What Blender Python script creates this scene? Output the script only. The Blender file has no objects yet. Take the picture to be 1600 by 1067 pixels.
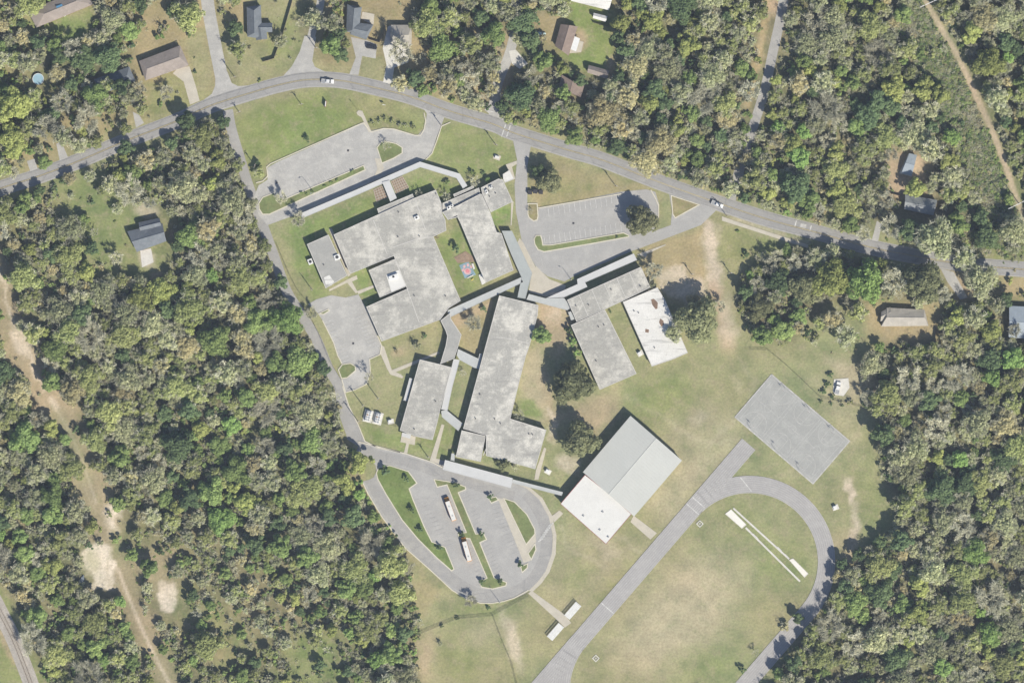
import bpy, bmesh, math, random
import numpy as np
from mathutils import Vector, Matrix

# ------------------------------------------------------------------ camera, sky, sun, exposure
SC = bpy.context.scene
COL = SC.collection
S = 0.3                                   # metres per photograph pixel


def W(px, py, z=0.0):
    return ((px - 800.0) * S, (533.5 - py) * S, z)


CAM_Z = 2500.0
cam = bpy.data.cameras.new('camera')
cam.sensor_width = 36.0
cam.lens = 36.0 * CAM_Z / 480.0
cam.clip_start = 10.0
cam.clip_end = 6000.0
cam_ob = bpy.data.objects.new('camera', cam)
cam_ob.location = (0, 0, CAM_Z)
COL.objects.link(cam_ob)
SC.camera = cam_ob

SUN_EL = math.radians(42.0)
SUN_DIR = Vector((0.59, -0.81, 0)).normalized()          # towards the sun, on the ground
world = bpy.data.worlds.new('World')
SC.world = world
world.use_nodes = True
wn = world.node_tree
wn.nodes.clear()
w_out = wn.nodes.new('ShaderNodeOutputWorld')
w_bg = wn.nodes.new('ShaderNodeBackground')
w_sky = wn.nodes.new('ShaderNodeTexSky')
w_sky.sky_type = 'NISHITA'
w_sky.sun_disc = False
w_sky.sun_elevation = SUN_EL
w_sky.sun_rotation = math.atan2(SUN_DIR.x, SUN_DIR.y)
w_sky.air_density = 1.0
w_sky.dust_density = 0.6
w_sky.ozone_density = 1.5
w_bg.inputs['Strength'].default_value = 0.074
wn.links.new(w_sky.outputs[0], w_bg.inputs[0])
wn.links.new(w_bg.outputs[0], w_out.inputs[0])

sun = bpy.data.lights.new('sun', 'SUN')
sun.energy = 4.5
sun.angle = math.radians(0.5)
sun.color = (1.0, 0.925, 0.79)
sun_ob = bpy.data.objects.new('sun', sun)
dv = Vector((SUN_DIR.x * math.cos(SUN_EL), SUN_DIR.y * math.cos(SUN_EL), math.sin(SUN_EL)))
sun_ob.rotation_euler = dv.to_track_quat('Z', 'Y').to_euler()
sun_ob.location = (200, -300, 300)
COL.objects.link(sun_ob)

SC.view_settings.view_transform = 'Standard'
SC.view_settings.look = 'None'
SC.view_settings.gamma = 1.0
SC.view_settings.use_curve_mapping = False
SC.view_settings.exposure = 0.52
SC.cycles.max_bounces = 5
SC.cycles.diffuse_bounces = 4
SC.cycles.transparent_max_bounces = 8
SC.cycles.volume_bounces = 0
HAZE_COLOUR = (0.62, 0.72, 1.0, 1)
HAZE_DENSITY = 3.3e-5

# ------------------------------------------------------------------ helpers


def Z(x0, y0, sc, pts):
    """points read in an enlarged view -> photograph pixels"""
    return [(x0 + x / sc, y0 + y / sc) for x, y in pts]


def tag(o, label=None, cat=None, group=None, kind=None):
    if label: o['label'] = label
    if cat: o['category'] = cat
    if group: o['group'] = group
    if kind: o['kind'] = kind
    return o


def link(name, me, mat=None, parent=None, loc=None, rot=None):
    o = bpy.data.objects.new(name, me)
    COL.objects.link(o)
    if mat is not None and me is not None and len(me.materials) == 0:
        me.materials.append(mat)
    if parent is not None:
        o.parent = parent
    if loc is not None: o.location = loc
    if rot is not None: o.rotation_euler = rot
    return o


def empty(name, loc=(0, 0, 0), rz=0.0, label=None, cat=None, group=None):
    o = bpy.data.objects.new(name, None)
    COL.objects.link(o)
    o.location = loc
    o.rotation_euler = (0, 0, rz)
    o.empty_display_size = 0.5
    return tag(o, label, cat, group)


def copy_tree(o, parent=None):
    c = o.copy()
    COL.objects.link(c)
    if parent is not None:
        c.parent = parent
    for ch in [x for x in COL.objects if x.parent == o]:
        copy_tree(ch, c)
    return c


class MB:
    """collects faces, links as one mesh"""

    def __init__(self):
        self.v, self.f = [], []

    def face(self, pts):
        n = len(self.v)
        self.v += [tuple(p) for p in pts]
        self.f.append(list(range(n, n + len(pts))))

    def prism(self, poly, z0, z1, bottom=False, top=True):
        """poly: world xy, any winding"""
        a = sum(poly[i][0] * poly[(i + 1) % len(poly)][1] - poly[(i + 1) % len(poly)][0] * poly[i][1] for i in range(len(poly)))
        if a < 0: poly = poly[::-1]
        n = len(poly)
        b = len(self.v)
        self.v += [(p[0], p[1], z0) for p in poly] + [(p[0], p[1], z1) for p in poly]
        for i in range(n):
            j = (i + 1) % n
            self.f.append([b + i, b + j, b + n + j, b + n + i])
        if top: self.f.append([b + n + i for i in range(n)])
        if bottom: self.f.append([b + i for i in range(n)][::-1])

    def box(self, c, s, rz=0.0, m=None):
        cx, cy, cz = c
        hx, hy, hz = s[0] / 2, s[1] / 2, s[2] / 2
        ca, sa = math.cos(rz), math.sin(rz)
        p = [(cx + x * ca - y * sa, cy + x * sa + y * ca) for x, y in ((-hx, -hy), (hx, -hy), (hx, hy), (-hx, hy))]
        self.prism(p, cz - hz, cz + hz, bottom=True)

    def tube(self, p0, p1, r0, r1, n=6, cap=True):
        p0, p1 = Vector(p0), Vector(p1)
        d = (p1 - p0)
        if d.length < 1e-6: return
        q = d.to_track_quat('Z', 'Y')
        b = len(self.v)
        for p, r in ((p0, r0), (p1, r1)):
            for i in range(n):
                a = 2 * math.pi * i / n
                self.v.append(tuple(p + q @ Vector((math.cos(a) * r, math.sin(a) * r, 0))))
        for i in range(n):
            j = (i + 1) % n
            self.f.append([b + i, b + j, b + n + j, b + n + i])
        if cap:
            self.f.append([b + n + i for i in range(n)])
            self.f.append([b + i for i in range(n)][::-1])

    def mesh(self, name):
        me = bpy.data.meshes.new(name)
        me.from_pydata(self.v, [], self.f)
        me.update()
        return me

    def build(self, name, mat, parent=None, loc=None, rot=None, bevel=0.0):
        me = self.mesh(name)
        o = link(name, me, mat, parent, loc, rot)
        if bevel:
            m = o.modifiers.new('bevel', 'BEVEL')
            m.width = bevel; m.segments = 2; m.limit_method = 'ANGLE'
        return o


def catmull(pts, step=6.0, closed=False):
    P = [Vector((p[0], p[1])) for p in pts]
    n = len(P)
    out = []
    for i in range(n if closed else n - 1):
        if closed:
            a, b, c, d = P[(i - 1) % n], P[i], P[(i + 1) % n], P[(i + 2) % n]
        else:
            b, c = P[i], P[i + 1]
            a = P[i - 1] if i > 0 else b * 2 - c
            d = P[i + 2] if i + 2 < n else c * 2 - b
        k = max(1, int((c - b).length / step))
        for j in range(k):
            t = j / k
            out.append(0.5 * ((2 * b) + (c - a) * t + (2 * a - 5 * b + 4 * c - d) * t * t + (3 * b - a - 3 * c + d) * t ** 3))
    if not closed: out.append(P[-1])
    return [(p.x, p.y) for p in out]


def offset_line(pts, d, closed=False):
    """parallel polyline, d > 0 to the side of (-dy, dx)"""
    out = []
    n = len(pts)
    for i in range(n):
        if closed:
            a, c = pts[(i - 1) % n], pts[(i + 1) % n]
        else:
            a, c = pts[max(i - 1, 0)], pts[min(i + 1, n - 1)]
        b = pts[i]
        t1 = Vector((b[0] - a[0], b[1] - a[1])); t2 = Vector((c[0] - b[0], c[1] - b[1]))
        if t1.length < 1e-9: t1 = t2
        if t2.length < 1e-9: t2 = t1
        t1.normalize(); t2.normalize()
        n1 = Vector((-t1.y, t1.x)); n2 = Vector((-t2.y, t2.x))
        m = n1 + n2
        if m.length < 1e-6: m = n1
        m.normalize()
        k = max(0.35, m.dot(n1))
        out.append((b[0] + m.x * d / k, b[1] + m.y * d / k))
    return out


def toW(pts):
    return [W(p[0], p[1])[:2] for p in pts]


def ribbon_mb(mb, pts, width, z, z0=None, closed=False):
    """pts in world metres"""
    L, R = offset_line(pts, width / 2, closed), offset_line(pts, -width / 2, closed)
    n = len(pts)
    for i in range(n if closed else n - 1):
        j = (i + 1) % n
        mb.face([(*R[i], z), (*R[j], z), (*L[j], z), (*L[i], z)])
        if z0 is not None:
            mb.face([(*L[i], z), (*L[j], z), (*L[j], z0), (*L[i], z0)])
            mb.face([(*R[j], z), (*R[i], z), (*R[i], z0), (*R[j], z0)])
    if z0 is not None and not closed:
        mb.face([(*L[0], z0), (*R[0], z0), (*R[0], z), (*L[0], z)])
        mb.face([(*R[-1], z0), (*L[-1], z0), (*L[-1], z), (*R[-1], z)])


LAYER = [0.010]
AVOID = []


def sheet(name, poly, mat, z=None, parent=None, kind='structure', label=None):
    """one flat sheet, polygon in photograph pixels; every sheet lies a little above the last"""
    if z is None:
        LAYER[0] += 0.003
        z = LAYER[0]
    if name in ('driveway', 'slab', 'patio', 'street_mouth', 'side_street'): AVOID.append(poly)
    p = toW(poly)
    a = sum(p[i][0] * p[(i + 1) % len(p)][1] - p[(i + 1) % len(p)][0] * p[i][1] for i in range(len(p)))
    if a < 0: p = p[::-1]
    mb = MB(); mb.face([(x, y, z) for x, y in p])
    o = mb.build(name, mat, parent)
    bm = bmesh.new(); bm.from_mesh(o.data); bmesh.ops.triangulate(bm, faces=bm.faces[:], ngon_method='EAR_CLIP'); bm.to_mesh(o.data); bm.free()
    if parent is None: tag(o, label, None, None, kind)
    return o


def road(name, pts, width_px, mat, parent=None, smooth=True):
    LAYER[0] += 0.003
    c = catmull(pts) if smooth else pts
    mb = MB(); ribbon_mb(mb, toW(c), width_px * S, LAYER[0])
    o = mb.build(name, mat, parent)
    if parent is None: o['kind'] = 'structure'
    return o


def kerb(poly, mat, width=0.4, h=0.29, closed=True, name='kerb', parent=None, smooth=False):
    c = catmull(poly, closed=closed) if smooth else poly
    mb = MB(); ribbon_mb(mb, toW(c), width, h, -0.02, closed)
    o = mb.build(name, mat, parent)
    if parent is None: o['kind'] = 'structure'
    return o


# ------------------------------------------------------------------ materials


def new_mat(name):
    m = bpy.data.materials.new(name)
    m.use_nodes = True
    nt = m.node_tree
    return m, nt, nt.nodes['Principled BSDF']


def lin(c):
    return tuple(((x / 255 + 0.055) / 1.055) ** 2.4 if x > 10 else x / 255 / 12.92 for x in c)


def grain(name, col, rough=0.85, amt=0.25, big=0.12, fine=2.5, tint=None, bump=0.0, metal=0.0, spec=0.3, space='world', streak=None):
    """base colour broken up by broad blotches and fine grain"""
    m, nt, bs = new_mat(name)
    N = nt.nodes; Lk = nt.links
    if space == 'world':
        g = N.new('ShaderNodeNewGeometry'); co = g.outputs['Position']
    else:
        g = N.new('ShaderNodeTexCoord'); co = g.outputs['Object']
    n1 = N.new('ShaderNodeTexNoise'); n1.inputs['Scale'].default_value = big; n1.inputs['Detail'].default_value = 5; n1.inputs['Roughness'].default_value = 0.62
    n2 = N.new('ShaderNodeTexNoise'); n2.inputs['Scale'].default_value = fine; n2.inputs['Detail'].default_value = 3
    for n in (n1, n2): Lk.new(co, n.inputs['Vector'])
    r1 = N.new('ShaderNodeMapRange'); r1.inputs[1].default_value = 0.32; r1.inputs[2].default_value = 0.68
    r1.inputs[3].default_value = 1 - amt; r1.inputs[4].default_value = 1 + amt
    Lk.new(n1.outputs[0], r1.inputs[0])
    r2 = N.new('ShaderNodeMapRange'); r2.inputs[1].default_value = 0.3; r2.inputs[2].default_value = 0.7
    r2.inputs[3].default_value = 1 - amt * 0.6; r2.inputs[4].default_value = 1 + amt * 0.6
    Lk.new(n2.outputs[0], r2.inputs[0])
    mu = N.new('ShaderNodeMath'); mu.operation = 'MULTIPLY'
    Lk.new(r1.outputs[0], mu.inputs[0]); Lk.new(r2.outputs[0], mu.inputs[1])
    fac = mu.outputs[0]
    base = N.new('ShaderNodeRGB'); base.outputs[0].default_value = (*col, 1)
    src = base.outputs[0]
    if tint is not None:
        n3 = N.new('ShaderNodeTexNoise'); n3.inputs['Scale'].default_value = big * 2.3; n3.inputs['Detail'].default_value = 6; n3.inputs['Roughness'].default_value = 0.7
        Lk.new(co, n3.inputs['Vector'])
        r3 = N.new('ShaderNodeMapRange'); r3.inputs[1].default_value = 0.48; r3.inputs[2].default_value = 0.66
        Lk.new(n3.outputs[0], r3.inputs[0])
        mx = N.new('ShaderNodeMix'); mx.data_type = 'RGBA'; mx.inputs['A'].default_value = (*col, 1); mx.inputs['B'].default_value = (*tint, 1)
        Lk.new(r3.outputs[0], mx.inputs['Factor'])
        src = mx.outputs['Result']
    sc = N.new('ShaderNodeVectorMath'); sc.operation = 'SCALE'
    Lk.new(src, sc.inputs[0]); Lk.new(fac, sc.inputs['Scale'])
    Lk.new(sc.outputs[0], bs.inputs['Base Color'])
    bs.inputs['Roughness'].default_value = rough
    bs.inputs['Metallic'].default_value = metal
    bs.inputs['Specular IOR Level'].default_value = spec
    if bump:
        b = N.new('ShaderNodeBump'); b.inputs['Strength'].default_value = bump; b.inputs['Distance'].default_value = 0.05
        Lk.new(n2.outputs[0], b.inputs['Height']); Lk.new(b.outputs[0], bs.inputs['Normal'])
    return m


def weathered(name, col, pale, dark, rot=0.4, rough=0.9, crack=0.0, crack_col=None, blot=0.16, cs=0.05, fine=0.10, streak=0.16, spots=0.25):
    """weathered sheet: pale worn blotches, grain, run-off streaks, dark spots, cracks or joints"""
    m, nt, bs = new_mat(name)
    N = nt.nodes; Lk = nt.links
    g = N.new('ShaderNodeNewGeometry'); co = g.outputs['Position']

    def noise(scale, detail, ro=0.6, vec=None):
        n = N.new('ShaderNodeTexNoise'); n.inputs['Scale'].default_value = scale; n.inputs['Detail'].default_value = detail; n.inputs['Roughness'].default_value = ro
        Lk.new(vec or co, n.inputs['Vector']); return n.outputs[0]

    def rng_(src, a, b, c, d):
        r = N.new('ShaderNodeMapRange'); r.inputs[1].default_value = a; r.inputs[2].default_value = b; r.inputs[3].default_value = c; r.inputs[4].default_value = d
        Lk.new(src, r.inputs[0]); return r.outputs[0]

    def mix(fac, a, b):
        x = N.new('ShaderNodeMix'); x.data_type = 'RGBA'
        Lk.new(fac, x.inputs['Factor'])
        if isinstance(a, tuple): x.inputs['A'].default_value = (*a, 1)
        else: Lk.new(a, x.inputs['A'])
        if isinstance(b, tuple): x.inputs['B'].default_value = (*b, 1)
        else: Lk.new(b, x.inputs['B'])
        return x.outputs['Result']
    mp = N.new('ShaderNodeMapping'); mp.inputs['Rotation'].default_value = (0, 0, rot); mp.inputs['Scale'].default_value = (0.10, 1.0, 1.0)
    Lk.new(co, mp.inputs['Vector'])
    base = mix(rng_(noise(blot, 6, 0.68), 0.47, 0.62, 0, 1), col, pale)
    base = mix(rng_(noise(blot * 3.1, 5, 0.7), 0.54, 0.70, 0, 0.75), base, pale)
    base = mix(rng_(noise(0.55, 4, 0.7), 0.60, 0.78, 0, spots * 3), base, dark)
    base = mix(rng_(noise(0.5, 3, 0.6, mp.outputs[0]), 0.55, 0.75, 0, streak * 3), base, dark)
    if crack > 0:
        v = N.new('ShaderNodeTexVoronoi'); v.feature = 'DISTANCE_TO_EDGE'; v.inputs['Scale'].default_value = cs
        dx = N.new('ShaderNodeVectorMath'); dx.operation = 'MULTIPLY_ADD'; dx.inputs[1].default_value = (6, 6, 0)
        nn = N.new('ShaderNodeTexNoise'); nn.inputs['Scale'].default_value = 0.12; nn.inputs['Detail'].default_value = 4
        Lk.new(co, nn.inputs['Vector']); Lk.new(nn.outputs['Color'], dx.inputs[0]); Lk.new(co, dx.inputs[2]); Lk.new(dx.outputs[0], v.inputs['Vector'])
        base = mix(rng_(v.outputs[0], 0.0, 0.016, crack, 0), base, crack_col or pale)
    vs = N.new('ShaderNodeVectorMath'); vs.operation = 'SCALE'
    Lk.new(base, vs.inputs[0]); Lk.new(rng_(noise(1.7, 3, 0.7), 0.3, 0.7, 1 - fine, 1 + fine), vs.inputs['Scale'])
    Lk.new(vs.outputs[0], bs.inputs['Base Color'])
    bs.inputs['Roughness'].default_value = rough; bs.inputs['Specular IOR Level'].default_value = 0.25
    return m


def leaf_mat(name, col, var=0.34, transl=0.42, warm=None):
    m = bpy.data.materials.new(name)
    m.use_nodes = True
    nt = m.node_tree; N = nt.nodes; Lk = nt.links
    N.clear()
    out = N.new('ShaderNodeOutputMaterial')
    geo = N.new('ShaderNodeNewGeometry'); oi = N.new('ShaderNodeObjectInfo')
    r1 = N.new('ShaderNodeMapRange'); r1.inputs[3].default_value = 1 - var; r1.inputs[4].default_value = 1 + var
    Lk.new(geo.outputs['Random Per Island'], r1.inputs[0])
    r2 = N.new('ShaderNodeMapRange'); r2.inputs[3].default_value = 0.72; r2.inputs[4].default_value = 1.25
    Lk.new(oi.outputs['Random'], r2.inputs[0])
    mu = N.new('ShaderNodeMath'); mu.operation = 'MULTIPLY'
    Lk.new(r1.outputs[0], mu.inputs[0]); Lk.new(r2.outputs[0], mu.inputs[1])
    # hue drift from tree to tree
    wn_ = N.new('ShaderNodeTexWhiteNoise'); wn_.noise_dimensions = '1D'
    Lk.new(oi.outputs['Random'], wn_.inputs['W'])
    mx = N.new('ShaderNodeMix'); mx.data_type = 'RGBA'
    wc = warm or (col[0] * 1.5, col[1] * 1.12, col[2] * 1.1)
    mx.inputs['A'].default_value = (*col, 1); mx.inputs['B'].default_value = (*wc, 1)
    ad = N.new('ShaderNodeMath'); ad.operation = 'MULTIPLY_ADD'; ad.inputs[1].default_value = 0.35
    Lk.new(geo.outputs['Random Per Island'], ad.inputs[0])
    sc_ = N.new('ShaderNodeMath'); sc_.operation = 'MULTIPLY'; sc_.inputs[1].default_value = 0.65
    Lk.new(wn_.outputs[0], sc_.inputs[0]); Lk.new(sc_.outputs[0], ad.inputs[2])
    Lk.new(ad.outputs[0], mx.inputs['Factor'])
    vs = N.new('ShaderNodeVectorMath'); vs.operation = 'SCALE'
    Lk.new(mx.outputs['Result'], vs.inputs[0]); Lk.new(mu.outputs[0], vs.inputs['Scale'])
    d = N.new('ShaderNodeBsdfDiffuse'); t = N.new('ShaderNodeBsdfTranslucent')
    Lk.new(vs.outputs[0], d.inputs[0]); Lk.new(vs.outputs[0], t.inputs[0])
    ms = N.new('ShaderNodeMixShader'); ms.inputs[0].default_value = transl
    Lk.new(d.outputs[0], ms.inputs[1]); Lk.new(t.outputs[0], ms.inputs[2])
    Lk.new(ms.outputs[0], out.inputs[0])
    return m


def plain(name, col, rough=0.5, metal=0.0, spec=0.5, coat=0.0):
    m = grain(name, col, rough, 0.08, 0.8, 6.0, None, 0.0, metal, spec, 'object')
    if coat: m.node_tree.nodes['Principled BSDF'].inputs['Coat Weight'].default_value = coat
    return m


M = {}
M['road'] = weathered('road_asphalt', (0.325, 0.319, 0.305), (0.375, 0.367, 0.348), (0.25, 0.246, 0.24), 0, crack=0.4, crack_col=(0.19, 0.188, 0.185), cs=0.045, fine=0.10, streak=0.05, spots=0.12)
M['old_asphalt'] = weathered('old_asphalt', (0.36, 0.356, 0.342), (0.435, 0.428, 0.405), (0.27, 0.268, 0.262), -1.2, crack=0.45, crack_col=(0.43, 0.425, 0.40), cs=0.06, fine=0.10, streak=0.12, spots=0.14)
M['lot_asphalt'] = weathered('lot_asphalt', (0.335, 0.332, 0.322), (0.378, 0.373, 0.358), (0.255, 0.253, 0.248), -1.0, crack=0.35, crack_col=(0.37, 0.365, 0.355), cs=0.05, fine=0.09, streak=0.08, spots=0.12)
M['drive_asphalt'] = weathered('drive_asphalt', (0.30, 0.296, 0.286), (0.345, 0.338, 0.322), (0.235, 0.232, 0.226), -1.1, crack=0.4, crack_col=(0.21, 0.208, 0.205), cs=0.06, fine=0.10, streak=0.08, spots=0.12)
M['concrete'] = grain('concrete', (0.46, 0.43, 0.36), 0.85, 0.08, 0.3, 1.8, (0.46, 0.43, 0.37))
M['pale_concrete'] = grain('pale_concrete', (0.57, 0.56, 0.52), 0.85, 0.08, 0.3, 1.8, (0.50, 0.49, 0.46))
M['kerb'] = grain('kerb_concrete', (0.55, 0.52, 0.43), 0.85, 0.08, 0.3, 2.0)
M['track'] = weathered('running_track', (0.325, 0.318, 0.314), (0.365, 0.357, 0.350), (0.28, 0.275, 0.272), 0.86, fine=0.08, streak=0.12, spots=0.08)
M['court'] = weathered('court_surface', (0.315, 0.321, 0.308), (0.355, 0.360, 0.345), (0.27, 0.275, 0.265), 0.7, crack=0.3, crack_col=(0.40, 0.40, 0.385), cs=0.04, fine=0.08, streak=0.08, spots=0.08)
M['white_paint'] = grain('white_paint', (0.50, 0.50, 0.485), 0.8, 0.22, 0.9, 3.0)
M['worn_paint'] = grain('worn_paint', (0.425, 0.42, 0.405), 0.8, 0.2, 0.5, 2.5)
M['yellow_paint'] = grain('yellow_paint', (0.46, 0.40, 0.24), 0.8, 0.2, 0.9, 3.0)
M['grass'] = grain('lawn', (0.165, 0.200, 0.085), 0.95, 0.22, 0.10, 1.1, (0.215, 0.22, 0.105), 0.3, 0, 0.1)
M['green_grass'] = grain('green_lawn', (0.145, 0.195, 0.065), 0.95, 0.22, 0.12, 1.1, (0.185, 0.22, 0.085), 0.3, 0, 0.1)
M['dry_grass'] = grain('dry_lawn', (0.27, 0.235, 0.13), 0.95, 0.2, 0.12, 1.1, (0.22, 0.22, 0.10), 0.3, 0, 0.1)
M['flat_roof'] = weathered('flat_roof_gravel', (0.338, 0.333, 0.308), (0.52, 0.507, 0.462), (0.235, 0.232, 0.22), -0.4, fine=0.17, streak=0.18, spots=0.28, blot=0.13)
M['flat_roof_worn'] = weathered('flat_roof_worn', (0.345, 0.341, 0.318), (0.56, 0.547, 0.50), (0.235, 0.233, 0.222), 1.1, fine=0.17, streak=0.25, spots=0.28, blot=0.12)
M['flat_roof_grey'] = weathered('flat_roof_grey', (0.315, 0.315, 0.300), (0.36, 0.358, 0.338), (0.265, 0.265, 0.256), -0.4, fine=0.10, streak=0.10, spots=0.14)
M['flat_roof_white'] = weathered('flat_roof_white', (0.60, 0.597, 0.575), (0.66, 0.655, 0.63), (0.34, 0.337, 0.33), 1.1, fine=0.1, streak=0.42, spots=0.3, blot=0.1)
M['roof_trim'] = grain('roof_edge_trim', (0.510, 0.501, 0.476), 0.7, 0.08, 0.5, 3.0)
M['canopy_white'] = grain('canopy_white_metal', (0.500, 0.508, 0.508), 0.55, 0.05, 0.2, 2.0, None, 0, 0.0, 0.4)
M['canopy_grey'] = grain('canopy_grey_metal', (0.414, 0.432, 0.427), 0.55, 0.05, 0.2, 2.0, (0.450, 0.464, 0.459), 0, 0.0, 0.4)
M['canopy_blue'] = grain('canopy_blue_grey_metal', (0.338, 0.365, 0.360), 0.55, 0.05, 0.2, 2.0, (0.360, 0.387, 0.383), 0, 0.0, 0.4)
M['gym_metal'] = grain('gym_metal_roof', (0.455, 0.468, 0.448), 0.6, 0.03, 0.06, 1.2, (0.475, 0.487, 0.466), 0, 0.0, 0.3)
M['gym_membrane'] = weathered('gym_white_membrane', (0.60, 0.60, 0.582), (0.63, 0.63, 0.61), (0.53, 0.53, 0.518), 0.8, 0.7, fine=0.05, streak=0.12, spots=0.18)
M['red_trim'] = plain('red_trim', (0.27, 0.085, 0.075), 0.6)
M['pale_slate'] = grain('pale_slate_shingles', (0.245, 0.265, 0.275), 0.9, 0.12, 0.3, 3.0, (0.29, 0.305, 0.31), 0.2)
M['brick'] = grain('brick_wall', (0.28, 0.17, 0.12), 0.9, 0.15, 0.5, 4.0)
M['stucco'] = grain('stucco_wall', (0.45, 0.42, 0.36), 0.9, 0.08, 0.4, 3.0)
M['steel'] = plain('galvanised_steel', (0.45, 0.46, 0.46), 0.45, 0.6)
M['dark_metal'] = plain('dark_metal', (0.06, 0.06, 0.065), 0.5, 0.4)
M['white_metal'] = plain('white_metal', (0.68, 0.69, 0.68), 0.4)
M['wood_pole'] = plain('weathered_pole', (0.20, 0.16, 0.12), 0.9)
M['pale_wood'] = plain('pale_timber', (0.42, 0.38, 0.32), 0.9)
M['fence_wood'] = plain('fence_timber', (0.22, 0.18, 0.14), 0.9)
M['glass'] = plain('dark_glass', (0.02, 0.025, 0.03), 0.12, 0.0, 0.6)
M['tyre'] = plain('tyre_rubber', (0.02, 0.02, 0.02), 0.9)
M['shingle_brown'] = grain('brown_shingles', (0.27, 0.235, 0.21), 0.9, 0.10, 0.3, 3.0, (0.31, 0.27, 0.245), 0.2)
M['shingle_grey'] = grain('grey_shingles', (0.24, 0.235, 0.24), 0.9, 0.10, 0.3, 3.0, (0.28, 0.27, 0.27), 0.2)
M['shingle_slate'] = grain('slate_grey_shingles', (0.145, 0.165, 0.185), 0.9, 0.10, 0.3, 3.0, (0.18, 0.195, 0.215), 0.2)
M['shingle_tan'] = grain('tan_shingles', (0.36, 0.34, 0.30), 0.9, 0.10, 0.3, 3.0, (0.41, 0.385, 0.34), 0.2)
M['shingle_umber'] = grain('umber_shingles', (0.215, 0.17, 0.145), 0.9, 0.10, 0.3, 3.0, (0.25, 0.2, 0.17), 0.2)
M['metal_blue'] = grain('blue_grey_metal_roof', (0.27, 0.315, 0.36), 0.5, 0.07, 0.3, 2.0, None, 0, 0, 0.5)
M['ballast'] = weathered('ballast', (0.345, 0.322, 0.29), (0.395, 0.37, 0.335), (0.24, 0.222, 0.20), 0.3, fine=0.2, streak=0.05, spots=0.25)
M['sand'] = grain('white_sand', (0.70, 0.68, 0.63), 0.95, 0.05, 0.3, 2.0)
M['bark'] = plain('bark', (0.13, 0.105, 0.085), 0.95)
M['soil'] = grain('garden_soil', (0.27, 0.20, 0.145), 0.95, 0.2, 0.6, 3.0)
M['rail_steel'] = plain('rusty_rail', (0.10, 0.075, 0.06), 0.7)
M['wheel_lane'] = weathered('tyre_darkened_asphalt', (0.282, 0.279, 0.272), (0.312, 0.308, 0.299), (0.228, 0.226, 0.222), 0, crack=0.4, crack_col=(0.16, 0.159, 0.158), cs=0.05, fine=0.1, streak=0.05, spots=0.1)
M['rust'] = grain('rust_stained_patch', (0.20, 0.135, 0.095), 0.9, 0.2, 0.6, 3.0)
LEAF = {
    'oak': leaf_mat('oak_leaves', (0.275, 0.305, 0.165), warm=(0.31, 0.315, 0.175)),
    'olive': leaf_mat('olive_leaves', (0.349, 0.406, 0.171), warm=(0.427, 0.454, 0.195)),
    'greyolive': leaf_mat('grey_green_leaves', (0.446, 0.487, 0.287), warm=(0.492, 0.501, 0.301)),
    'dark': leaf_mat('dark_leaves', (0.162, 0.238, 0.123), warm=(0.207, 0.279, 0.131)),
    'green': leaf_mat('mid_green_leaves', (0.266, 0.373, 0.141), warm=(0.331, 0.414, 0.157)),
    'bright': leaf_mat('yellow_green_leaves', (0.387, 0.442, 0.158), warm=(0.434, 0.465, 0.175)),
    'vivid': leaf_mat('fresh_green_leaves', (0.271, 0.417, 0.140), warm=(0.318, 0.442, 0.151)),
    'tan': leaf_mat('tan_leaves', (0.511, 0.501, 0.287), warm=(0.557, 0.487, 0.274)),
    'bare': leaf_mat('grey_twigs', (0.517, 0.522, 0.411), 0.3, 0.1, warm=(0.557, 0.542, 0.405)),
}

# ------------------------------------------------------------------ ground
C_FOREST = (0.190, 0.180, 0.100)
C_LAWN = (0.215, 0.245, 0.098)
C_GREEN = (0.180, 0.240, 0.075)
C_MIX = (0.262, 0.265, 0.138)
C_DRY = (0.395, 0.345, 0.232)
C_TAN = (0.350, 0.285, 0.160)
C_SAND = (0.52, 0.45, 0.35)
C_CHALK = (0.62, 0.55, 0.45)
C_TRACK = (0.44, 0.36, 0.255)
C_CLAY = (0.42, 0.32, 0.22)
C_BROWN = (0.345, 0.285, 0.185)
C_SCRUB = (0.180, 0.195, 0.090)

rng = np.random.default_rng(7)
_tab = rng.random((257, 257))


def vnoise(x, y, f):
    x, y = np.asarray(x) * f + 91.7, np.asarray(y) * f + 37.3
    xi, yi = np.floor(x).astype(int), np.floor(y).astype(int)
    fx, fy = x - xi, y - yi
    fx, fy = fx * fx * (3 - 2 * fx), fy * fy * (3 - 2 * fy)
    a, b = _tab[xi % 256, yi % 256], _tab[(xi + 1) % 256, yi % 256]
    c, d = _tab[xi % 256, (yi + 1) % 256], _tab[(xi + 1) % 256, (yi + 1) % 256]
    return (a * (1 - fx) + b * fx) * (1 - fy) + (c * (1 - fx) + d * fx) * fy


def fbm(x, y, f, o=4):
    s, a, t = 0, 1.0, 0
    for k in range(o):
        s = s + a * vnoise(x + 13.1 * k, y - 7.7 * k, f * 2 ** k); t += a; a *= 0.55
    return s / t


def seg_dist(px, py, pts, closed):
    d2 = np.full(px.shape, 1e12)
    n = len(pts)
    for i in range(n if closed else n - 1):
        ax, ay = pts[i]; bx, by = pts[(i + 1) % n]
        dx, dy = bx - ax, by - ay
        L = dx * dx + dy * dy + 1e-9
        t = np.clip(((px - ax) * dx + (py - ay) * dy) / L, 0, 1)
        d2 = np.minimum(d2, (px - ax - t * dx) ** 2 + (py - ay - t * dy) ** 2)
    return np.sqrt(d2)


def inside(px, py, pts):
    r = np.zeros(px.shape, bool)
    n = len(pts)
    for i in range(n):
        ax, ay = pts[i]; bx, by = pts[(i + 1) % n]
        c = ((ay > py) != (by > py)) & (px < (bx - ax) * (py - ay) / (by - ay + 1e-12) + ax)
        r ^= c
    return r


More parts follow.
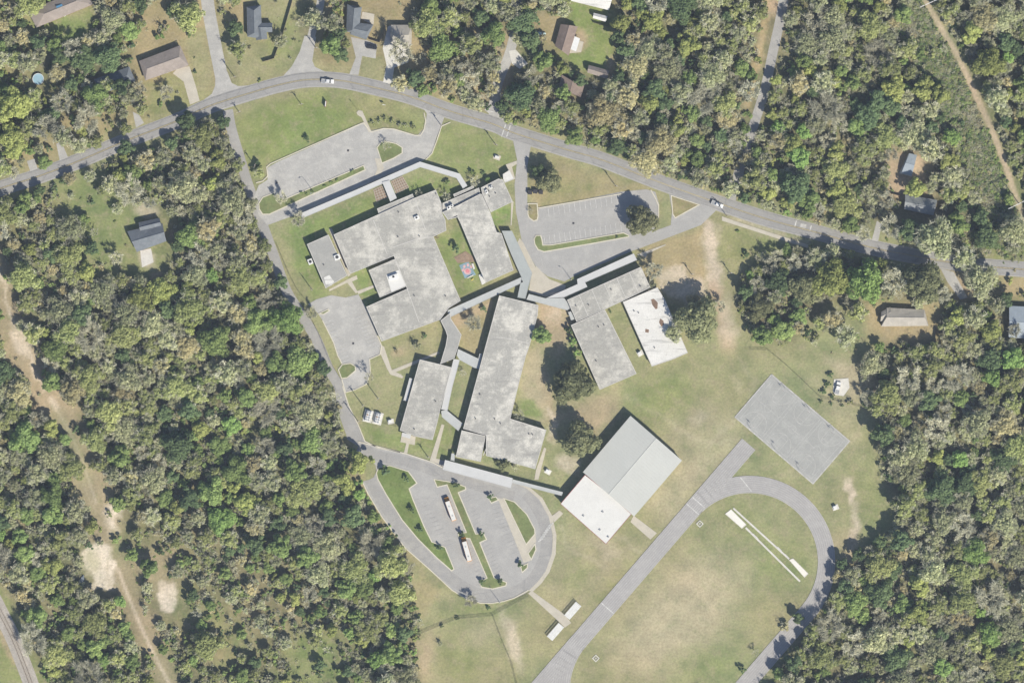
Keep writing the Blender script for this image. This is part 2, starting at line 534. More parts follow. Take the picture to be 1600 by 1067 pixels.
def soft_mask(px, py, shape, soft):
    kind, a = shape[0], shape[1]
    if kind == 'poly':
        xs = [p[0] for p in a]; ys = [p[1] for p in a]
        m = (px > min(xs) - soft * 2) & (px < max(xs) + soft * 2) & (py > min(ys) - soft * 2) & (py < max(ys) + soft * 2)
        out = np.zeros(px.shape)
        if m.any():
            d = seg_dist(px[m], py[m], a, True)
            sd = np.where(inside(px[m], py[m], a), d, -d)
            out[m] = np.clip(sd / soft * 0.5 + 0.5, 0, 1)
        return out
    if kind == 'line':
        w = shape[2]
        xs = [p[0] for p in a]; ys = [p[1] for p in a]
        e = w + soft * 2
        m = (px > min(xs) - e) & (px < max(xs) + e) & (py > min(ys) - e) & (py < max(ys) + e)
        out = np.zeros(px.shape)
        if m.any():
            out[m] = np.clip((w / 2 - seg_dist(px[m], py[m], a, False)) / soft + 0.5, 0, 1)
        return out
    if kind == 'blob':
        cx, cy, rx, ry, rot = a
        c, s = math.cos(math.radians(rot)), math.sin(math.radians(rot))
        u = ((px - cx) * c + (py - cy) * s) / rx; v = (-(px - cx) * s + (py - cy) * c) / ry
        return np.clip((1 - np.sqrt(u * u + v * v)) * min(rx, ry) / soft + 0.5, 0, 1)


def P(*a): return ('poly', list(a))
def Ln(w, *a): return ('line', catmull(a, 8), w)
def B(cx, cy, rx, ry=None, rot=0): return ('blob', (cx, cy, rx, ry or rx, rot))


CAMPUS = [(352, 165), (362, 160), (400, 155), (470, 130), (520, 128), (600, 145), (700, 180), (790, 205), (900, 250), (1040, 300), (1120, 325), (1280, 372),
          (1250, 385), (1190, 400), (1160, 430), (1150, 470), (1175, 520), (1230, 540), (1262, 500), (1300, 480), (1370, 500), (1372, 560), (1350, 600), (1372, 640),
          (1372, 720), (1392, 770), (1396, 825), (1330, 870), (1305, 900), (1285, 960), (1225, 1020), (1180, 1100), (655, 1100), (648, 1010), (655, 970), (642, 900), (625, 855), (588, 800),
          (560, 762), (566, 720), (538, 680), (520, 610), (490, 530), (455, 470), (425, 410), (396, 330), (372, 250)]
MAIN = [(-80, 325), (0, 295), (62, 275), (125, 251), (200, 219), (275, 190), (330, 165), (400, 143), (440, 132), (480, 125), (530, 126), (580, 136), (640, 151),
        (700, 173), (770, 194), (800, 207), (882, 233), (940, 250), (1025, 283), (1115, 315), (1200, 343), (1275, 363), (1350, 384), (1412, 397), (1500, 412), (1600, 421), (1700, 428)]
PATH_W = [(-20, 380), (2, 440), (20, 520), (48, 570), (75, 615), (105, 665), (130, 720), (150, 780), (160, 830), (178, 890), (200, 930), (230, 1000), (268, 1075), (300, 1140)]
PATH_E = [(1430, -40), (1446, 0), (1468, 40), (1500, 95), (1525, 150), (1548, 200), (1570, 255), (1588, 310), (1620, 380)]

# (shape, colour, softness in pixels, strength)
PAINT = [
    (('poly', CAMPUS), C_MIX, 10, 1),
    (('line', MAIN, 62), C_MIX, 16, 0.9),
    # yards north of the road
    (P((0, -60), (140, -60), (150, 60), (110, 110), (60, 90), (0, 120)), C_MIX, 20, 0.8),
    (P((40, 30), (150, 20), (140, 62), (95, 72), (60, 50)), C_GREEN, 10, 0.8),
    (P((0, 30), (50, 10), (55, 60), (30, 110), (0, 100)), C_TAN, 14, 0.5),
    (P((195, 20), (330, -60), (345, 140), (215, 185), (200, 120)), C_TAN, 14, 0.85),
    (P((225, 130), (300, 110), (330, 150), (225, 185)), C_LAWN, 10, 0.7),
    (P((285, 60), (325, 40), (338, 130), (310, 150)), C_MIX, 8, 0.9),
    (P((95, 170), (215, 150), (235, 180), (110, 245)), C_TAN, 14, 0.8),
    (P((15, 215), (110, 220), (90, 262), (40, 275)), C_TAN, 14, 0.7),
    (P((340, -60), (485, -60), (470, 60), (450, 110), (380, 128), (352, 100)), C_MIX, 10, 1),
    (P((345, -40), (385, -40), (385, 30), (350, 40)), C_TAN, 10, 0.8),
    (P((410, 60), (460, 20), (470, 80), (410, 115)), C_LAWN, 12, 0.7),
    (P((490, 90), (550, 100), (545, 115), (490, 108)), C_MIX, 6, 1),
    (P((500, -60), (640, -60), (650, 70), (560, 120), (500, 100)), C_TAN, 14, 0.6),
    (P((560, 90), (600, 90), (598, 122), (560, 116)), C_MIX, 6, 0.8),
    (P((610, 60), (780, 40), (800, 140), (760, 178), (640, 140)), C_TAN, 18, 0.75),
    (P((750, 60), (800, 60), (790, 150), (752, 175)), C_CLAY, 14, 0.6),
    (P((835, 20), (880, 10), (880, 70), (840, 70)), C_TAN, 10, 0.8),
    (P((890, 0), (960, 10), (962, 110), (950, 125), (890, 110), (880, 90)), C_GREEN, 8, 0.95),
    (B(908, 68, 13, 18), C_CLAY, 8, 0.8),
    (B(955, 105, 8, 20, 10), C_CLAY, 6, 0.7),
    (Ln(12, (1200, -20), (1192, 60), (1180, 110), (1168, 160)), C_TAN, 6, 0.95),
    (B(1215, 10, 20, 14), C_CLAY, 10, 0.7),
    # yard east, north of the road
    (P((1392, 225), (1450, 235), (1452, 300), (1388, 310), (1380, 280)), C_CLAY, 10, 0.85),
    (P((1260, 330), (1330, 350), (1380, 390), (1270, 355)), C_MIX, 8, 0.9),
    (P((1550, 360), (1640, 330), (1640, 415), (1552, 412)), C_LAWN, 10, 0.9),
    (P((1560, 430), (1640, 435), (1640, 470), (1560, 460)), C_TAN, 8, 0.8),
    (P((1350, 470), (1470, 470), (1475, 530), (1355, 535)), C_TAN, 10, 0.9),
    (P((1460, 400), (1520, 430), (1525, 470), (1490, 470)), C_CLAY, 10, 0.6),
    (P((1290, 560), (1365, 560), (1375, 630), (1320, 625)), C_DRY, 10, 0.9),
    (B(1437, 630, 10, 18), C_CLAY, 8, 0.9),
    # yard round the slate roofed house, west
    (P((75, 275), (160, 270), (205, 330), (255, 350), (262, 400), (245, 440), (165, 460), (120, 400), (95, 330)), C_LAWN, 16, 0.75),
    (B(228, 328, 22, 12, -10), C_SAND, 9, 0.75),
    (B(228, 403, 14, 12), C_SAND, 8, 0.7),
    (B(243, 428, 12, 10), C_CLAY, 8, 0.7),
    (Ln(14, (300, 310), (310, 340), (330, 370)), C_TAN, 10, 0.6),
    # powerline clearing, west
    (('line', catmull(PATH_W[:9], 8), 58), C_BROWN, 20, 0.85),
    (('line', catmull(PATH_W[8:], 8), 34), C_BROWN, 18, 0.6),
    (Ln(30, (0, 560), (40, 620), (70, 680)), C_BROWN, 16, 0.7),
    (Ln(5, (-20, 380), (2, 440), (14, 490), (22, 530)), C_SAND, 4, 0.9),
    (B(30, 530, 17, 30, -20), C_SAND, 9, 0.9),
    (Ln(8, (30, 540), (52, 578), (70, 612)), C_SAND, 6, 0.8),
    (B(86, 632, 6, 9, -25), C_SAND, 6, 0.8),
    (Ln(5, (80, 625), (105, 668), (128, 720), (150, 785)), C_SAND, 3, 0.5),
    (Ln(3, (90, 655), (110, 700), (128, 750), (150, 800)), C_SAND, 3, 0.3),
    (Ln(30, (88, 650), (110, 690), (128, 740)), C_MIX, 14, 0.35),
    (P((160, 797), (178, 778), (194, 790), (190, 806), (176, 812), (182, 830), (170, 832), (164, 815)), C_CHALK, 6, 0.9),
    (P((124, 868), (138, 852), (158, 843), (172, 852), (181, 872), (187, 892), (182, 904), (178, 921), (158, 923), (142, 906), (127, 888)), C_CHALK, 3.2, 0.95),
    (B(146, 876, 12, 17, 10), C_MIX, 9, 0.3),
    (Ln(2.5, (176, 850), (168, 880), (172, 915)), C_DRY, 3, 0.5),
    (B(140, 882, 12, 18, 0), C_MIX, 10, 0.35),
    (B(185, 850, 10, 20, -15), C_LAWN, 12, 0.5),
    (Ln(5, (186, 892), (200, 930), (230, 1000), (268, 1075), (300, 1140)), C_SAND, 3, 0.8),
    (B(262, 930, 20, 26, -10), C_CHALK, 4, 0.97),
    (P((195, 850), (270, 860), (275, 905), (235, 920), (200, 900)), C_BROWN, 16, 0.6),
    (P((285, 920), (340, 960), (400, 1010), (350, 1040), (300, 980)), C_LAWN, 22, 0.6),
    (B(345, 1010, 30, 16, 40), C_TAN, 14, 0.6),
    (P((445, 985), (520, 990), (540, 1067), (440, 1090)), C_LAWN, 20, 0.7),
    (B(490, 1010, 26, 18), C_GREEN, 16, 0.5),
    (B(585, 940, 16, 30, -15), C_CLAY, 10, 0.5),
    # railway
    (P((-60, 800), (0, 920), (72, 1067), (130, 1180), (-60, 1180)), C_LAWN, 10, 1),
    (Ln(10, (-25, 945), (12, 1010), (40, 1067)), C_CLAY, 8, 0.7),
    # powerline clearing, east
    (('line', catmull(PATH_E, 8), 95), C_SCRUB, 18, 0.8),
    (B(1472, 110, 20, 35, -20), C_BROWN, 14, 0.5),
    (B(1470, 30, 14, 20), C_TAN, 10, 0.4),
    (('line', catmull(PATH_E, 8), 9.5), C_TRACK, 3, 0.9),
    # school lawns
    (P((365, 190), (420, 165), (500, 140), (600, 150), (664, 180), (660, 208), (570, 195), (420, 262), (392, 285)), C_LAWN, 8, 1),
    (P((395, 170), (520, 150), (545, 190), (420, 250), (390, 240)), C_GREEN, 20, 0.75),
    (P((500, 140), (620, 155), (660, 185), (590, 180), (520, 160)), C_MIX, 12, 0.45),
    (P((682, 195), (730, 190), (800, 230), (806, 270), (740, 280), (660, 250)), C_LAWN, 8, 0.95),
    (P((436, 360), (500, 340), (600, 300), (650, 270), (720, 290), (700, 330), (560, 360), (490, 380), (515, 470), (470, 478)), C_GREEN, 8, 0.8),
    (P((680, 372), (720, 350), (760, 440), (720, 462)), C_GREEN, 6, 0.8),
    (P((540, 420), (575, 410), (600, 470), (570, 480)), C_GREEN, 6, 0.8),
    (P((767, 333), (800, 318), (798, 350), (778, 360)), C_GREEN, 5, 0.9),
    (P((830, 250), (900, 258), (1000, 285), (1035, 310), (1025, 350), (1000, 300), (840, 330), (822, 320)), C_TAN, 10, 0.65),
    (P((850, 275), (930, 290), (900, 310), (850, 320)), C_LAWN, 12, 0.5),
    (P((1000, 385), (1100, 350), (1110, 440), (1060, 480), (1010, 440)), C_TAN, 12, 0.9),
    (B(1052, 440, 27, 23, 20), C_SAND, 8, 0.85),
    (B(1085, 455, 22, 18, -30), C_SAND, 8, 0.75),
    (Ln(20, (1108, 352), (1114, 400), (1120, 450)), C_SAND, 10, 0.9),
    (Ln(20, (1120, 450), (1128, 500), (1136, 545)), C_CLAY, 12, 0.8),
    (B(1136, 500, 14, 34), C_SAND, 12, 0.6),
    (P((1125, 352), (1190, 365), (1240, 390), (1170, 410), (1130, 420)), C_LAWN, 12, 0.7),
    (P((1148, 342), (1200, 356), (1270, 376), (1265, 384), (1190, 366), (1140, 350)), C_SAND, 6, 0.6),
    (P((838, 470), (885, 480), (892, 520), (870, 560), (842, 520)), C_CLAY, 8, 0.85),
    (P((860, 475), (888, 485), (880, 505), (860, 500)), C_SAND, 8, 0.5),
    (P((822, 540), (850, 540), (862, 620), (850, 655), (812, 640)), C_DRY, 8, 0.8),
    (B(828, 640, 20, 14), C_GREEN, 8, 0.8),
    (P((850, 590), (880, 640), (960, 600), (985, 630), (930, 680), (900, 650), (860, 660)), C_CLAY, 12, 0.75),
    (Ln(9, (862, 640), (872, 660), (858, 690)), C_SAND, 6, 0.7),
    (B(890, 722, 18, 12, 30), C_SAND, 8, 0.8),
    (P((700, 500), (735, 480), (775, 470), (745, 565), (716, 545)), C_TAN, 8, 0.7),
    (P((705, 488), (770, 462), (770, 475), (705, 520)), C_CLAY, 6, 0.6),
    (P((600, 545), (690, 505), (690, 560), (660, 565), (640, 610), (610, 590)), C_MIX, 8, 0.8),
    (B(625, 552, 14, 9, -10), C_CLAY, 6, 0.5),
    (P((570, 560), (595, 552), (615, 590), (635, 600), (620, 672), (560, 660), (558, 620)), C_MIX, 8, 0.9),
    (P((562, 665), (625, 672), (640, 706), (575, 690)), C_GREEN, 6, 0.7),
    (P((640, 690), (720, 660), (700, 720), (640, 706)), C_LAWN, 6, 0.9),
    (P((715, 560), (745, 570), (725, 660), (700, 640)), C_MIX, 6, 0.6),
    (P((415, 340), (440, 345), (520, 560), (545, 610), (530, 600), (470, 480)), C_MIX, 6, 0.9),
    (Ln(8, (505, 560), (520, 590), (527, 612)), C_TAN, 5, 0.8),
    (Ln(14, (540, 690), (566, 770), (610, 840), (660, 900)), C_TAN, 10, 0.6),
    # playing fields
    (P((940, 600), (1070, 560), (1180, 545), (1160, 640), (1080, 700), (990, 640)), C_MIX, 16, 0.6),
    (B(1035, 620, 52, 36, -20), C_GREEN, 30, 0.55),
    (B(1100, 690, 60, 60), C_DRY, 40, 0.5),
    (B(1090, 655, 14, 11), C_SAND, 12, 0.4),
    (B(1155, 600, 6, 12), C_SAND, 8, 0.4),
    (P((1150, 540), (1260, 550), (1300, 610), (1210, 590), (1150, 640)), C_MIX, 16, 0.7),
    (P((1260, 590), (1370, 650), (1370, 740), (1330, 700)), C_DRY, 16, 0.6),
    (P((1330, 650), (1370, 650), (1392, 830), (1350, 830)), C_LAWN, 18, 0.5),
    (B(1328, 770, 7, 24, -6), C_SAND, 5, 0.9),
    (B(1335, 830, 7, 36, 4), C_SAND, 6, 0.85),
    (P((1290, 830), (1340, 830), (1345, 880), (1310, 900)), C_CLAY, 12, 0.5),
    (P((1010, 780), (1060, 720), (1120, 720), (1040, 830)), C_DRY, 14, 0.7),
    (P((880, 800), (950, 850), (1020, 840), (900, 980), (850, 930), (868, 860)), C_DRY, 18, 0.3),
    (B(905, 900, 30, 20, -50), C_LAWN, 24, 0.5),
    (B(945, 855, 26, 10, 40), C_SAND, 12, 0.4),
    (B(1060, 960, 100, 62, -45), C_DRY, 60, 0.85),
    (B(1100, 930, 60, 40, -50), C_DRY, 40, 0.5),
    (B(1005, 1000, 50, 30, -40), C_DRY, 30, 0.5),
    (B(1110, 1040, 50, 26, 0), C_LAWN, 34, 0.6),
    (B(960, 920, 40, 16, -50), C_LAWN, 24, 0.6),
    (Ln(5, (945, 852), (965, 840), (985, 855), (1010, 862)), C_SAND, 7, 0.35),
    (Ln(4, (870, 830), (885, 850), (905, 865), (950, 880)), C_SAND, 7, 0.3),
    (Ln(4, (985, 620), (1030, 650), (1090, 690), (1150, 690)), C_SAND, 7, 0.25),
    (Ln(4, (1150, 560), (1180, 600), (1150, 650), (1100, 700)), C_SAND, 7, 0.25),
    (Ln(5, (1180, 760), (1240, 740), (1300, 720), (1350, 660)), C_DRY, 7, 0.5),
    (B(1165, 815, 40, 16, 40), C_LAWN, 20, 0.7),
    (B(1225, 880, 40, 40, 40), C_LAWN, 24, 0.6),
    (P((655, 985), (770, 955), (820, 1067), (660, 1100)), C_MIX, 14, 0.8),
    (B(665, 1030, 14, 40, 10), C_CLAY, 16, 0.6),
    (B(720, 1030, 26, 40, -20), C_LAWN, 26, 0.7),
    (B(755, 985, 40, 14, -20), C_DRY, 20, 0.5),
    (B(800, 1000, 10, 46, -14), C_SAND, 10, 0.75),
    (P((640, 880), (700, 920), (760, 950), (650, 985)), C_MIX, 14, 0.8),
    (B(660, 930, 22, 26), C_TAN, 18, 0.6),
    (B(745, 955, 50, 8, -14), C_LAWN, 8, 0.6),
]


def ground_colour(px, py):
    sh = px.shape
    wx = px + (fbm(px, py, 0.030, 3) - 0.5) * 22 + (fbm(px + 300, py, 0.12, 2) - 0.5) * 9
    wy = py + (fbm(px + 500, py + 77, 0.030, 3) - 0.5) * 22 + (fbm(px, py + 400, 0.12, 2) - 0.5) * 9
    col = np.empty(sh + (3,)); col[:] = C_FOREST
    k = np.clip((fbm(px, py, 0.02) - 0.42) * 5, 0, 1)[..., None]
    col = col * (1 - 0.5 * k) + np.array(C_SCRUB) * 0.5 * k
    for shape, c, soft, st in PAINT:
        m = soft_mask(wx if soft > 3 else px, wy if soft > 3 else py, shape, soft) * st
        m = np.clip(m, 0, 1)
        col += (np.array(c) - col) * m[..., None]
    # patchy lawn: drier and greener tufts, bare scuffs
    n = fbm(px, py, 0.045, 5)[..., None] - 0.5
    n2 = fbm(px + 900, py, 0.011, 3)[..., None] - 0.5
    col = col * (1 + 0.55 * n) + (np.array((0.10, 0.03, 0.03)) * (n2 * 0.9 + n * 0.5))
    return np.clip(col, 0.02, 0.8)


def lines_axis(a, b, lo, hi, fine, coarse):
    g = list(np.arange(lo, hi + 0.01, fine))
    x = lo; left = []
    st = fine
    while x > a:
        st = min(st * 1.35, coarse); x -= st; left.append(x)
    x = hi; right = []; st = fine
    while x < b:
        st = min(st * 1.35, coarse); x += st; right.append(x)
    return np.array(left[::-1] + g + right)


gx = lines_axis(-2000, 3600, -30, 1630, 3.2, 260)
gy = lines_axis(-2000, 3000, -30, 1097, 3.2, 260)
PX, PY = np.meshgrid(gx, gy)
GC = ground_colour(PX, PY)
nx, ny = len(gx), len(gy)
verts = np.stack([(PX - 800) * S, (533.5 - PY) * S, np.zeros_like(PX)], -1).reshape(-1, 3)
idx = np.arange(nx * ny).reshape(ny, nx)
faces = np.stack([idx[1:, :-1], idx[1:, 1:], idx[:-1, 1:], idx[:-1, :-1]], -1).reshape(-1, 4)


def np_mesh(name, v, f, k):
    me = bpy.data.meshes.new(name)
    me.vertices.add(len(v)); me.vertices.foreach_set('co', np.asarray(v, np.float32).ravel())
    nf = len(f)
    me.loops.add(nf * k); me.loops.foreach_set('vertex_index', np.asarray(f, np.int32).ravel())
    me.polygons.add(nf); me.polygons.foreach_set('loop_start', np.arange(0, nf * k, k, dtype=np.int32))
    me.update(calc_edges=True)
    return me


gm = np_mesh('ground', verts, faces, 4)
at = gm.color_attributes.new('soil', 'FLOAT_COLOR', 'POINT')
at.data.foreach_set('color', np.concatenate([GC.reshape(-1, 3), np.ones((nx * ny, 1))], 1).astype(np.float32).ravel())
mg, nt, bs = new_mat('ground_cover')
N = nt.nodes; Lk = nt.links
a_ = N.new('ShaderNodeVertexColor'); a_.layer_name = 'soil'
geo = N.new('ShaderNodeNewGeometry')
n1 = N.new('ShaderNodeTexNoise'); n1.inputs['Scale'].default_value = 0.9; n1.inputs['Detail'].default_value = 6; n1.inputs['Roughness'].default_value = 0.75
Lk.new(geo.outputs['Position'], n1.inputs['Vector'])
r_ = N.new('ShaderNodeMapRange'); r_.inputs[1].default_value = 0.3; r_.inputs[2].default_value = 0.7; r_.inputs[3].default_value = 0.74; r_.inputs[4].default_value = 1.26
Lk.new(n1.outputs[0], r_.inputs[0])
vs = N.new('ShaderNodeVectorMath'); vs.operation = 'SCALE'
n2 = N.new('ShaderNodeTexNoise'); n2.inputs['Scale'].default_value = 0.23; n2.inputs['Detail'].default_value = 7; n2.inputs['Roughness'].default_value = 0.72
Lk.new(geo.outputs['Position'], n2.inputs['Vector'])
r2_ = N.new('ShaderNodeMapRange'); r2_.inputs[1].default_value = 0.50; r2_.inputs[2].default_value = 0.68; r2_.inputs[3].default_value = 0; r2_.inputs[4].default_value = 0.7
Lk.new(n2.outputs[0], r2_.inputs[0])
mxd = N.new('ShaderNodeMix'); mxd.data_type = 'RGBA'; mxd.inputs['B'].default_value = (0.315, 0.278, 0.18, 1)
Lk.new(r2_.outputs[0], mxd.inputs['Factor']); Lk.new(a_.outputs[0], mxd.inputs['A'])
r3_ = N.new('ShaderNodeMapRange'); r3_.inputs[1].default_value = 0.34; r3_.inputs[2].default_value = 0.46; r3_.inputs[3].default_value = 0.35; r3_.inputs[4].default_value = 0
Lk.new(n2.outputs[0], r3_.inputs[0])
mxg = N.new('ShaderNodeMix'); mxg.data_type = 'RGBA'; mxg.inputs['B'].default_value = (0.15, 0.20, 0.075, 1)
Lk.new(r3_.outputs[0], mxg.inputs['Factor']); Lk.new(mxd.outputs['Result'], mxg.inputs['A'])
Lk.new(mxg.outputs['Result'], vs.inputs[0]); Lk.new(r_.outputs[0], vs.inputs['Scale'])
Lk.new(vs.outputs[0], bs.inputs['Base Color'])
bs.inputs['Roughness'].default_value = 0.95; bs.inputs['Specular IOR Level'].default_value = 0.1
bp = N.new('ShaderNodeBump'); bp.inputs['Strength'].default_value = 0.5; bp.inputs['Distance'].default_value = 0.15
Lk.new(n1.outputs[0], bp.inputs['Height']); Lk.new(bp.outputs[0], bs.inputs['Normal'])
ground = tag(link('ground', gm, mg), kind='structure')

# ------------------------------------------------------------------ roads, lots, paths
road('street', [(323, -60), (324, 0), (333, 55), (343, 105), (352, 150)], 20, M['old_asphalt'])
sheet('street_mouth', [(316, 158), (331, 147), (336, 135), (337, 115), (355, 112), (362, 130), (372, 135), (400, 133), (380, 150), (330, 170)], M['old_asphalt'])
sheet('side_street', [(476, 56), (494, 58), (488, 95), (492, 105), (512, 114), (480, 120), (440, 122), (456, 104), (468, 82)], M['old_asphalt'])
road('side_street', [(485, 62), (491, 40), (500, 10), (505, -40)], 12, M['old_asphalt'])
road('side_street', [(771, 190), (772, 160), (778, 130), (792, 95), (800, 70), (806, 40), (812, -40)], 15, M['old_asphalt'])
sheet('side_street_mouth', Z(400, 0, 4, [(1430, 690), (1480, 600), (1545, 590), (1560, 650), (1580, 720), (1600, 760), (1600, 790), (1480, 730)]), M['old_asphalt'])
road('lane', [(1228, -40), (1222, 15), (1207, 85), (1195, 140), (1178, 195), (1160, 250), (1140, 320)], 15, M['road'])
road('driveway', [(1138, 300), (1150, 285), (1160, 270)], 20, M['old_asphalt'])
main_road = road('main_road', MAIN, 24.5, M['road'])
sheet('driveway', [(279, 106), (296, 104), (306, 135), (312, 158), (297, 164), (287, 128), (270, 115)], M['concrete'])
sheet('driveway', [(548, 58), (575, 64), (589, 70), (587, 92), (566, 88), (560, 118), (546, 116), (556, 90)], M['old_asphalt'])
sheet('driveway', [(606, 42), (612, 40), (613, 60), (640, 72), (638, 98), (616, 106), (612, 134), (598, 131), (604, 102), (598, 76)], M['pale_concrete'])
sheet('driveway', Z(0, 0, 4, [(830, 700), (870, 720), (900, 770), (850, 800)]), M['old_asphalt'])
sheet('driveway', [(88, 225), (96, 222), (108, 250), (94, 255)], M['old_asphalt'])
sheet('driveway', [(42, 252), (54, 248), (60, 268), (50, 276)], M['old_asphalt'])
sheet('driveway', [(1370, 345), (1378, 350), (1372, 378), (1362, 376)], M['old_asphalt'])
sheet('driveway', [(1470, 420), (1490, 425), (1512, 465), (1500, 468), (1480, 440)], M['old_asphalt'])
sheet('driveway', [(795, 80), (806, 78), (825, 100), (812, 108), (800, 100)], M['pale_concrete'])
# west drive along the woods
road('west_drive', [(356, 172), (361, 200), (374, 245), (388, 290), (408, 345), (428, 400), (448, 455), (470, 490), (494, 530), (513, 575), (530, 605), (536, 640), (550, 680)], 16, M['drive_asphalt'])
sheet('school_drive', Z(400, 534, 4, [(500, 280), (540, 275), (580, 400), (640, 520), (680, 620), (760, 660), (900, 690), (1100, 745), (1180, 740), (1600, 880), (1600, 960), (1400, 900), (1000, 830), (840, 780), (700, 690), (570, 610)]), M['drive_asphalt'])
# front lot
sheet('front_lot', [(404, 290), (418, 281), (418, 262), (432, 254), (560, 196), (568, 193), (577, 205), (600, 200), (620, 203), (652, 212), (664, 200), (667, 178), (662, 170), (694, 184), (690, 196),
                    (682, 215), (675, 240), (660, 252), (610, 272), (540, 303), (470, 333), (418, 352), (404, 336), (396, 310)], M['old_asphalt'])
# east lot and front drive
sheet('east_lot', [(800, 212), (830, 225), (824, 260), (824, 330), (838, 335), (842, 326), (970, 300), (1010, 296), (1024, 300), (1030, 320), (1028, 345), (1020, 362), (1048, 352), (1050, 330), (1046, 305), (1040, 292), (1010, 280),
                   (1034, 276), (1120, 312), (1118, 330), (1095, 352), (1000, 388), (988, 392), (900, 430), (882, 440), (856, 432), (838, 418), (816, 380), (806, 330), (804, 290), (808, 250)], M['lot_asphalt'])
sheet('apron', [(838, 416), (858, 436), (884, 446), (882, 460), (852, 464), (826, 456), (830, 430)], M['concrete'])
sheet('apron', [(812, 372), (818, 380), (840, 424), (830, 428), (808, 380)], M['concrete'])
# west staff lot
sheet('staff_lot', Z(480, 480, 8, [(10, -40), (120, -100), (300, -150), (480, -120), (640, -160), (740, 20), (930, 480), (910, 590), (780, 650), (790, 820), (740, 960), (600, 1030), (480, 1064), (430, 900), (500, 890), (600, 800), (610, 730), (560, 700), (440, 715), (380, 600), (330, 440), (190, 160), (120, 60)]), M['old_asphalt'])
# bus loop
LOOP = Z(560, 690, 4.103, [(540, 165), (470, 130), (300, 75), (0, 0), (0, 60), (60, 95), (110, 150), (115, 190), (95, 235), (25, 255), (60, 330), (150, 480), (300, 680), (460, 820), (600, 950), (700, 1010), (780, 1032), (850, 1035), (930, 1022), (1000, 1000),
                             (1090, 950), (1150, 895), (1200, 830), (1240, 720), (1245, 600), (1220, 480), (1160, 370), (1080, 300), (1000, 262)])
sheet('bus_loop', LOOP, M['lot_asphalt'])
LOOP_RING = Z(560, 690, 4.103, [(1075, 330), (1130, 400), (1185, 500), (1205, 600), (1200, 710), (1165, 810), (1110, 890), (1040, 945), (960, 975), (860, 985), (780, 975), (700, 945), (600, 880), (470, 775), (350, 650), (220, 480), (130, 340), (75, 240)])
road('bus_loop_lane', LOOP_RING, 18, M['drive_asphalt'])
road('bus_loop_lane', Z(560, 690, 4.103, [(0, 30), (150, 95), (350, 140), (560, 215), (760, 280), (920, 330), (1000, 350)]), 16, M['drive_asphalt'])
sheet('loop_pavement', Z(560, 690, 4.103, [(1000, 262), (1080, 300), (1160, 370), (1220, 480), (1247, 600), (1240, 720), (1200, 830), (1150, 897), (1090, 955), (1118, 960), (1175, 905), (1225, 835), (1265, 720), (1270, 600), (1243, 475), (1180, 360), (1095, 288), (1020, 250)]), M['concrete'])

# walks
for pts in (
    Z(400, 534, 4, [(780, 20), (800, 30), (850, 180), (910, 205), (905, 225), (840, 200), (780, 60)]),
    Z(400, 534, 4, [(840, 180), (1140, 60), (1150, 72), (850, 200)]),
    Z(480, 480, 8, [(905, 500), (945, 500), (1050, 800), (1200, 860), (1190, 890), (1040, 840), (1000, 770), (920, 590)]),
    Z(460, 360, 8, [(430, 740), (690, 600), (780, 560), (790, 610), (720, 640), (790, 770), (770, 790), (660, 655), (440, 760)]),
    Z(460, 360, 8, [(780, 760), (1000, 680), (1010, 710), (800, 800)]),
    Z(460, 360, 8, [(430, -20), (470, -20), (700, 560), (670, 580)]),
    Z(560, 600, 8, [(600, 730), (635, 740), (610, 870), (565, 870)]),
    Z(560, 600, 8, [(1040, 500), (1075, 510), (970, 930), (1030, 940), (1020, 1000), (890, 960)]),
    Z(400, 0, 4, [(640, 690), (665, 695), (680, 730), (720, 820), (705, 830), (660, 735), (635, 720), (628, 705)]),
    Z(640, 240, 8, [(1200, 140), (1340, 90), (1340, 130), (1280, 170), (1320, 320), (1290, 330), (1230, 200)]),
    Z(800, 534, 4, [(150, 800), (200, 660), (215, 665), (165, 860), (140, 860)]),
    [(862, 806), (874, 797), (880, 802), (866, 816)],
    Z(800, 800, 4, [(740, 60), (760, 20), (905, 130), (865, 170)]),
    Z(800, 800, 4, [(100, 505), (125, 490), (330, 640), (370, 690), (330, 720), (290, 680)]),
    Z(560, 690, 4.103, [(893, 362), (930, 362), (1070, 660), (1085, 715), (1105, 760), (1060, 775)]),
    Z(560, 690, 4.103, [(1070, 660), (1135, 590), (1140, 640), (1085, 715)]),
    Z(400, 180, 5.714, [(1060, 385), (1110, 390), (1140, 470), (1120, 520), (1060, 540), (1085, 480)]),
    Z(820, 280, 7.27, [(1275, 860), (1290, 850), (1600, 740), (1600, 752), (1390, 850), (1370, 900), (1360, 880)]),
    [(1128, 338), (1150, 346), (1270, 385), (1268, 390), (1150, 352), (1128, 345)],
    Z(640, 240, 8, [(1270, 600), (1300, 600), (1275, 900), (1262, 900)]),
):
    sheet('footpath', pts, M['concrete'])
sheet('courtyard_slab', Z(640, 360, 8, [(555, 340), (700, 260), (800, 330), (830, 390), (600, 410)]), M['soil'])
sheet('patio', Z(400, 0, 4, [(665, 75), (740, 90), (735, 155), (715, 150), (655, 120)]), M['concrete'])
sheet('patio', [(893, 60), (912, 66), (908, 82), (890, 84)], M['concrete'])
sheet('patio', [(219, 392), (236, 388), (240, 410), (222, 418)], M['pale_concrete'])
sheet('slab', Z(1140, 570, 5.335, [(870, 120), (990, 110), (1000, 190), (950, 260), (880, 250), (860, 220)]), M['pale_concrete'])
sheet('slab', [(1419, 240), (1432, 243), (1424, 276), (1405, 271)], M['pale_concrete'])

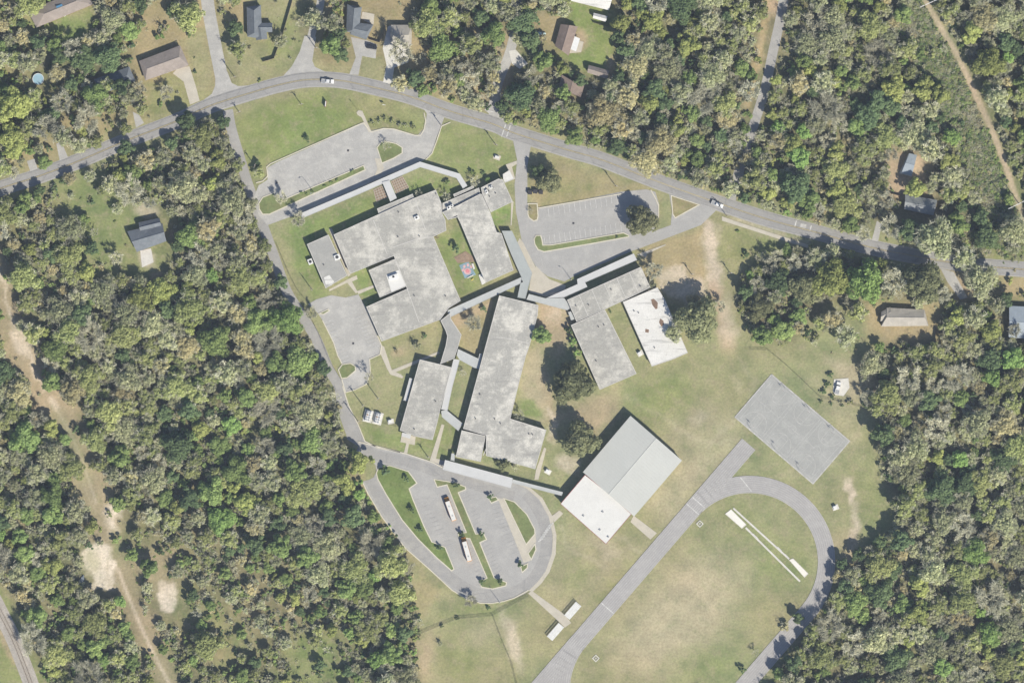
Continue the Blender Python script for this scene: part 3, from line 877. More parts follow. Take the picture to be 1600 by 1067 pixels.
# green islands and their kerbs
ISL = {
    'front': [Z(400, 180, 5.714, [(1080, 290), (1120, 240), (1180, 240), (1250, 255), (1305, 290), (1305, 340), (1230, 385), (1125, 430)]),
              Z(400, 180, 5.714, [(25, 790), (60, 735), (160, 695), (190, 735), (260, 750), (960, 450), (975, 490), (120, 885), (60, 885), (30, 840)])],
    'east': [Z(820, 280, 7.27, [(105, 680), (130, 640), (180, 640), (195, 690), (205, 750), (300, 748), (1120, 610), (1180, 640), (1180, 655), (800, 725), (220, 825), (150, 800), (115, 740)]),
             Z(820, 280, 7.27, [(35, 280), (140, 280), (150, 420), (140, 465), (100, 475), (50, 440), (35, 400)]),
             Z(800, 267, 4, [(995, 155), (1170, 212), (1020, 295), (1005, 270)])],
    'staff': [Z(480, 480, 8, [(150, 80), (265, 25), (275, 45), (200, 90)]),
              Z(480, 480, 8, [(440, 715), (540, 700), (600, 735), (605, 790), (500, 880), (430, 890), (390, 780)])],
    'loop': [Z(560, 690, 4.103, [(115, 200), (130, 165), (200, 152), (320, 190), (375, 265), (325, 300), (350, 370), (420, 540), (470, 640), (555, 675), (613, 815), (598, 826), (500, 740), (380, 620), (280, 500), (180, 340), (125, 240)]),
             Z(560, 690, 4.103, [(485, 240), (620, 262), (685, 288), (688, 305), (640, 325), (752, 590), (800, 585), (822, 625), (778, 645), (870, 870), (950, 900), (945, 922), (860, 942), (790, 930), (775, 898), (825, 872), (715, 620), (640, 612), (640, 588), (692, 580), (568, 275), (505, 290)]),
             Z(560, 690, 4.103, [(932, 362), (1000, 385), (1080, 465), (1130, 560), (1132, 590), (1075, 658)]),
             Z(560, 690, 4.103, [(1132, 655), (1138, 690), (1108, 755), (1088, 715)]),
             Z(560, 690, 4.103, [(1040, 800), (1085, 780), (1082, 808), (1050, 836)]),
             Z(560, 690, 4.103, [(835, 362), (880, 352), (898, 372), (852, 392)])],
}
for k, polys in ISL.items():
    for p in polys:
        mt = M['green_grass'] if k == 'loop' and polys.index(p) == 0 else M['grass']
        if k == 'loop' and polys.index(p) in (1,) or (k == 'east' and polys.index(p) > 0): mt = M['dry_grass'] if k == 'east' else M['grass']
        z = 0.262
        isl = sheet('grass_island', p, mt, z=z)
        kerb(p, M['kerb'], 0.45, 0.29, True, 'kerb', isl)
for p in (Z(400, 180, 5.714, [(0, 605), (60, 590), (105, 545), (95, 465), (130, 435), (920, 85), (960, 70), (1000, 120), (1030, 150), (1140, 120), (1230, 125), (1420, 182), (1470, 180), (1500, 130), (1515, 50), (1500, -20)]),
          Z(400, 0, 4, [(1215, 765), (1160, 790), (1130, 880), (1100, 960), (1060, 1000)]),
          Z(820, 280, 7.27, [(150, 330), (1110, 165)]),
          Z(820, 280, 7.27, [(1430, 120), (1490, 230), (1520, 300), (1520, 420), (1500, 500)]),
          Z(560, 690, 4.103, [(0, 0), (300, 75), (470, 130), (540, 165)]),
          Z(560, 690, 4.103, [(25, 255), (60, 330), (150, 480), (300, 680), (460, 820), (600, 950), (700, 1010), (780, 1032), (850, 1035), (930, 1022), (1000, 1000), (1090, 950)]),
          Z(480, 480, 8, [(190, 160), (330, 440), (380, 600), (440, 715)]),
          Z(480, 480, 8, [(430, 900), (480, 1064), (600, 1030), (740, 960), (790, 820), (780, 650), (910, 590), (930, 480), (740, 20)]),
          Z(400, 534, 4, [(540, 275), (580, 400), (640, 520), (680, 620), (760, 660), (900, 690)])):
    kerb(p, M['kerb'], 0.45, 0.29, False)

# painted markings (flat print on the paving)
ZM = LAYER[0] + 0.01


def stripes(name, segs, width, mat, parent=None, z=None):
    mb = MB()
    for s in segs: ribbon_mb(mb, toW(s), width, z or ZM)
    o = mb.build(name, mat, parent)
    if parent is None: o['kind'] = 'structure'
    return o


mc = catmull(MAIN)
for d in (-5.6, 5.6):
    LAYER[0] += 0.003
    mb = MB(); ribbon_mb(mb, toW(offset_line(mc, d)), 2.5, ZM - 0.004); o = mb.build('wheel_lane', M['wheel_lane'], main_road)
off = [offset_line(mc, d) for d in (-0.45, 0.45, -10.3, 10.3)]
stripes('road_marking', off[:2], 0.16, M['yellow_paint'])
stripes('road_marking', off[2:], 0.14, M['worn_paint'])


def bays(a, b, depth, n, ang_vec):
    out = []
    for i in range(n + 1):
        t = i / n
        x, y = a[0] + (b[0] - a[0]) * t, a[1] + (b[1] - a[1]) * t
        out.append([(x, y), (x + ang_vec[0] * depth, y + ang_vec[1] * depth)])
    return out


seg = []
seg += bays(Z(820, 280, 7.27, [(262, 318)])[0], Z(820, 280, 7.27, [(1040, 190)])[0], 14, 13, (0.12, 0.99))
seg += bays(Z(820, 280, 7.27, [(230, 748)])[0], Z(820, 280, 7.27, [(1100, 605)])[0], 15, 15, (-0.12, -0.99))
stripes('parking_line', seg, 0.22, M['white_paint'])
seg = bays((436, 258), (562, 201), 15, 16, (0.38, 0.92)) + bays((455, 306), (560, 262), 16, 15, (-0.52, -0.85))
stripes('parking_line', seg, 0.18, M['worn_paint'])
seg = bays((506, 505), (534, 566), 14, 11, (0.92, -0.36)) + bays((570, 492), (592, 540), 15, 9, (-0.92, 0.36))
stripes('parking_line', seg, 0.2, M['white_paint'])
T4 = lambda *p: Z(560, 690, 4.103, list(p))
seg = bays(T4((365, 375))[0], T4((560, 670))[0], 14, 12, (0.9, -0.3)) + bays(T4((660, 345))[0], T4((750, 560))[0], 15, 9, (0.85, -0.45)) + bays(T4((790, 660))[0], T4((870, 850))[0], 15, 8, (0.85, -0.45)) \
    + bays(T4((905, 400))[0], T4((1040, 700))[0], 14, 13, (-0.93, 0.28)) + bays(T4((735, 680))[0], T4((820, 860))[0], 14, 8, (-0.9, 0.35)) + bays(T4((590, 330))[0], T4((690, 560))[0], 13, 9, (-0.9, 0.35))
stripes('parking_line', seg, 0.14, M['worn_paint'])
stripes('crosswalk_marking', bays(T4((1150, 640))[0], T4((1215, 540))[0], 12, 7, (0.72, -0.42)), 0.45, M['white_paint'])
stripes('crosswalk_marking', [Z(400, 0, 4, [(1560, 780), (1535, 855)]), Z(400, 0, 4, [(1590, 785), (1565, 860)]), Z(400, 0, 4, [(1430, 685), (1485, 702)])], 0.5, M['white_paint'])
stripes('crosswalk_marking', [Z(1200, 267, 4, [(178, 312), (168, 345)]), Z(1200, 267, 4, [(272, 340), (262, 374)])], 0.5, M['white_paint'])
sheet('speed_hump', Z(1200, 267, 4, [(205, 330), (240, 335), (235, 360), (200, 352)]), M['worn_paint'], z=ZM)
stripes('stop_line', [[(845, 402), (848, 415)]], 0.3, M['worn_paint'])
for x, y in ((544, 235.6), (432.7, 286), (896, 349), (552, 536.5)):
    mb = MB(); mb.box((0, 0, 0), (0.9, 0.9, 0.03)); mb.build('drain_grate', M['dark_metal'], None, W(x, y, ZM))['kind'] = 'structure'

# running track: two straights with chutes, two bends
dS = Vector((-0.653, 0.757)); nS = Vector((0.757, 0.653))
c1 = Vector((1171, 877)); c2 = c1 + dS * 266


def oval(R):
    pts = []
    a0 = math.atan2(-nS.y, -nS.x)
    for i in range(41):
        a = a0 + math.pi * i / 40
        pts.append((c1.x + R * math.cos(a), c1.y + R * math.sin(a)))
    for i in range(41):
        a = a0 + math.pi + math.pi * i / 40
        pts.append((c2.x + R * math.cos(a), c2.y + R * math.sin(a)))
    return pts


trk = MB()
Ri, Ro = 107, 134
a_in, a_out = toW(oval(Ri)), toW(oval(Ro))
LAYER[0] += 0.003
zt = LAYER[0]
for i in range(len(a_in)):
    j = (i + 1) % len(a_in)
    trk.face([(*a_in[i], zt), (*a_in[j], zt), (*a_out[j], zt), (*a_out[i], zt)])
track = tag(trk.build('running_track', M['track']), kind='structure')
q0 = c1 - nS * Ri; q1 = c1 - nS * Ro
e0 = q0 - dS * 138; e1 = q1 - dS * 138
f0 = q0 + dS * 400; f1 = q1 + dS * 400
sheet('track_straight', [tuple(e0), tuple(e1), tuple(f1), tuple(f0)], M['track'], parent=track)
zl = LAYER[0] + 0.008
segs = []
for k in range(1, 9):
    R = Ri + (Ro - Ri) * k / 8 - 0.3
    segs.append(oval(R))
stripes('lane_line', [s + s[:1] for s in segs] + [oval(Ri + 0.4) + oval(Ri + 0.4)[:1]], 0.15, M['worn_paint'], track, zl)
segs = []
for k in range(0, 9):
    b = c1 - nS * (Ri + (Ro - Ri) * k / 8)
    segs.append([tuple(b - dS * 138), tuple(b)])
    segs.append([tuple(b + dS * 266), tuple(b + dS * 400)])
stripes('lane_line', segs, 0.15, M['worn_paint'], track, zl)
marks = []
for s0, s1, k in ((-4, -4, 1), (200, 200, 1), (-18, -18, 0)):
    pa = c1 - nS * (Ri + 1) + dS * s0; pb = c1 - nS * (Ro - 1) + dS * s1
    marks.append([tuple(pa), tuple(pb)])
marks.append([(1157, 746), (1174, 767)])
stripes('finish_line', marks, 0.45, M['white_paint'], track, zl + 0.005)

# ball court pad with three courts
cA, cB, cC = [Vector(p) for p in Z(1140, 570, 5.335, [(350, 80), (1000, 635), (45, 435)])]
U, V_ = cB - cA, cC - cA
pad = sheet('ball_court_pad', [tuple(cA), tuple(cB), tuple(cB + V_), tuple(cC)], M['court'])
zc = LAYER[0] + 0.006
uv = lambda u, v: tuple(cA + U * u + V_ * v)
lines = []
ul, vl = U.length, V_.length
for k in range(3):
    u0, u1 = 0.045 + k * 0.313, 0.045 + k * 0.313 + 0.285
    um = (u0 + u1) / 2
    lines += [[uv(u0, 0.05), uv(u1, 0.05), uv(u1, 0.95), uv(u0, 0.95), uv(u0, 0.05)], [uv(u0, 0.5), uv(u1, 0.5)]]
    r = 6.0
    lines.append([uv(um + r * math.cos(a) / ul, 0.5 + r * math.sin(a) / vl) for a in np.linspace(0, 2 * math.pi, 25)])
    for sgn, vb in ((1, 0.05), (-1, 0.95)):
        kw = 6.0 / ul; kd = 19.5 / vl
        lines.append([uv(um - kw, vb), uv(um - kw, vb + sgn * kd), uv(um + kw, vb + sgn * kd), uv(um + kw, vb)])
        lines.append([uv(um + r * math.cos(a) / ul, vb + sgn * (kd + r * math.sin(a) / vl)) for a in np.linspace(0, math.pi, 13)])
        lines.append([uv(um + 19.5 * math.cos(a) / ul, vb + sgn * (5 / vl + 21 * math.sin(a) / vl)) for a in np.linspace(0, math.pi, 21)])
stripes('court_line', lines, 0.14, M['worn_paint'], pad, zc)
stripes('court_line', [[uv(0, 0), uv(1, 0), uv(1, 1), uv(0, 1), uv(0, 0)]], 0.5, M['worn_paint'], pad, zc)

# jumping pits and runways inside the track
RW = [[(1165, 824), (1250, 908)], [(1145.7, 793.6), (1233, 873)]]
for r_w in RW: sheet('jump_runway', [tuple(p) for p in (offset_line(r_w, 1.4) + offset_line(r_w, -1.4)[::-1])], M['pale_concrete'])
stripes('runway_marking', [[(1166, 825), (1172, 831)], [(1176, 834), (1184, 842)], [(1214, 854.5), (1221, 861)], [(1226, 866), (1232, 872)]], 0.9, M['white_paint'])
for p, lb in ((Z(1040, 680, 4.446, [(415, 545), (455, 515), (560, 620), (530, 645)]), 'white sand jumping pit at the upper end of the infield runways'),
              (Z(1040, 680, 4.446, [(860, 865), (885, 855), (990, 960), (965, 985)]), 'white sand jumping pit by the bend, its low end near the trees')):
    mb = MB(); mb.prism(toW(p), -0.02, 0.16)
    o = tag(mb.build('sand_pit', M['sand']), lb, 'sand pit', 'jumping pits in the infield')
    kerb(p, M['pale_concrete'], 0.25, 0.22, True, 'pit_edge', o)
for x, y in ((1093.5, 818), (931, 1028)):
    kerb([(x - 5, y), (x, y - 5), (x + 5, y), (x, y + 5)], M['pale_concrete'], 0.4, 0.27, True, 'throwing_circle')
    sheet('throwing_slab', [(x - 2, y), (x, y - 2), (x + 2, y), (x, y + 2)], M['worn_paint'])

# railway
RAIL = [(-60, 835), (-10, 935), (20, 995), (42, 1050), (60, 1100), (90, 1170)]
road('railway_ballast', RAIL, 24, M['ballast'])
rc = toW(catmull(RAIL, 2.0))
bal = MB(); ribbon_mb(bal, rc, 4.2, 0.45, 0.2); tb = tag(bal.build('railway_bed', M['ballast']), kind='structure')
sl = MB()
dacc = 0
for i in range(len(rc) - 1):
    a, b = Vector(rc[i]), Vector(rc[i + 1])
    ang = math.atan2(b.y - a.y, b.x - a.x)
    sl.box(((a.x + b.x) / 2, (a.y + b.y) / 2, 0.50), (0.25, 2.6, 0.14), ang)
s_ = sl.build('sleeper', M['pale_wood'], tb); s_['kind'] = 'stuff'
for d in (-0.75, 0.75):
    rl = MB(); ribbon_mb(rl, offset_line(rc, d), 0.16, 0.74, 0.55); rl.build('rail', M['rail_steel'], tb)

# ------------------------------------------------------------------ buildings


def centroid(p):
    return (sum(a[0] for a in p) / len(p), sum(a[1] for a in p) / len(p))


def local(poly, org):
    w = toW(poly)
    return [(x - org[0], y - org[1]) for x, y in w]


def ccw(p):
    a = sum(p[i][0] * p[(i + 1) % len(p)][1] - p[(i + 1) % len(p)][0] * p[i][1] for i in range(len(p)))
    return p if a > 0 else p[::-1]


FOOT = []            # building footprints, no woodland inside


def flat_block(root, org, poly, h, roof, wall='stucco', trim='roof_trim', z0=0.0, t=0.28, names=('wall', 'roof', 'roof_edge'), over=0.25):
    p = ccw(local(poly, org))
    FOOT.append(poly)
    ins = offset_line(p, over, True)
    mb = MB(); mb.prism(ins, z0, h - t); mb.build(names[0], M[wall], root)
    mb = MB(); mb.prism(p, h - t + 0.003, h, bottom=True); r = mb.build(names[1], M[roof], root)
    ring = offset_line(p, 0.14, True)
    mb = MB(); ribbon_mb(mb, ring, 0.28, h + 0.09, h + 0.001, True); mb.build(names[2], M[trim], r)
    return r


def roof_bits(root, org, h, vents=(), units=(), curbs=()):
    for x, y in vents:
        a = W(x, y); mb = MB()
        mb.tube((a[0] - org[0], a[1] - org[1], h), (a[0] - org[0], a[1] - org[1], h + 0.55), 0.16, 0.16, 8)
        mb.tube((a[0] - org[0], a[1] - org[1], h + 0.55), (a[0] - org[0], a[1] - org[1], h + 0.72), 0.3, 0.16, 8)
        mb.build('roof_vent', M['dark_metal'], root)
    for x, y, sx, sy, sz, rz in units:
        a = W(x, y); mb = MB()
        mb.box((0, 0, sz / 2 + 0.1), (sx, sy, sz)); mb.box((0, 0, 0.05), (sx + 0.3, sy + 0.3, 0.1))
        o = mb.build('rooftop_unit', M['white_metal'], root, (a[0] - org[0], a[1] - org[1], h + 0.002), (0, 0, math.radians(rz)))
        g = MB(); g.tube((0, 0, sz + 0.1), (0, 0, sz + 0.16), min(sx, sy) * 0.36, min(sx, sy) * 0.36, 12); g.build('fan_grille', M['dark_metal'], o)


def flat_building(name, label, blocks, group=None, **kw):
    c = W(*centroid(blocks[0][0]))
    root = empty(name, (c[0], c[1], 0), 0, label, 'school building', group)
    for b in blocks:
        flat_block(root, c, *b)
    roof_bits(root, c, blocks[0][1], **kw)
    return root, c


def seam(root, org, pts, h, w=0.3, mat='roof_trim'):
    mb = MB(); ribbon_mb(mb, [(a - org[0], b - org[1]) for a, b in toW(pts)], w, h + 0.05, h + 0.002)
    mb.build('roof_joint', M[mat], root)


GS = 'flat roofed school buildings'
MAIN_P = Z(400, 267, 4, [(487, 400), (770, 272), (990, 172), (1125, 120), (1160, 205), (1165, 268), (1185, 310), (1190, 375), (1110, 412), (1280, 812), (1205, 858), (1152, 930), (785, 1066), (690, 850), (945, 738), (862, 533), (590, 645)])
r, c = flat_building('school_building', 'largest pale flat roofed school block, stepped round a white patched inner wing', [
    (MAIN_P, 3.6, 'flat_roof'),
    (Z(400, 267, 4, [(757, 238), (980, 145), (988, 170), (768, 270)]), 3.15, 'flat_roof'),
    (Z(400, 267, 4, [(705, 622), (868, 552), (942, 722), (775, 792)]), 3.45, 'flat_roof'),
], GS, vents=Z(400, 267, 4, [(892, 260), (888, 414), (1022, 410), (990, 780), (1185, 782), (1125, 145)]),
    units=[(651, 340.5, 2.2, 1.4, 0.9, 22), (615, 432.5, 4.4, 1.6, 1.1, 20)])
for s in (Z(400, 267, 4, [(735, 310), (820, 520)]), Z(400, 267, 4, [(855, 480), (1030, 420), (1110, 415)]), Z(400, 267, 4, [(1000, 195), (1060, 370)]), Z(400, 267, 4, [(945, 735), (1020, 945)])):
    seam(r, c, s, 3.6)
w_ = ccw(local(Z(460, 360, 8, [(1150, 560), (1310, 495), (1400, 690), (1215, 770)]), c))
mb = MB(); mb.prism(w_, 3.455, 3.49); mb.build('white_roof_patch', M['gym_membrane'], r)
r, c = flat_building('annex', 'small grey flat roofed annex beside the school\'s west drive lawn', [(Z(400, 267, 4, [(320, 460), (455, 400), (572, 655), (437, 735)]), 3.5, 'flat_roof_grey')], GS,
                     vents=Z(400, 267, 4, [(425, 588)]), units=[(527, 402, 2.6, 2.2, 0.8, 22)])
mb = MB(); mb.prism(ccw(local(Z(460, 360, 8, [(370, 590), (440, 560), (500, 640), (470, 690), (400, 700)]), c)), 3.505, 3.54); mb.build('white_roof_patch', M['flat_roof_white'], r)
t = empty('air_conditioner', W(485, 409), math.radians(22), 'pale air conditioning unit against the annex wall', 'air conditioner')
mb = MB(); mb.box((0, 0, 0.9), (2.2, 2.6, 1.8)); mb.build('housing', M['white_metal'], t, bevel=0.05)
mb = MB(); mb.tube((0, 0, 1.8), (0, 0, 1.9), 0.7, 0.7, 14); mb.build('fan_grille', M['dark_metal'], t)

B_P = Z(640, 240, 8, [(410, 737), (600, 652), (880, 507), (905, 512), (1010, 742), (1090, 985)]) + Z(640, 360, 8, [(1150, 40), (1300, 500), (950, 655)]) + Z(640, 240, 8, [(640, 880), (600, 800), (480, 832)])
r, c = flat_building('classroom_wing', 'pale flat roofed wing between the paw print court and the car park drive', [
    (B_P, 4.0, 'flat_roof_worn'),
    (Z(640, 240, 8, [(412, 622), (868, 430), (884, 495), (600, 640), (412, 728)]), 3.1, 'flat_roof'),
    (Z(640, 240, 8, [(545, 512), (800, 402), (806, 432), (560, 545)]), 2.7, 'flat_roof'),
], GS, units=[(701, 325, 1.6, 1.2, 0.7, 22), (706, 322, 1.2, 1.0, 0.7, 22)])
seam(r, c, Z(640, 240, 8, [(490, 832), (598, 780)]), 4.0, 0.4, 'dark_metal')
r, c = flat_building('kitchen_block', 'pale kitchen block with dark rooftop fans next to the drive', [
    (Z(640, 240, 8, [(892, 430), (1110, 318), (1165, 330), (1290, 605), (1015, 738), (908, 505)]), 3.7, 'flat_roof_worn'),
    (Z(640, 240, 8, [(1165, 262), (1250, 208), (1308, 322), (1190, 372), (1170, 325)]), 3.0, 'flat_roof_white'),
], GS, vents=Z(640, 240, 8, [(960, 445), (990, 470), (1075, 500), (1000, 540), (1040, 425)]), units=[(767, 293, 1.4, 1.0, 0.8, 22), (760, 300, 1.0, 1.6, 0.8, 22)])
# classroom C
r, c = flat_building('administration_wing', 'narrow flat roofed wing by the two chiller units', [
    (Z(400, 534, 4, [(1025, 110), (1150, 140), (1225, 160), (1150, 430), (1135, 500), (1105, 612), (1000, 590), (900, 552)]), 3.6, 'flat_roof'),
    (Z(660, 480, 8, [(228, 168), (350, 70), (360, 150), (490, 345), (440, 520), (400, 640), (222, 712), (292, 480), (312, 360), (290, 290)]), 3.3, 'flat_roof_grey'),
], GS, vents=Z(560, 600, 8, [(965, 212), (700, 560)]))
mb = MB(); mb.prism(ccw(local(Z(400, 534, 4, [(912, 568), (998, 592), (992, 645), (902, 625)]), c)), 0.02, 0.25); mb.build('porch_slab', M['concrete'], r)
mb = MB(); mb.prism(ccw(local(Z(400, 534, 4, [(915, 565), (970, 578), (964, 604), (912, 590)]), c)), 2.6, 2.75, True); mb.build('porch_roof', M['canopy_white'], r)
# long block D
r, c = flat_building('long_classroom_block', 'long flat roofed classroom block running up to the covered crossing', [
    (Z(660, 480, 8, [(960, -145), (1450, -25), (1440, 100), (1340, 480), (1290, 620), (1200, 975)]) + Z(700, 600, 8, [(780, 430), (1230, 570), (1090, 1060), (770, 970), (475, 892), (480, 640), (190, 555)]), 4.0, 'flat_roof_worn'),
    (Z(700, 600, 8, [(172, 575), (470, 645), (410, 968), (98, 905)]), 3.5, 'flat_roof_worn'),
], GS, vents=Z(700, 600, 8, [(345, 428), (583, 432), (400, 128), (655, 490), (1010, 620), (1055, 628)]))
seam(r, c, Z(660, 480, 8, [(920, 375), (1120, 400), (1330, 450)]), 4.0)
seam(r, c, Z(700, 600, 8, [(480, 640), (480, 800), (440, 890)]), 4.0)
r, c = flat_building('classroom_block', 'flat roofed classroom block behind the stepped front canopy', [(Z(880, 440, 8, [(48, 230), (970, -183), (1088, 75), (740, 245), (525, 345), (165, 503)]), 4.0, 'flat_roof')], GS,
                     vents=Z(880, 440, 8, [(960, 58), (597, 100), (158, 302), (315, 290)]))
for u_ in (0.16, 0.33, 0.5, 0.67, 0.84):
    a_0, b_0 = Vector((48, 230)).lerp(Vector((970, -183)), u_), Vector((165, 503)).lerp(Vector((1088, 75)), u_)
    seam(r, c, Z(880, 440, 8, [tuple(a_0.lerp(b_0, 0.03)), tuple(a_0.lerp(b_0, 0.97))]), 4.0, 0.25)
r, c = flat_building('classroom_block', 'grey flat roofed block beside the green courtyard strip, its far end at the playing field', [(Z(880, 440, 8, [(95, 545), (520, 352), (915, 1150), (455, 1350)]), 3.8, 'flat_roof')], GS,
                     vents=Z(880, 440, 8, [(507, 540), (410, 990), (440, 565)]))
r, c = flat_building('classroom_block', 'white flat roofed block with rust brown stained patches under the big oak', [(Z(880, 440, 8, [(742, 255), (1175, 72), (1275, 240), (1555, 890), (1385, 965), (1105, 1062)]), 3.9, 'flat_roof_white')], GS,
                     vents=Z(880, 440, 8, [(883, 368), (1140, 826), (940, 390)]))
for p in ([(1095, 225), (1130, 215), (1180, 265), (1175, 340), (1150, 345), (1110, 290)], [(1210, 460), (1250, 490), (1255, 540), (1225, 565), (1195, 510)], [(1025, 590), (1070, 600), (1065, 640), (1022, 632)]):
    mb = MB(); mb.prism(ccw(local(Z(880, 440, 8, p), c)), 3.905, 3.93); mb.build('stained_roof_patch', M['rust'], r)
t = empty('porch_canopy', W(890, 492), 0, 'small grey lean-to canopy at the end wall of the classroom block', 'canopy')
mb = MB(); mb.prism(ccw(local(Z(880, 440, 8, [(60, 382), (95, 372), (142, 470), (98, 485)]), W(890, 492))), 2.5, 2.65, True); mb.build('roof', M['canopy_grey'], t)
for q in local(Z(880, 440, 8, [(68, 390), (105, 475)]), W(890, 492)):
    mb = MB(); mb.tube((*q, 0), (*q, 2.5), 0.06, 0.06, 6); mb.build('post', M['steel'], t)

# gymnasium
g0 = W(988, 727)
gym = empty('gymnasium', (g0[0], g0[1], 0), 0, 'large gymnasium with a pale two-slope metal roof and lower white roofed front', 'gymnasium')
GA, GB, GD, GE = [Vector((W(*p)[0] - g0[0], W(*p)[1] - g0[1])) for p in ((984.8, 649.2), (1065, 718.9), (990.4, 806), (910.6, 736.9))]
eav, rid = 4.9, 6.2
RA, RD = (GA + GB) / 2, (GE + GD) / 2
FOOT.append([(984.8, 649.2), (1065, 718.9), (990.4, 806), (910.6, 736.9)])
mb = MB()
ins = [GA * 0.985, GB * 0.985, GD * 0.985, GE * 0.985]
mb.face([(*ins[1], 0), (*ins[0], 0), (*ins[0], eav - .2), (*(RA * 0.985), rid - .2), (*ins[1], eav - .2)])
mb.face([(*ins[3], 0), (*ins[2], 0), (*ins[2], eav - .2), (*(RD * 0.985), rid - .2), (*ins[3], eav - .2)])
mb.face([(*ins[0], 0), (*ins[3], 0), (*ins[3], eav - .2), (*ins[0], eav - .2)])
mb.face([(*ins[2], 0), (*ins[1], 0), (*ins[1], eav - .2), (*ins[2], eav - .2)])
mb.build('wall', M['stucco'], gym)
for a, b, c_, d in ((GA, GE, RD, RA), (GD, GB, RA, RD)):
    mb = MB()
    tp = [(*a, eav), (*b, eav), (*c_, rid), (*d, rid)]
    bt = [(x, y, z - 0.18) for x, y, z in tp]
    mb.face(tp); mb.face(bt[::-1])
    for i in range(4):
        j = (i + 1) % 4
        if i != 2: mb.face([tp[j], tp[i], bt[i], bt[j]])
    sl_ = mb.build('roof_slope', M['gym_metal'], gym)
    sm = MB()
    A, Bv, Cv, Dv = [Vector(p) for p in tp]
    for k in range(1, 24):
        u = k / 24
        sm.tube(A.lerp(Bv, u), Dv.lerp(Cv, u), 0.04, 0.04, 4)
    o = sm.build('standing_seams', M['gym_metal'], sl_); o['kind'] = 'stuff'
mb = MB(); mb.tube((*RA, rid), (*RD, rid), 0.14, 0.14, 6); mb.build('ridge_cap', M['gym_metal'], gym)
LW = [(914, 741.5), (951.5, 771), (986, 802.5), (946.6, 849), (875.8, 786.4)]
FOOT.append(LW)
lw = ccw(local(LW, g0))
mb = MB(); mb.prism(offset_line(lw, 0.3, True), 0, 4.0); mb.build('front_wall', M['stucco'], gym)
mb = MB(); mb.prism(lw, 4.003, 4.4, True); fr = mb.build('front_roof', M['gym_membrane'], gym)
mb = MB(); ribbon_mb(mb, offset_line(lw, 0.0, True), 0.22, 4.44, 4.0, True); mb.build('red_fascia', M['red_trim'], fr)
for x, y in ((941.5, 799), (937, 827), (950, 838), (911.5, 805)):
    a = W(x, y); mb = MB(); mb.box((a[0] - g0[0], a[1] - g0[1], 4.6), (0.8, 0.8, 0.4), 0.8); mb.build('roof_hatch', M['steel'], gym)

# covered walkways


def walkway(label, polys, h, mat, posts=(), name='covered_walkway', every=6.0):
    c = W(*centroid(polys[0]))
    root = empty(name, (c[0], c[1], 0), 0, label, 'walkway roof', 'covered walkways of the school')
    for i, p in enumerate(polys):
        q = ccw(local(p, c)); FOOT.append(p)
        mb = MB(); mb.prism(q, h - 0.16 + 0.003 * i, h + 0.003 * i, True); rf = mb.build('roof', M[mat], root)
        mb = MB(); ribbon_mb(mb, offset_line(q, 0.07, True), 0.14, h + 0.07 + 0.003 * i, h - 0.2 + 0.003 * i, True); mb.build('gutter', M[mat], rf)
        ins = offset_line(q, 0.45, True)
        for k in range(len(ins)):
            a, b = Vector(ins[k]), Vector(ins[(k + 1) % len(ins)])
            n = max(1, int((b - a).length / every))
            for j in range(n):
                pt = a.lerp(b, j / n)
                mb = MB(); mb.tube((*pt, 0), (*pt, h - 0.16), 0.08, 0.08, 5, False); mb.build('post', M['steel'], root)
    return root


def strip(line, w):
    return offset_line(line, w / 2) + offset_line(line, -w / 2)[::-1]


walkway('long white covered walkway along the front drive, bending towards the kitchen block', [strip([(470.5, 338), (560, 300), (656.5, 257.5), (716, 275.5), (727, 293)], 8.2)], 2.5, 'canopy_white')
walkway('short white covered link across the garden beds', [Z(460, 240, 8, [(1100, 360), (1190, 338), (1282, 560), (1200, 605)])], 2.75, 'canopy_white')
walkway('blue grey covered walkway curving down the car park drive', [[(784, 361), (800, 361), (815, 392), (831.5, 427), (821, 467), (808.5, 465), (815, 434), (799, 398)]], 2.6, 'canopy_blue')
walkway('pale covered walkway under the paw print courtyard', [[(699.5, 485), (814, 433.5), (818, 441), (701, 497)]], 2.6, 'canopy_grey')
walkway('stepped pale covered walkway in front of the drop-off drive', [Z(800, 360, 8, [(425, 848), (820, 672), (812, 612), (1520, 290), (1562, 372), (915, 652), (942, 708), (650, 838)])], 2.6, 'canopy_white')
walkway('grey covered walkway over the clay yard, joining the stepped walkway', [Z(800, 360, 8, [(212, 795), (415, 850), (650, 845), (740, 965), (690, 1000), (180, 865)])], 2.45, 'canopy_grey')
walkway('white covered walkway down the side of the narrow wing', [Z(660, 480, 8, [(392, 645), (468, 660), (375, 1000), (315, 1290), (235, 1275), (300, 1000)])], 2.6, 'canopy_white')
walkway('pale covered link slanting from the white walkway to the lower end of the long block', [Z(560, 600, 8, [(1100, 322), (1305, 490), (1250, 585), (1045, 410), (1035, 335)])], 2.5, 'canopy_grey')
walkway('pale covered link nearest the bare courtyard tree', [Z(660, 480, 8, [(448, 522), (700, 642), (715, 578), (746, 582), (710, 772), (645, 755), (470, 660), (430, 600)])], 2.5, 'canopy_grey')
walkway('narrow pale door canopy on the wall facing the chiller lawn', [Z(400, 534, 4, [(960, 225), (980, 230), (945, 370), (922, 365)])], 2.4, 'canopy_white')
walkway('wide pale bus canopy along the head of the bus loop', [Z(560, 690, 4.103, [(556, 115), (990, 232), (978, 296), (542, 178)])], 3.0, 'canopy_white', name='bus_canopy')
walkway('grey covered walkway from the bus canopy to the gymnasium door', [Z(560, 690, 4.103, [(990, 240), (1312, 322), (1302, 345), (984, 262)])], 2.6, 'canopy_grey')
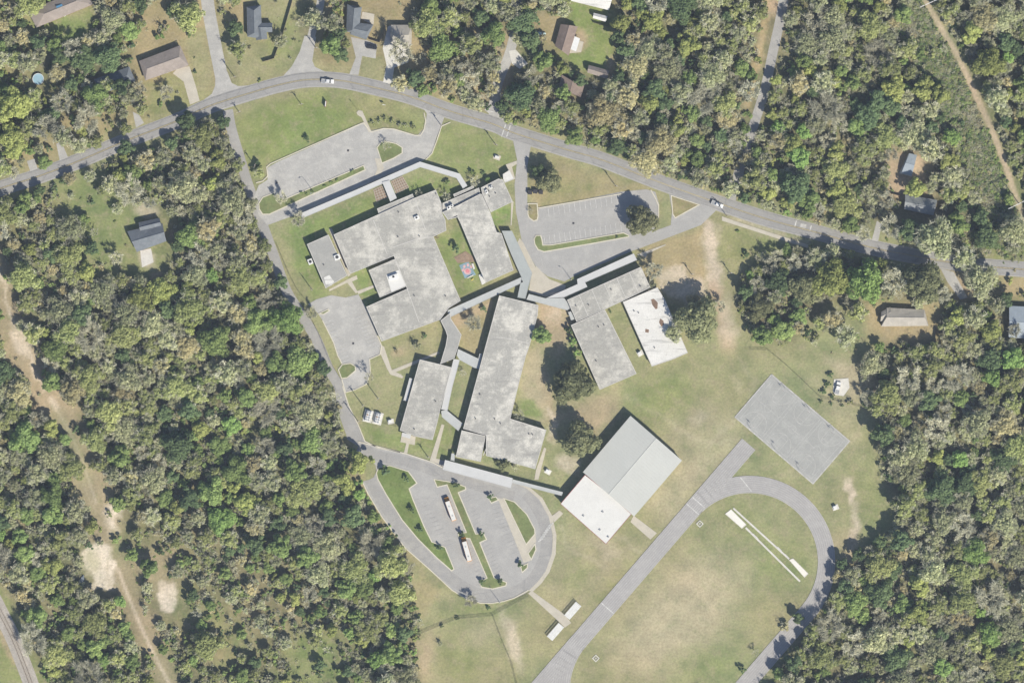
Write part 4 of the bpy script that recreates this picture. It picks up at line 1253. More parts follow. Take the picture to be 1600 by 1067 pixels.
walkway('small grey canopy filling the gap by the bus canopy end', [Z(560, 600, 8, [(1165, 862), (1212, 868), (1200, 962), (1152, 950)])], 2.3, 'canopy_grey')

# ------------------------------------------------------------------ houses


def gable_house(name, label, sections, roof, wall='brick', cat='house', group='houses among the trees', extra=None):
    """sections: (four corners in photograph pixels with the ridge along the 0-1 side, wall height, ridge rise, hip length as share)"""
    c = W(*centroid(sections[0][0]))
    root = empty(name, (c[0], c[1], 0), 0, label, cat, group)
    for i, (q, h, rise, hip) in enumerate(sections):
        FOOT.append(q)
        p = [Vector(a) for a in local(q, c)]
        if (p[1] - p[0]).cross(p[2] - p[1]) < 0: p = [p[1], p[0], p[3], p[2]]
        m0, m1 = (p[0] + p[3]) / 2, (p[1] + p[2]) / 2
        r0, r1 = m0.lerp(m1, hip), m1.lerp(m0, hip)
        ctr = (m0 + m1) / 2
        ins = [ctr + (v - ctr) * (1 - 0.45 / max(1, (v - ctr).length)) for v in p]
        z0 = h + i * 0.01
        mb = MB(); mb.prism([tuple(v) for v in ins], 0, z0 - 0.02)
        if hip < 0.02:
            g0_, g1_ = m0.lerp(m1, 0.03), m1.lerp(m0, 0.03)
            k0 = (ins[0] + ins[3]) / 2; k1 = (ins[1] + ins[2]) / 2
            mb.face([(*ins[3], z0), (*ins[0], z0), (*k0, z0 + rise * 0.93)]); mb.face([(*ins[1], z0), (*ins[2], z0), (*k1, z0 + rise * 0.93)])
        mb.build('wall', M[wall], root)
        E = [(*v, z0) for v in p]; R0, R1 = (*r0, z0 + rise), (*r1, z0 + rise)
        mb = MB()
        mb.face([E[0], E[1], R1, R0]); mb.face([E[2], E[3], R0, R1])
        if hip > 0.02: mb.face([E[1], E[2], R1]); mb.face([E[3], E[0], R0])
        me = mb.mesh('roof')
        bm = bmesh.new(); bm.from_mesh(me); bmesh.ops.remove_doubles(bm, verts=bm.verts, dist=0.001); bm.to_mesh(me); bm.free()
        ro = link('roof', me, M[roof], root)
        sd = ro.modifiers.new('thickness', 'SOLIDIFY'); sd.thickness = 0.14; sd.offset = 1
        rc_ = MB(); rc_.tube((R0[0], R0[1], R0[2] + 0.12), (R1[0], R1[1], R1[2] + 0.12), 0.13, 0.13, 6); rc_.build('ridge_cap', M[roof], ro)
    # a door and some windows on the longest walls
    q = [Vector(a) for a in local(sections[0][0], c)]
    h0 = sections[0][1]
    if (q[1] - q[0]).cross(q[2] - q[1]) < 0: q = [q[1], q[0], q[3], q[2]]
    ct = sum(q, Vector((0, 0))) / 4
    q = [ct + (v - ct) * (1 - 0.45 / max(1, (v - ct).length)) for v in q]
    for k in (0, 2):
        a, b = q[k], q[(k + 1) % 4]
        L = (b - a).length; d = (b - a).normalized(); ang = math.atan2(d.y, d.x); nrm = Vector((d.y, -d.x))
        if L < 6: continue
        for j, u in enumerate((0.2, 0.5, 0.8)):
            pt = a.lerp(b, u) + nrm * 0.03
            if j == 1:
                mb = MB(); mb.box((0, 0, 1.05), (1.0, 0.1, 2.1)); mb.build('door', M['white_metal'], root, (pt.x, pt.y, 0), (0, 0, ang))
            else:
                mb = MB(); mb.box((0, 0, 1.5), (1.5, 0.1, 1.2)); wf = mb.build('window', M['white_metal'], root, (pt.x, pt.y, 0), (0, 0, ang))
                mb = MB(); mb.box((0, -0.04, 1.5), (1.3, 0.06, 1.0)); mb.build('pane', M['glass'], wf)
    roof_top = sections[0][1] + sections[0][2] * 0.5
    v = MB(); m = (q[0] * 0.7 + q[1] * 0.3) * 0.5 + (q[3] * 0.7 + q[2] * 0.3) * 0.5
    e = m.lerp((q[0] + q[1]) / 2, 0.45)
    v.tube((e.x, e.y, h0 + 0.2), (e.x, e.y, roof_top + 0.75), 0.09, 0.09, 6); v.build('vent_pipe', M['steel'], root)
    return root


gable_house('house', 'brown grey hip roofed house with a blue tarp on its roof', [([(44, 18), (134, -18), (146, 8), (58, 44)], 2.7, 1.9, 0.22)], 'shingle_brown')
o = [x for x in COL.objects if x.get('label', '').startswith('brown grey hip')][0]
mb = MB(); mb.box((0, 0, 0), (3.0, 1.0, 0.05), 0.4); mb.build('tarp', plain('blue_tarp', (0.12, 0.30, 0.48)), o, (W(94, 11)[0] - o.location.x, W(94, 11)[1] - o.location.y, 4.75), (math.radians(-18), 0, 0))
gable_house('house', 'brown grey roofed ranch house with the pale concrete drive to the road', [(Z(0, 0, 4, [(872, 385), (1128, 288), (1182, 412), (912, 506)]), 2.7, 2.0, 0.12)], 'shingle_brown')
gable_house('house', 'house half hidden under tall trees, its roof coloured dark for their shade', [(Z(0, 0, 4, [(590, 500), (810, 420), (850, 510), (640, 590)]), 2.7, 1.8, 0.15)], 'shingle_slate')  # dark shingle colour stands in for the deep tree shade on this roof
gable_house('house', 'slate blue roofed house at the corner of the side street, with a stepped wing', [
    ([(386, 12), (387, 58), (410, 62), (408, 9)], 2.7, 2.1, 0.15), ([(405, 37), (426, 37), (426, 51), (405, 51)], 2.7, 1.4, 0.0), ([(398, 44), (401, 64), (418, 62), (416, 44)], 2.7, 1.4, 0.0)], 'shingle_slate')
gable_house('house', 'slate grey roofed house with a paved terrace tucked in its corner', [
    (Z(400, 0, 4, [(572, 30), (566, 200), (640, 220), (662, 50)]), 2.7, 2.0, 0.1), (Z(400, 0, 4, [(590, 140), (735, 158), (690, 252), (590, 218)]), 2.7, 1.7, 0.12)], 'shingle_slate')
gable_house('house', 'pale tan roofed house behind the bare tree and pale drive', [([(611, 40), (644, 40), (643, 72), (610, 70)], 2.7, 1.8, 0.15)], 'shingle_tan')
hb = gable_house('house', 'dark brown gabled house with a white patio cover on its lawn side', [(Z(800, 0, 4, [(305, 155), (268, 292), (352, 352), (410, 170)]), 2.7, 2.0, 0.0)], 'shingle_umber')
pc = ccw(local(Z(800, 0, 4, [(385, 228), (425, 245), (400, 325), (362, 310)]), hb.location))
mb = MB(); mb.prism(pc, 2.35, 2.5, True); mb.build('patio_cover', M['white_metal'], hb)
for q in offset_line(pc, 0.3, True):
    mb = MB(); mb.tube((*q, 0), (*q, 2.35), 0.06, 0.06, 5); mb.build('patio_post', M['white_metal'], hb)
gable_house('shed', 'grey roofed shed at the low corner of the green back lawn', [(Z(800, 0, 4, [(478, 410), (606, 445), (596, 496), (470, 456)]), 2.5, 1.3, 0.0)], 'shingle_brown', 'pale_wood', 'shed', 'sheds in back gardens')
gable_house('shed', 'white metal roofed shed at the high end of the green back lawn', [(Z(800, 0, 4, [(510, 85), (596, 106), (586, 140), (505, 116)]), 2.3, 0.7, 0.0)], 'gym_membrane', 'white_metal', 'shed', 'sheds in back gardens')
gable_house('house', 'white roofed house cut off by the frame above the green back lawn', [([(898, -26), (962, -18), (951, 17), (890, 2)], 2.8, 1.2, 0.0)], 'flat_roof_white', 'stucco')
gable_house('house', 'shaded brown roofed house sunk among dark trees below the grey shed', [(Z(800, 0, 4, [(310, 470), (290, 560), (430, 610), (450, 540)]), 2.7, 1.7, 0.1)], 'shingle_umber')
gable_house('house', 'slate roofed house standing in the clearing of the western woods', [
    (Z(0, 267, 4, [(798, 380), (1018, 330), (1042, 440), (858, 508)]), 2.7, 2.2, 0.0), (Z(0, 267, 4, [(868, 325), (1000, 296), (1012, 350), (880, 385)]), 2.7, 1.5, 0.0)], 'shingle_slate')
gable_house('house', 'pale slate roofed house north of the road in the eastern woods', [(Z(1200, 267, 4, [(855, 150), (1055, 185), (1030, 280), (848, 240)]), 2.7, 1.8, 0.0)], 'pale_slate')
gable_house('house', 'long tan grey roofed house south of the road near the playing field', [
    (Z(1200, 267, 4, [(740, 856), (975, 868), (1000, 968), (705, 972)]), 2.7, 1.8, 0.06), (Z(1200, 267, 4, [(706, 882), (762, 850), (770, 912), (700, 940)]), 2.6, 1.1, 0.0)], 'shingle_tan')
gable_house('house', 'blue grey metal roofed house cut by the frame edge', [([(1576, 478), (1618, 480), (1618, 530), (1575, 527)], 2.8, 1.6, 0.0)], 'metal_blue')
gable_house('house', 'pale metal roofed outbuilding at the end of the clay yard', [([(1420, 240), (1432, 243), (1424, 275), (1408, 270)], 2.5, 0.9, 0.0)], 'metal_blue', 'white_metal', 'outbuilding')

# ------------------------------------------------------------------ fences


def chain_fence(label, pts, h=1.6, step=3.0, mat='dark_metal', name='wire_fence', cat='fence'):
    w = toW(pts)
    root = empty(name, (*w[0], 0), 0, label, cat)
    o = Vector(w[0])
    P2 = [Vector(p) - o for p in w]
    wires = MB()
    for i in range(len(P2) - 1):
        a, b = P2[i], P2[i + 1]
        n = max(1, int((b - a).length / step))
        for j in range(n + (1 if i == len(P2) - 2 else 0)):
            q = a.lerp(b, j / n)
            mb = MB(); mb.tube((*q, 0), (*q, h), 0.04, 0.04, 5); mb.build('fence_post', M[mat], root)
        mb = MB(); mb.tube((*a, h), (*b, h), 0.035, 0.035, 5); mb.build('top_rail', M[mat], root)
        nw = int((b - a).length / 0.22)
        d = (b - a).normalized() * 0.22
        for j in range(nw):
            q = a + d * j
            wires.face([(*q, 0.05), (q.x + d.x * 0.16, q.y + d.y * 0.16, 0.05), (q.x + d.x * 1.0, q.y + d.y * 1.0, h), (q.x + d.x * 0.84, q.y + d.y * 0.84, h)])
            wires.face([(q.x + d.x, q.y + d.y, 0.05), (q.x + d.x * 0.84, q.y + d.y * 0.84, 0.05), (q.x, q.y, h), (q.x + d.x * 0.16, q.y + d.y * 0.16, h)])
    o_ = wires.build('wire_mesh', M[mat], root); o_['kind'] = 'stuff'
    return root


def board_fence(label, pts, h=1.9):
    w = toW(pts)
    root = empty('board_fence', (*w[0], 0), 0, label, 'fence', 'timber privacy fences')
    o = Vector(w[0]); P2 = [Vector(p) - o for p in w]
    for i in range(len(P2) - 1):
        a, b = P2[i], P2[i + 1]
        n = max(1, int((b - a).length / 2.4)); d = (b - a) / n
        ang = math.atan2(d.y, d.x)
        for j in range(n):
            q = a + d * (j + 0.5)
            mb = MB(); k = 9
            for s in range(k):
                mb.box(((s + 0.5) * d.length / k - d.length / 2, 0.012 * (s % 2), h / 2 + 0.03 * ((s * 7) % 3)), (d.length / k - 0.012, 0.025, h))
            mb.build('fence_panel', M['fence_wood'], root, (q.x, q.y, 0), (0, 0, ang))
            e = a + d * j
            mb = MB(); mb.box((e.x, e.y, h / 2 + 0.05), (0.1, 0.14, h + 0.1), ang); mb.build('fence_post', M['fence_wood'], root)
    return root


board_fence('timber fence running from the street corner lawn up between the two slate houses', [(411, 97), (428, 92), (440, 60), (456, 5), (460, -20)])
board_fence('short timber fence between the dark sport utility car and the pale drive', [(577, 62), (593, 67), (603, 42)])
board_fence('timber fence at the high edge of the green back lawn', [(927, 36), (952, 43)])
board_fence('timber fence beside the low house north of the road', [(1386, 301), (1408, 307)])
board_fence('timber fence along the clay yard below the long tan house', [(1463, 513), (1460, 534)])
chain_fence('dark wire fence slanting across the grass above the ball courts', [(1172, 546), (1200, 547), (1230, 572), (1262, 602), (1283, 622), (1320, 628), (1358, 640)])
chain_fence('wire fence along the grass verge of the staff car park', [(478, 480), (500, 525), (517, 567), (534, 594)])
chain_fence('wire fence beside the west drive near the annex', [(432, 380), (452, 428), (466, 455), (481, 472)])
chain_fence('overgrown wire fence from the woods to the school field corner', [(648, 993), (680, 980), (715, 966), (770, 961), (803, 943), (826, 931)])
chain_fence('wire fence down the edge of the worn field strip', [(771, 962), (785, 1000), (800, 1035), (812, 1085)])
chain_fence('short dark fence between the chillers and the narrow wing', [(597, 661), (612, 664), (625, 668)], 1.8, 2.5)

# ------------------------------------------------------------------ vehicles


def wheel(parent, x, y, r=0.36, w=0.24):
    mb = MB(); mb.tube((0, -w / 2, 0), (0, w / 2, 0), r, r, 14); o = mb.build('wheel', M['tyre'], parent, (x, y, r))
    mb = MB(); mb.tube((0, -w / 2 - 0.01, 0), (0, w / 2 + 0.01, 0), r * 0.6, r * 0.6, 10); mb.build('rim', M['steel'], o)


def profile(mb, pts, y0, y1, inset=0.0):
    """side profile (x, z) pushed across the car, drawn in towards the top"""
    zs = [p[1] for p in pts]; z0, z1 = min(zs), max(zs)
    f = lambda z: inset * (z - z0) / max(1e-6, z1 - z0)
    a = [(x, y0 + f(z), z) for x, z in pts]; b = [(x, y1 - f(z), z) for x, z in pts]
    n = len(pts)
    mb.face(a); mb.face(b[::-1])
    for i in range(n):
        j = (i + 1) % n
        mb.face([a[j], a[i], b[i], b[j]])


def car(label, x, y, heading, paint, kind='car', group='cars and pickups'):
    root = empty({'car': 'car', 'pickup': 'pickup_truck', 'suv': 'car'}[kind], W(x, y, 0.2), math.radians(heading), label, {'car': 'car', 'pickup': 'pickup', 'suv': 'car'}[kind], group)
    L, Wd = {'car': (4.6, 1.8), 'pickup': (5.8, 2.0), 'suv': (4.9, 1.95)}[kind]
    h = L / 2
    mb = MB()
    profile(mb, [(-h, 0.45), (-h, 0.85), (-h + 0.1, 1.0), (h * 0.35, 1.0), (h - 0.35, 0.9), (h, 0.72), (h, 0.4), (h - 0.3, 0.3), (-h + 0.3, 0.3)], -Wd / 2, Wd / 2, 0.06)
    mb.build('body', paint, root, bevel=0.06)
    if kind == 'pickup':
        cab = [(-0.5, 1.0), (-0.4, 1.72), (0.75, 1.72), (1.45, 1.0)]
        mb = MB(); mb.box((-1.85, 0, 1.012), (1.9, Wd - 0.3, 0.02)); mb.build('cargo_bed', M['steel'], root)
        for s in (-1, 1):
            mb = MB(); mb.box((-1.85, s * (Wd / 2 - 0.1), 1.1), (2.0, 0.1, 0.2)); mb.build('bed_side', paint, root)
        mb = MB(); mb.box((-h + 0.07, 0, 1.1), (0.08, Wd - 0.3, 0.2)); mb.build('tailgate', paint, root)
    elif kind == 'suv':
        cab = [(-h + 0.15, 1.0), (-h + 0.4, 1.72), (0.55, 1.72), (1.3, 1.0)]
    else:
        cab = [(-1.75, 1.0), (-1.1, 1.45), (0.3, 1.45), (1.15, 1.0)]
    mb = MB(); profile(mb, cab, -Wd / 2 + 0.1, Wd / 2 - 0.1, 0.18); mb.build('cabin_glass', M['glass'], root)
    zt_ = cab[1][1]
    mb = MB(); mb.box(((cab[1][0] + cab[2][0]) / 2, 0, zt_ + 0.03), (cab[2][0] - cab[1][0] + 0.35, Wd - 0.42, 0.07)); mb.build('roof', paint, root, bevel=0.03)
    for sx in (-1, 1):
        for sy in (-1, 1): wheel(root, sx * h * 0.62, sy * (Wd / 2 - 0.13))
    for sy in (-1, 1):
        mb = MB(); mb.box((h - 0.03, sy * (Wd / 2 - 0.3), 0.68), (0.1, 0.36, 0.16)); mb.build('headlight', M['white_metal'], root)
        mb = MB(); mb.box((-h + 0.01, sy * (Wd / 2 - 0.25), 0.78), (0.08, 0.22, 0.18)); mb.build('tail_light', M['red_trim'], root)
        mb = MB(); mb.box((cab[3][0] - 0.35, sy * (Wd / 2 + 0.06), 1.03), (0.14, 0.2, 0.14)); mb.build('wing_mirror', paint, root)
    return root


WH = plain('white_car_paint', (0.72, 0.73, 0.73), 0.3, 0, 0.5, 0.5)
SV = plain('silver_car_paint', (0.66, 0.67, 0.68), 0.4, 0, 0.5, 0.2)
BK = plain('black_car_paint', (0.02, 0.022, 0.025), 0.3, 0, 0.5, 0.5)
TL = plain('pale_teal_car_paint', (0.42, 0.55, 0.55), 0.35, 0, 0.5, 0.5)
car('white pickup truck driving on the curve of the main road', 512, 127.5, -4, SV, 'pickup')
car('white pickup on the main road near the eastern car park entrance', 1120.5, 319.5, -24, WH, 'pickup')
car('black sport utility car parked on the drive below the terrace house', 581, 74, -8, BK, 'suv')
car('pale teal car parked under trees by the brown gabled house', 845, 53.5, -12, TL, 'car')
car('white pickup parked on the slab behind the ball courts', 1309, 606, 78, WH, 'pickup')


def school_bus(label, x, y, heading):
    root = empty('school_bus', W(x, y, 0.2), math.radians(heading), label, 'school bus', 'school buses parked in the bus loop')
    yl = bus_yellow
    mb = MB(); profile(mb, [(-5.6, 0.5), (-5.6, 2.7), (-5.4, 2.95), (3.9, 2.95), (4.1, 2.7), (4.35, 1.7), (4.35, 0.5)], -1.2, 1.2, 0.08); mb.build('body', yl, root, bevel=0.08)
    mb = MB(); mb.box((-0.75, 0, 3.0), (9.3, 2.1, 0.12)); rf = mb.build('roof', M['gym_membrane'], root, bevel=0.05)
    for xx in (-3.2, 1.4):
        mb = MB(); mb.box((xx, 0, 3.1), (0.6, 0.6, 0.1)); mb.build('roof_hatch', M['steel'], rf)
    mb = MB(); profile(mb, [(4.3, 0.5), (4.3, 1.62), (5.7, 1.42), (5.85, 1.2), (5.85, 0.5)], -1.0, 1.0, 0.1); mb.build('bonnet', yl, root, bevel=0.08)
    mb = MB(); mb.face([(4.38, -1.02, 1.75), (4.38, 1.02, 1.75), (4.16, 0.98, 2.6), (4.16, -0.98, 2.6)]); mb.build('windscreen', M['glass'], root)
    for s in (-1, 1):
        for k in range(9):
            mb = MB(); mb.box((-4.7 + k * 0.95, s * 1.17, 2.1), (0.75, 0.06, 0.6)); mb.build('window', M['glass'], root)
        mb = MB(); mb.box((-0.6, s * 1.21, 1.3), (9.6, 0.05, 0.08)); mb.build('rub_rail', M['dark_metal'], root)
        mb = MB(); mb.box((5.86, s * 0.7, 0.95), (0.06, 0.28, 0.24)); mb.build('headlight', M['white_metal'], root)
        for xx in (-3.3, 4.9): wheel(root, xx, s * 1.02, 0.48, 0.3)
    mb = MB(); mb.box((5.92, 0, 0.55), (0.12, 2.2, 0.25)); mb.build('bumper', M['dark_metal'], root)
    return root


bus_yellow = plain('bus_yellow', (0.62, 0.27, 0.03), 0.4)
school_bus('white roofed school bus parked at the upper end of the bus loop island', 703.5, 795, 110)
school_bus('white roofed school bus parked halfway down the bus loop island', 729, 858, 106)

# ------------------------------------------------------------------ poles, signs, small furniture


def pole(label, x, y, h, kind='utility_pole', ang=0.0, group=None):
    root = empty(kind, W(x, y, 0), math.radians(ang), label, {'utility_pole': 'utility pole', 'light_pole': 'light pole', 'flag_pole': 'flagpole', 'transmission_pole': 'power line pole'}[kind], group)
    if kind == 'utility_pole':
        mb = MB(); mb.tube((0, 0, 0), (0, 0, h), 0.19, 0.13, 8); mb.build('pole', M['wood_pole'], root)
        mb = MB(); mb.box((0, 0, h - 0.6), (2.4, 0.12, 0.14)); ca = mb.build('crossarm', M['pale_wood'], root)
        for xx in (-1.1, -0.4, 0.4, 1.1):
            mb = MB(); mb.tube((xx, 0, h - 0.53), (xx, 0, h - 0.3), 0.06, 0.04, 6); mb.build('insulator', M['white_metal'], ca)
        mb = MB(); mb.tube((0.3, 0.1, h - 2.2), (0.3, 0.1, h - 1.3), 0.24, 0.24, 8); mb.build('transformer', M['steel'], root)
    elif kind == 'light_pole':
        mb = MB(); mb.tube((0, 0, 0), (0, 0, h), 0.13, 0.08, 8); mb.build('pole', M['steel'], root)
        mb = MB(); mb.tube((0, 0, 0), (0, 0, 0.5), 0.3, 0.28, 10); mb.build('base', M['concrete'], root)
        mb = MB(); mb.tube((0, 0, h - 0.1), (1.1, 0, h + 0.1), 0.05, 0.05, 6); ar = mb.build('arm', M['steel'], root)
        mb = MB(); mb.box((1.4, 0, h + 0.1), (0.8, 0.35, 0.14)); mb.build('lamp_head', M['steel'], ar)
    elif kind == 'flag_pole':
        mb = MB(); mb.tube((0, 0, 0), (0, 0, h), 0.08, 0.04, 8); mb.build('pole', M['white_metal'], root)
        mb = MB(); mb.tube((0, 0, h), (0, 0, h + 0.18), 0.1, 0.03, 8); mb.build('finial', M['steel'], root)
        mb = MB()
        for i in range(6):
            x0, x1 = i * 0.22, (i + 1) * 0.22
            f = lambda t: 0.12 * math.sin(t * 5)
            mb.face([(x0 * 0.8, f(x0), h - 0.2 - x0 * 0.35), (x1 * 0.8, f(x1), h - 0.2 - x1 * 0.35), (x1 * 0.8, f(x1), h - 1.2 - x1 * 0.5), (x0 * 0.8, f(x0), h - 1.2 - x0 * 0.5)])
        mb.build('flag', M['red_trim'], root)
    else:
        for s in (-1, 1):
            mb = MB(); mb.tube((s * 2.2, 0, 0), (s * 2.2, 0, h), 0.22, 0.15, 8); mb.build('pole', M['wood_pole'], root)
        mb = MB(); mb.box((0, 0, h - 1.0), (9.2, 0.3, 0.3)); ca = mb.build('crossarm', M['gym_membrane'], root)
        for xx in (-4.3, 0, 4.3):
            mb = MB(); mb.tube((xx, 0, h - 2.3), (xx, 0, h - 1.15), 0.1, 0.1, 6); mb.build('insulator', M['white_metal'], ca)
    return root


GU, GL = 'utility poles along the roads', 'light poles of the school'
for lb, x, y, h, a in (
    ('wooden utility pole at the corner of the street and the main road', 367.5, 122, 10, 20),
    ('short wooden pole on the verge where the west drive leaves the road', 374, 176, 5.6, 20),
    ('wooden pole at the edge of the front lawn beside the west drive', 399, 260, 8, 70),
    ('wooden pole on the front lawn nearest the curve of the road', 471, 164, 7, 10),
    ('wooden pole by the front car park exit', 689, 196, 7, 0),
    ('wooden utility pole on the lawn before the crosswalk', 775, 227, 8.5, -25),
    ('wooden utility pole on the brown verge above the eastern car park', 962, 291, 9, -25),
    ('wooden utility pole beside the eastern entrance, just past the white pickup', 1135, 337, 10, -25),
    ('wooden pole standing in the sandy yard east of the classroom blocks', 1081, 429, 6.5, 0),
    ('wooden pole beside the sandy track to the woods', 1141, 427, 6.5, 0),
    ('wooden utility pole on the roadside lawn at the far end of the main road', 1589, 386, 7, 5),
    ('wooden utility pole with a transformer on the annex lawn', 487, 452, 8.5, -60),
    ('wooden utility pole on the grass between the staff car park and the chillers', 591, 623, 9.5, 40),
    ('wooden utility pole at the bend of the west drive near the chillers', 560, 659, 11, 40),
    ('wooden utility pole at the top of the chiller lawn', 567.5, 634, 10.5, 40),
    ('wooden pole on the lawn beside the bus loop entrance walk', 669, 714, 7.5, 0),
    ('wooden pole near the side street mouth and the bushy verge', 494, 76, 7, 0)):
    pole(lb, x, y, h, 'utility_pole', a, GU)
for lb, x, y, h, a in (('steel light pole in the hedge of the front car park', 491, 301.5, 8.6, 200), ('steel light pole at the foot of the stepped walkway', 892.5, 437, 6.5, 160),
                       ('steel light pole at the bottom of the bus loop', 781, 941, 7, 100)):
    pole(lb, x, y, h, 'light_pole', a, GL)
pole('flagpole on the round concrete pad at the car park corner', 560.5, 174.5, 6.5, 'flag_pole', 140)
pole('pale crossarmed power line pole at the upper end of the eastern track', 1448, 8.5, 15, 'transmission_pole', 24, 'power line poles beside the eastern track')
pole('pale crossarmed power line pole at the lower end of the eastern track', 1585, 321, 15, 'transmission_pole', 26, 'power line poles beside the eastern track')

sg = empty('school_sign', W(508.7, 163, 0), math.radians(84), 'white upright school sign on the front lawn', 'sign')
mb = MB(); mb.box((0, 0, 0.25), (2.9, 0.7, 0.5)); mb.build('base', M['brick'], sg)
mb = MB(); mb.box((0, 0, 1.4), (2.5, 0.35, 1.8)); mb.build('panel', M['white_metal'], sg, bevel=0.04)
for s in (-1, 1):
    mb = MB(); mb.box((s * 1.32, 0, 1.2), (0.22, 0.5, 2.4)); mb.build('pier', M['brick'], sg)
sg = empty('notice_board', W(600, 164.5, 0), math.radians(-8), 'low white notice board on the lawn by the road', 'sign')
mb = MB(); mb.box((0, 0, 2.0), (1.5, 0.2, 1.0)); mb.build('panel', M['white_metal'], sg)
for s in (-1, 1):
    mb = MB(); mb.tube((s * 0.6, 0, 0), (s * 0.6, 0, 1.5), 0.05, 0.05, 6); mb.build('post', M['steel'], sg)
# fenced box on the north lawn
hx = empty('utility_cabinet', W(776.5, 246, 0), math.radians(-20), 'pale utility cabinet inside a square of clipped hedge', 'utility cabinet')
mb = MB(); mb.box((0, 0, 0.05), (3.4, 2.4, 0.1)); mb.build('slab', M['concrete'], hx)
mb = MB(); mb.box((0, 0, 0.75), (1.9, 1.2, 1.3)); mb.build('housing', M['gym_membrane'], hx, bevel=0.05)
# chillers
for lb, x, y in (('chiller unit nearer the bend of the west drive', 575.5, 650), ('chiller unit nearer the narrow wing', 590.5, 653.5)):
    t = empty('chiller', W(x, y, 0), math.radians(-14), lb, 'chiller', 'chillers on the lawn')
    mb = MB(); mb.box((0, 0, 0.06), (4.3, 5.8, 0.12)); mb.build('slab', M['pale_concrete'], t)
    mb = MB(); mb.box((0, 0, 1.1), (2.3, 4.8, 1.9)); b_ = mb.build('housing', M['white_metal'], t, bevel=0.05)
    for i in range(2):
        for j in range(4):
            mb = MB(); mb.tube((-0.55 + i * 1.1, -1.75 + j * 1.16, 2.05), (-0.55 + i * 1.1, -1.75 + j * 1.16, 2.2), 0.45, 0.45, 12)
            f_ = mb.build('fan', M['soil'] if j == 2 and i == 0 else M['steel'], t)
    for sx in (-1, 1):
        for sy in (-1, 1):
            mb = MB(); mb.tube((sx * 2.05, sy * 2.8, 0.12), (sx * 2.05, sy * 2.8, 2.0), 0.05, 0.05, 5); mb.build('guard_post', M['steel'], t)
        mb = MB(); mb.tube((sx * 2.05, -2.8, 1.95), (sx * 2.05, 2.8, 1.95), 0.04, 0.04, 5); mb.build('guard_rail', M['steel'], t)
for lb, x, y, r in (('pale utility cabinet on the lawn beside the narrow wing', 610.5, 658.5, 10), ('pale utility cabinet on the grass near the gymnasium', 856, 736.5, -30), ('pale box on the grass beside the track bend', 1305.5, 792.5, 20),
                    ('pale box in the classroom courtyard strip', 1000.5, 552, 30)):
    t = empty('utility_cabinet', W(x, y, 0), math.radians(r), lb, 'utility cabinet')
    mb = MB(); mb.box((0, 0, 0.06), (3.0, 2.4, 0.12)); mb.build('slab', M['pale_concrete'], t)
    mb = MB(); mb.box((-0.3, 0.1, 0.85), (1.6, 1.5, 1.5)); mb.build('housing', M['white_metal'], t, bevel=0.06)
    mb = MB(); mb.box((-0.3, -0.66, 0.85), (1.2, 0.05, 1.2)); mb.build('door', M['steel'], t)
# dumpsters
dg = plain('dark_green_steel', (0.03, 0.055, 0.05), 0.5)
for lb, x, y, r in (('dark skip nearest the kitchen drive, apart from the pair', 828, 301, -5), ('dark skip, the one of the pair nearer the drive', 836.5, 299.5, -8), ('dark skip, the one of the pair further under the oak', 845, 300.5, -8)):
    t = empty('skip', W(x, y, 0.15), math.radians(r), lb, 'skip', 'rubbish skips by the kitchen drive')
    mb = MB(); b0 = [(-0.9, -0.75), (0.9, -0.75), (0.9, 0.75), (-0.9, 0.75)]; b1 = [(-1.0, -0.95), (1.0, -0.95), (1.0, 0.95), (-1.0, 0.95)]
    mb.face([(*p, 0.1) for p in b0[::-1]])
    for i in range(4):
        j = (i + 1) % 4; mb.face([(*b0[i], 0.1), (*b0[j], 0.1), (*b1[j], 1.5), (*b1[i], 1.5)])
    mb.build('bin', dg, t)
    for s in (-1, 1):
        mb = MB(); mb.box((s * 0.5, 0, 1.53), (0.96, 1.95, 0.06)); mb.build('lid', M['dark_metal'], t)
# bleachers
for lb, x, y in (('aluminium bleacher on the upper side of the paved gap', 895.5, 954), ('aluminium bleacher on the lower side of the paved gap', 868.5, 987)):
    t = empty('bleacher', W(x, y, 0), math.radians(49), lb, 'bleacher', 'bleachers beside the running track')
    for k in range(5):
        mb = MB(); mb.box((0, -1.7 + k * 0.75 * 0.9 + 0.3, 1.85 - k * 0.36), (8.4, 0.34, 0.07)); mb.build('seat_plank', M['white_metal'], t)
        mb = MB(); mb.box((0, -1.7 + k * 0.75 * 0.9 - 0.02, 1.80 - k * 0.36), (8.4, 0.3, 0.06)); mb.build('foot_plank', M['white_metal'], t)
    for s in (-4, -1.3, 1.3, 4):
        mb = MB(); mb.face([(s, -1.9, 0), (s, 1.8, 0), (s, 1.8, 0.35), (s, -1.6, 1.75)]); mb.face([(s + .06, -1.9, 0), (s + .06, 1.8, 0), (s + .06, 1.8, 0.35), (s + .06, -1.6, 1.75)]); mb.build('support_frame', M['steel'], t)
    mb = MB(); mb.tube((-4.2, -1.95, 2.6), (4.2, -1.95, 2.6), 0.05, 0.05, 6); br = mb.build('back_rail', M['steel'], t)
    for s in (-4.2, 0, 4.2):
        mb = MB(); mb.tube((s, -1.95, 0), (s, -1.95, 2.6), 0.05, 0.05, 6); mb.build('rail_post', M['steel'], br)
    t.rotation_euler.z = math.radians(49 + 180)
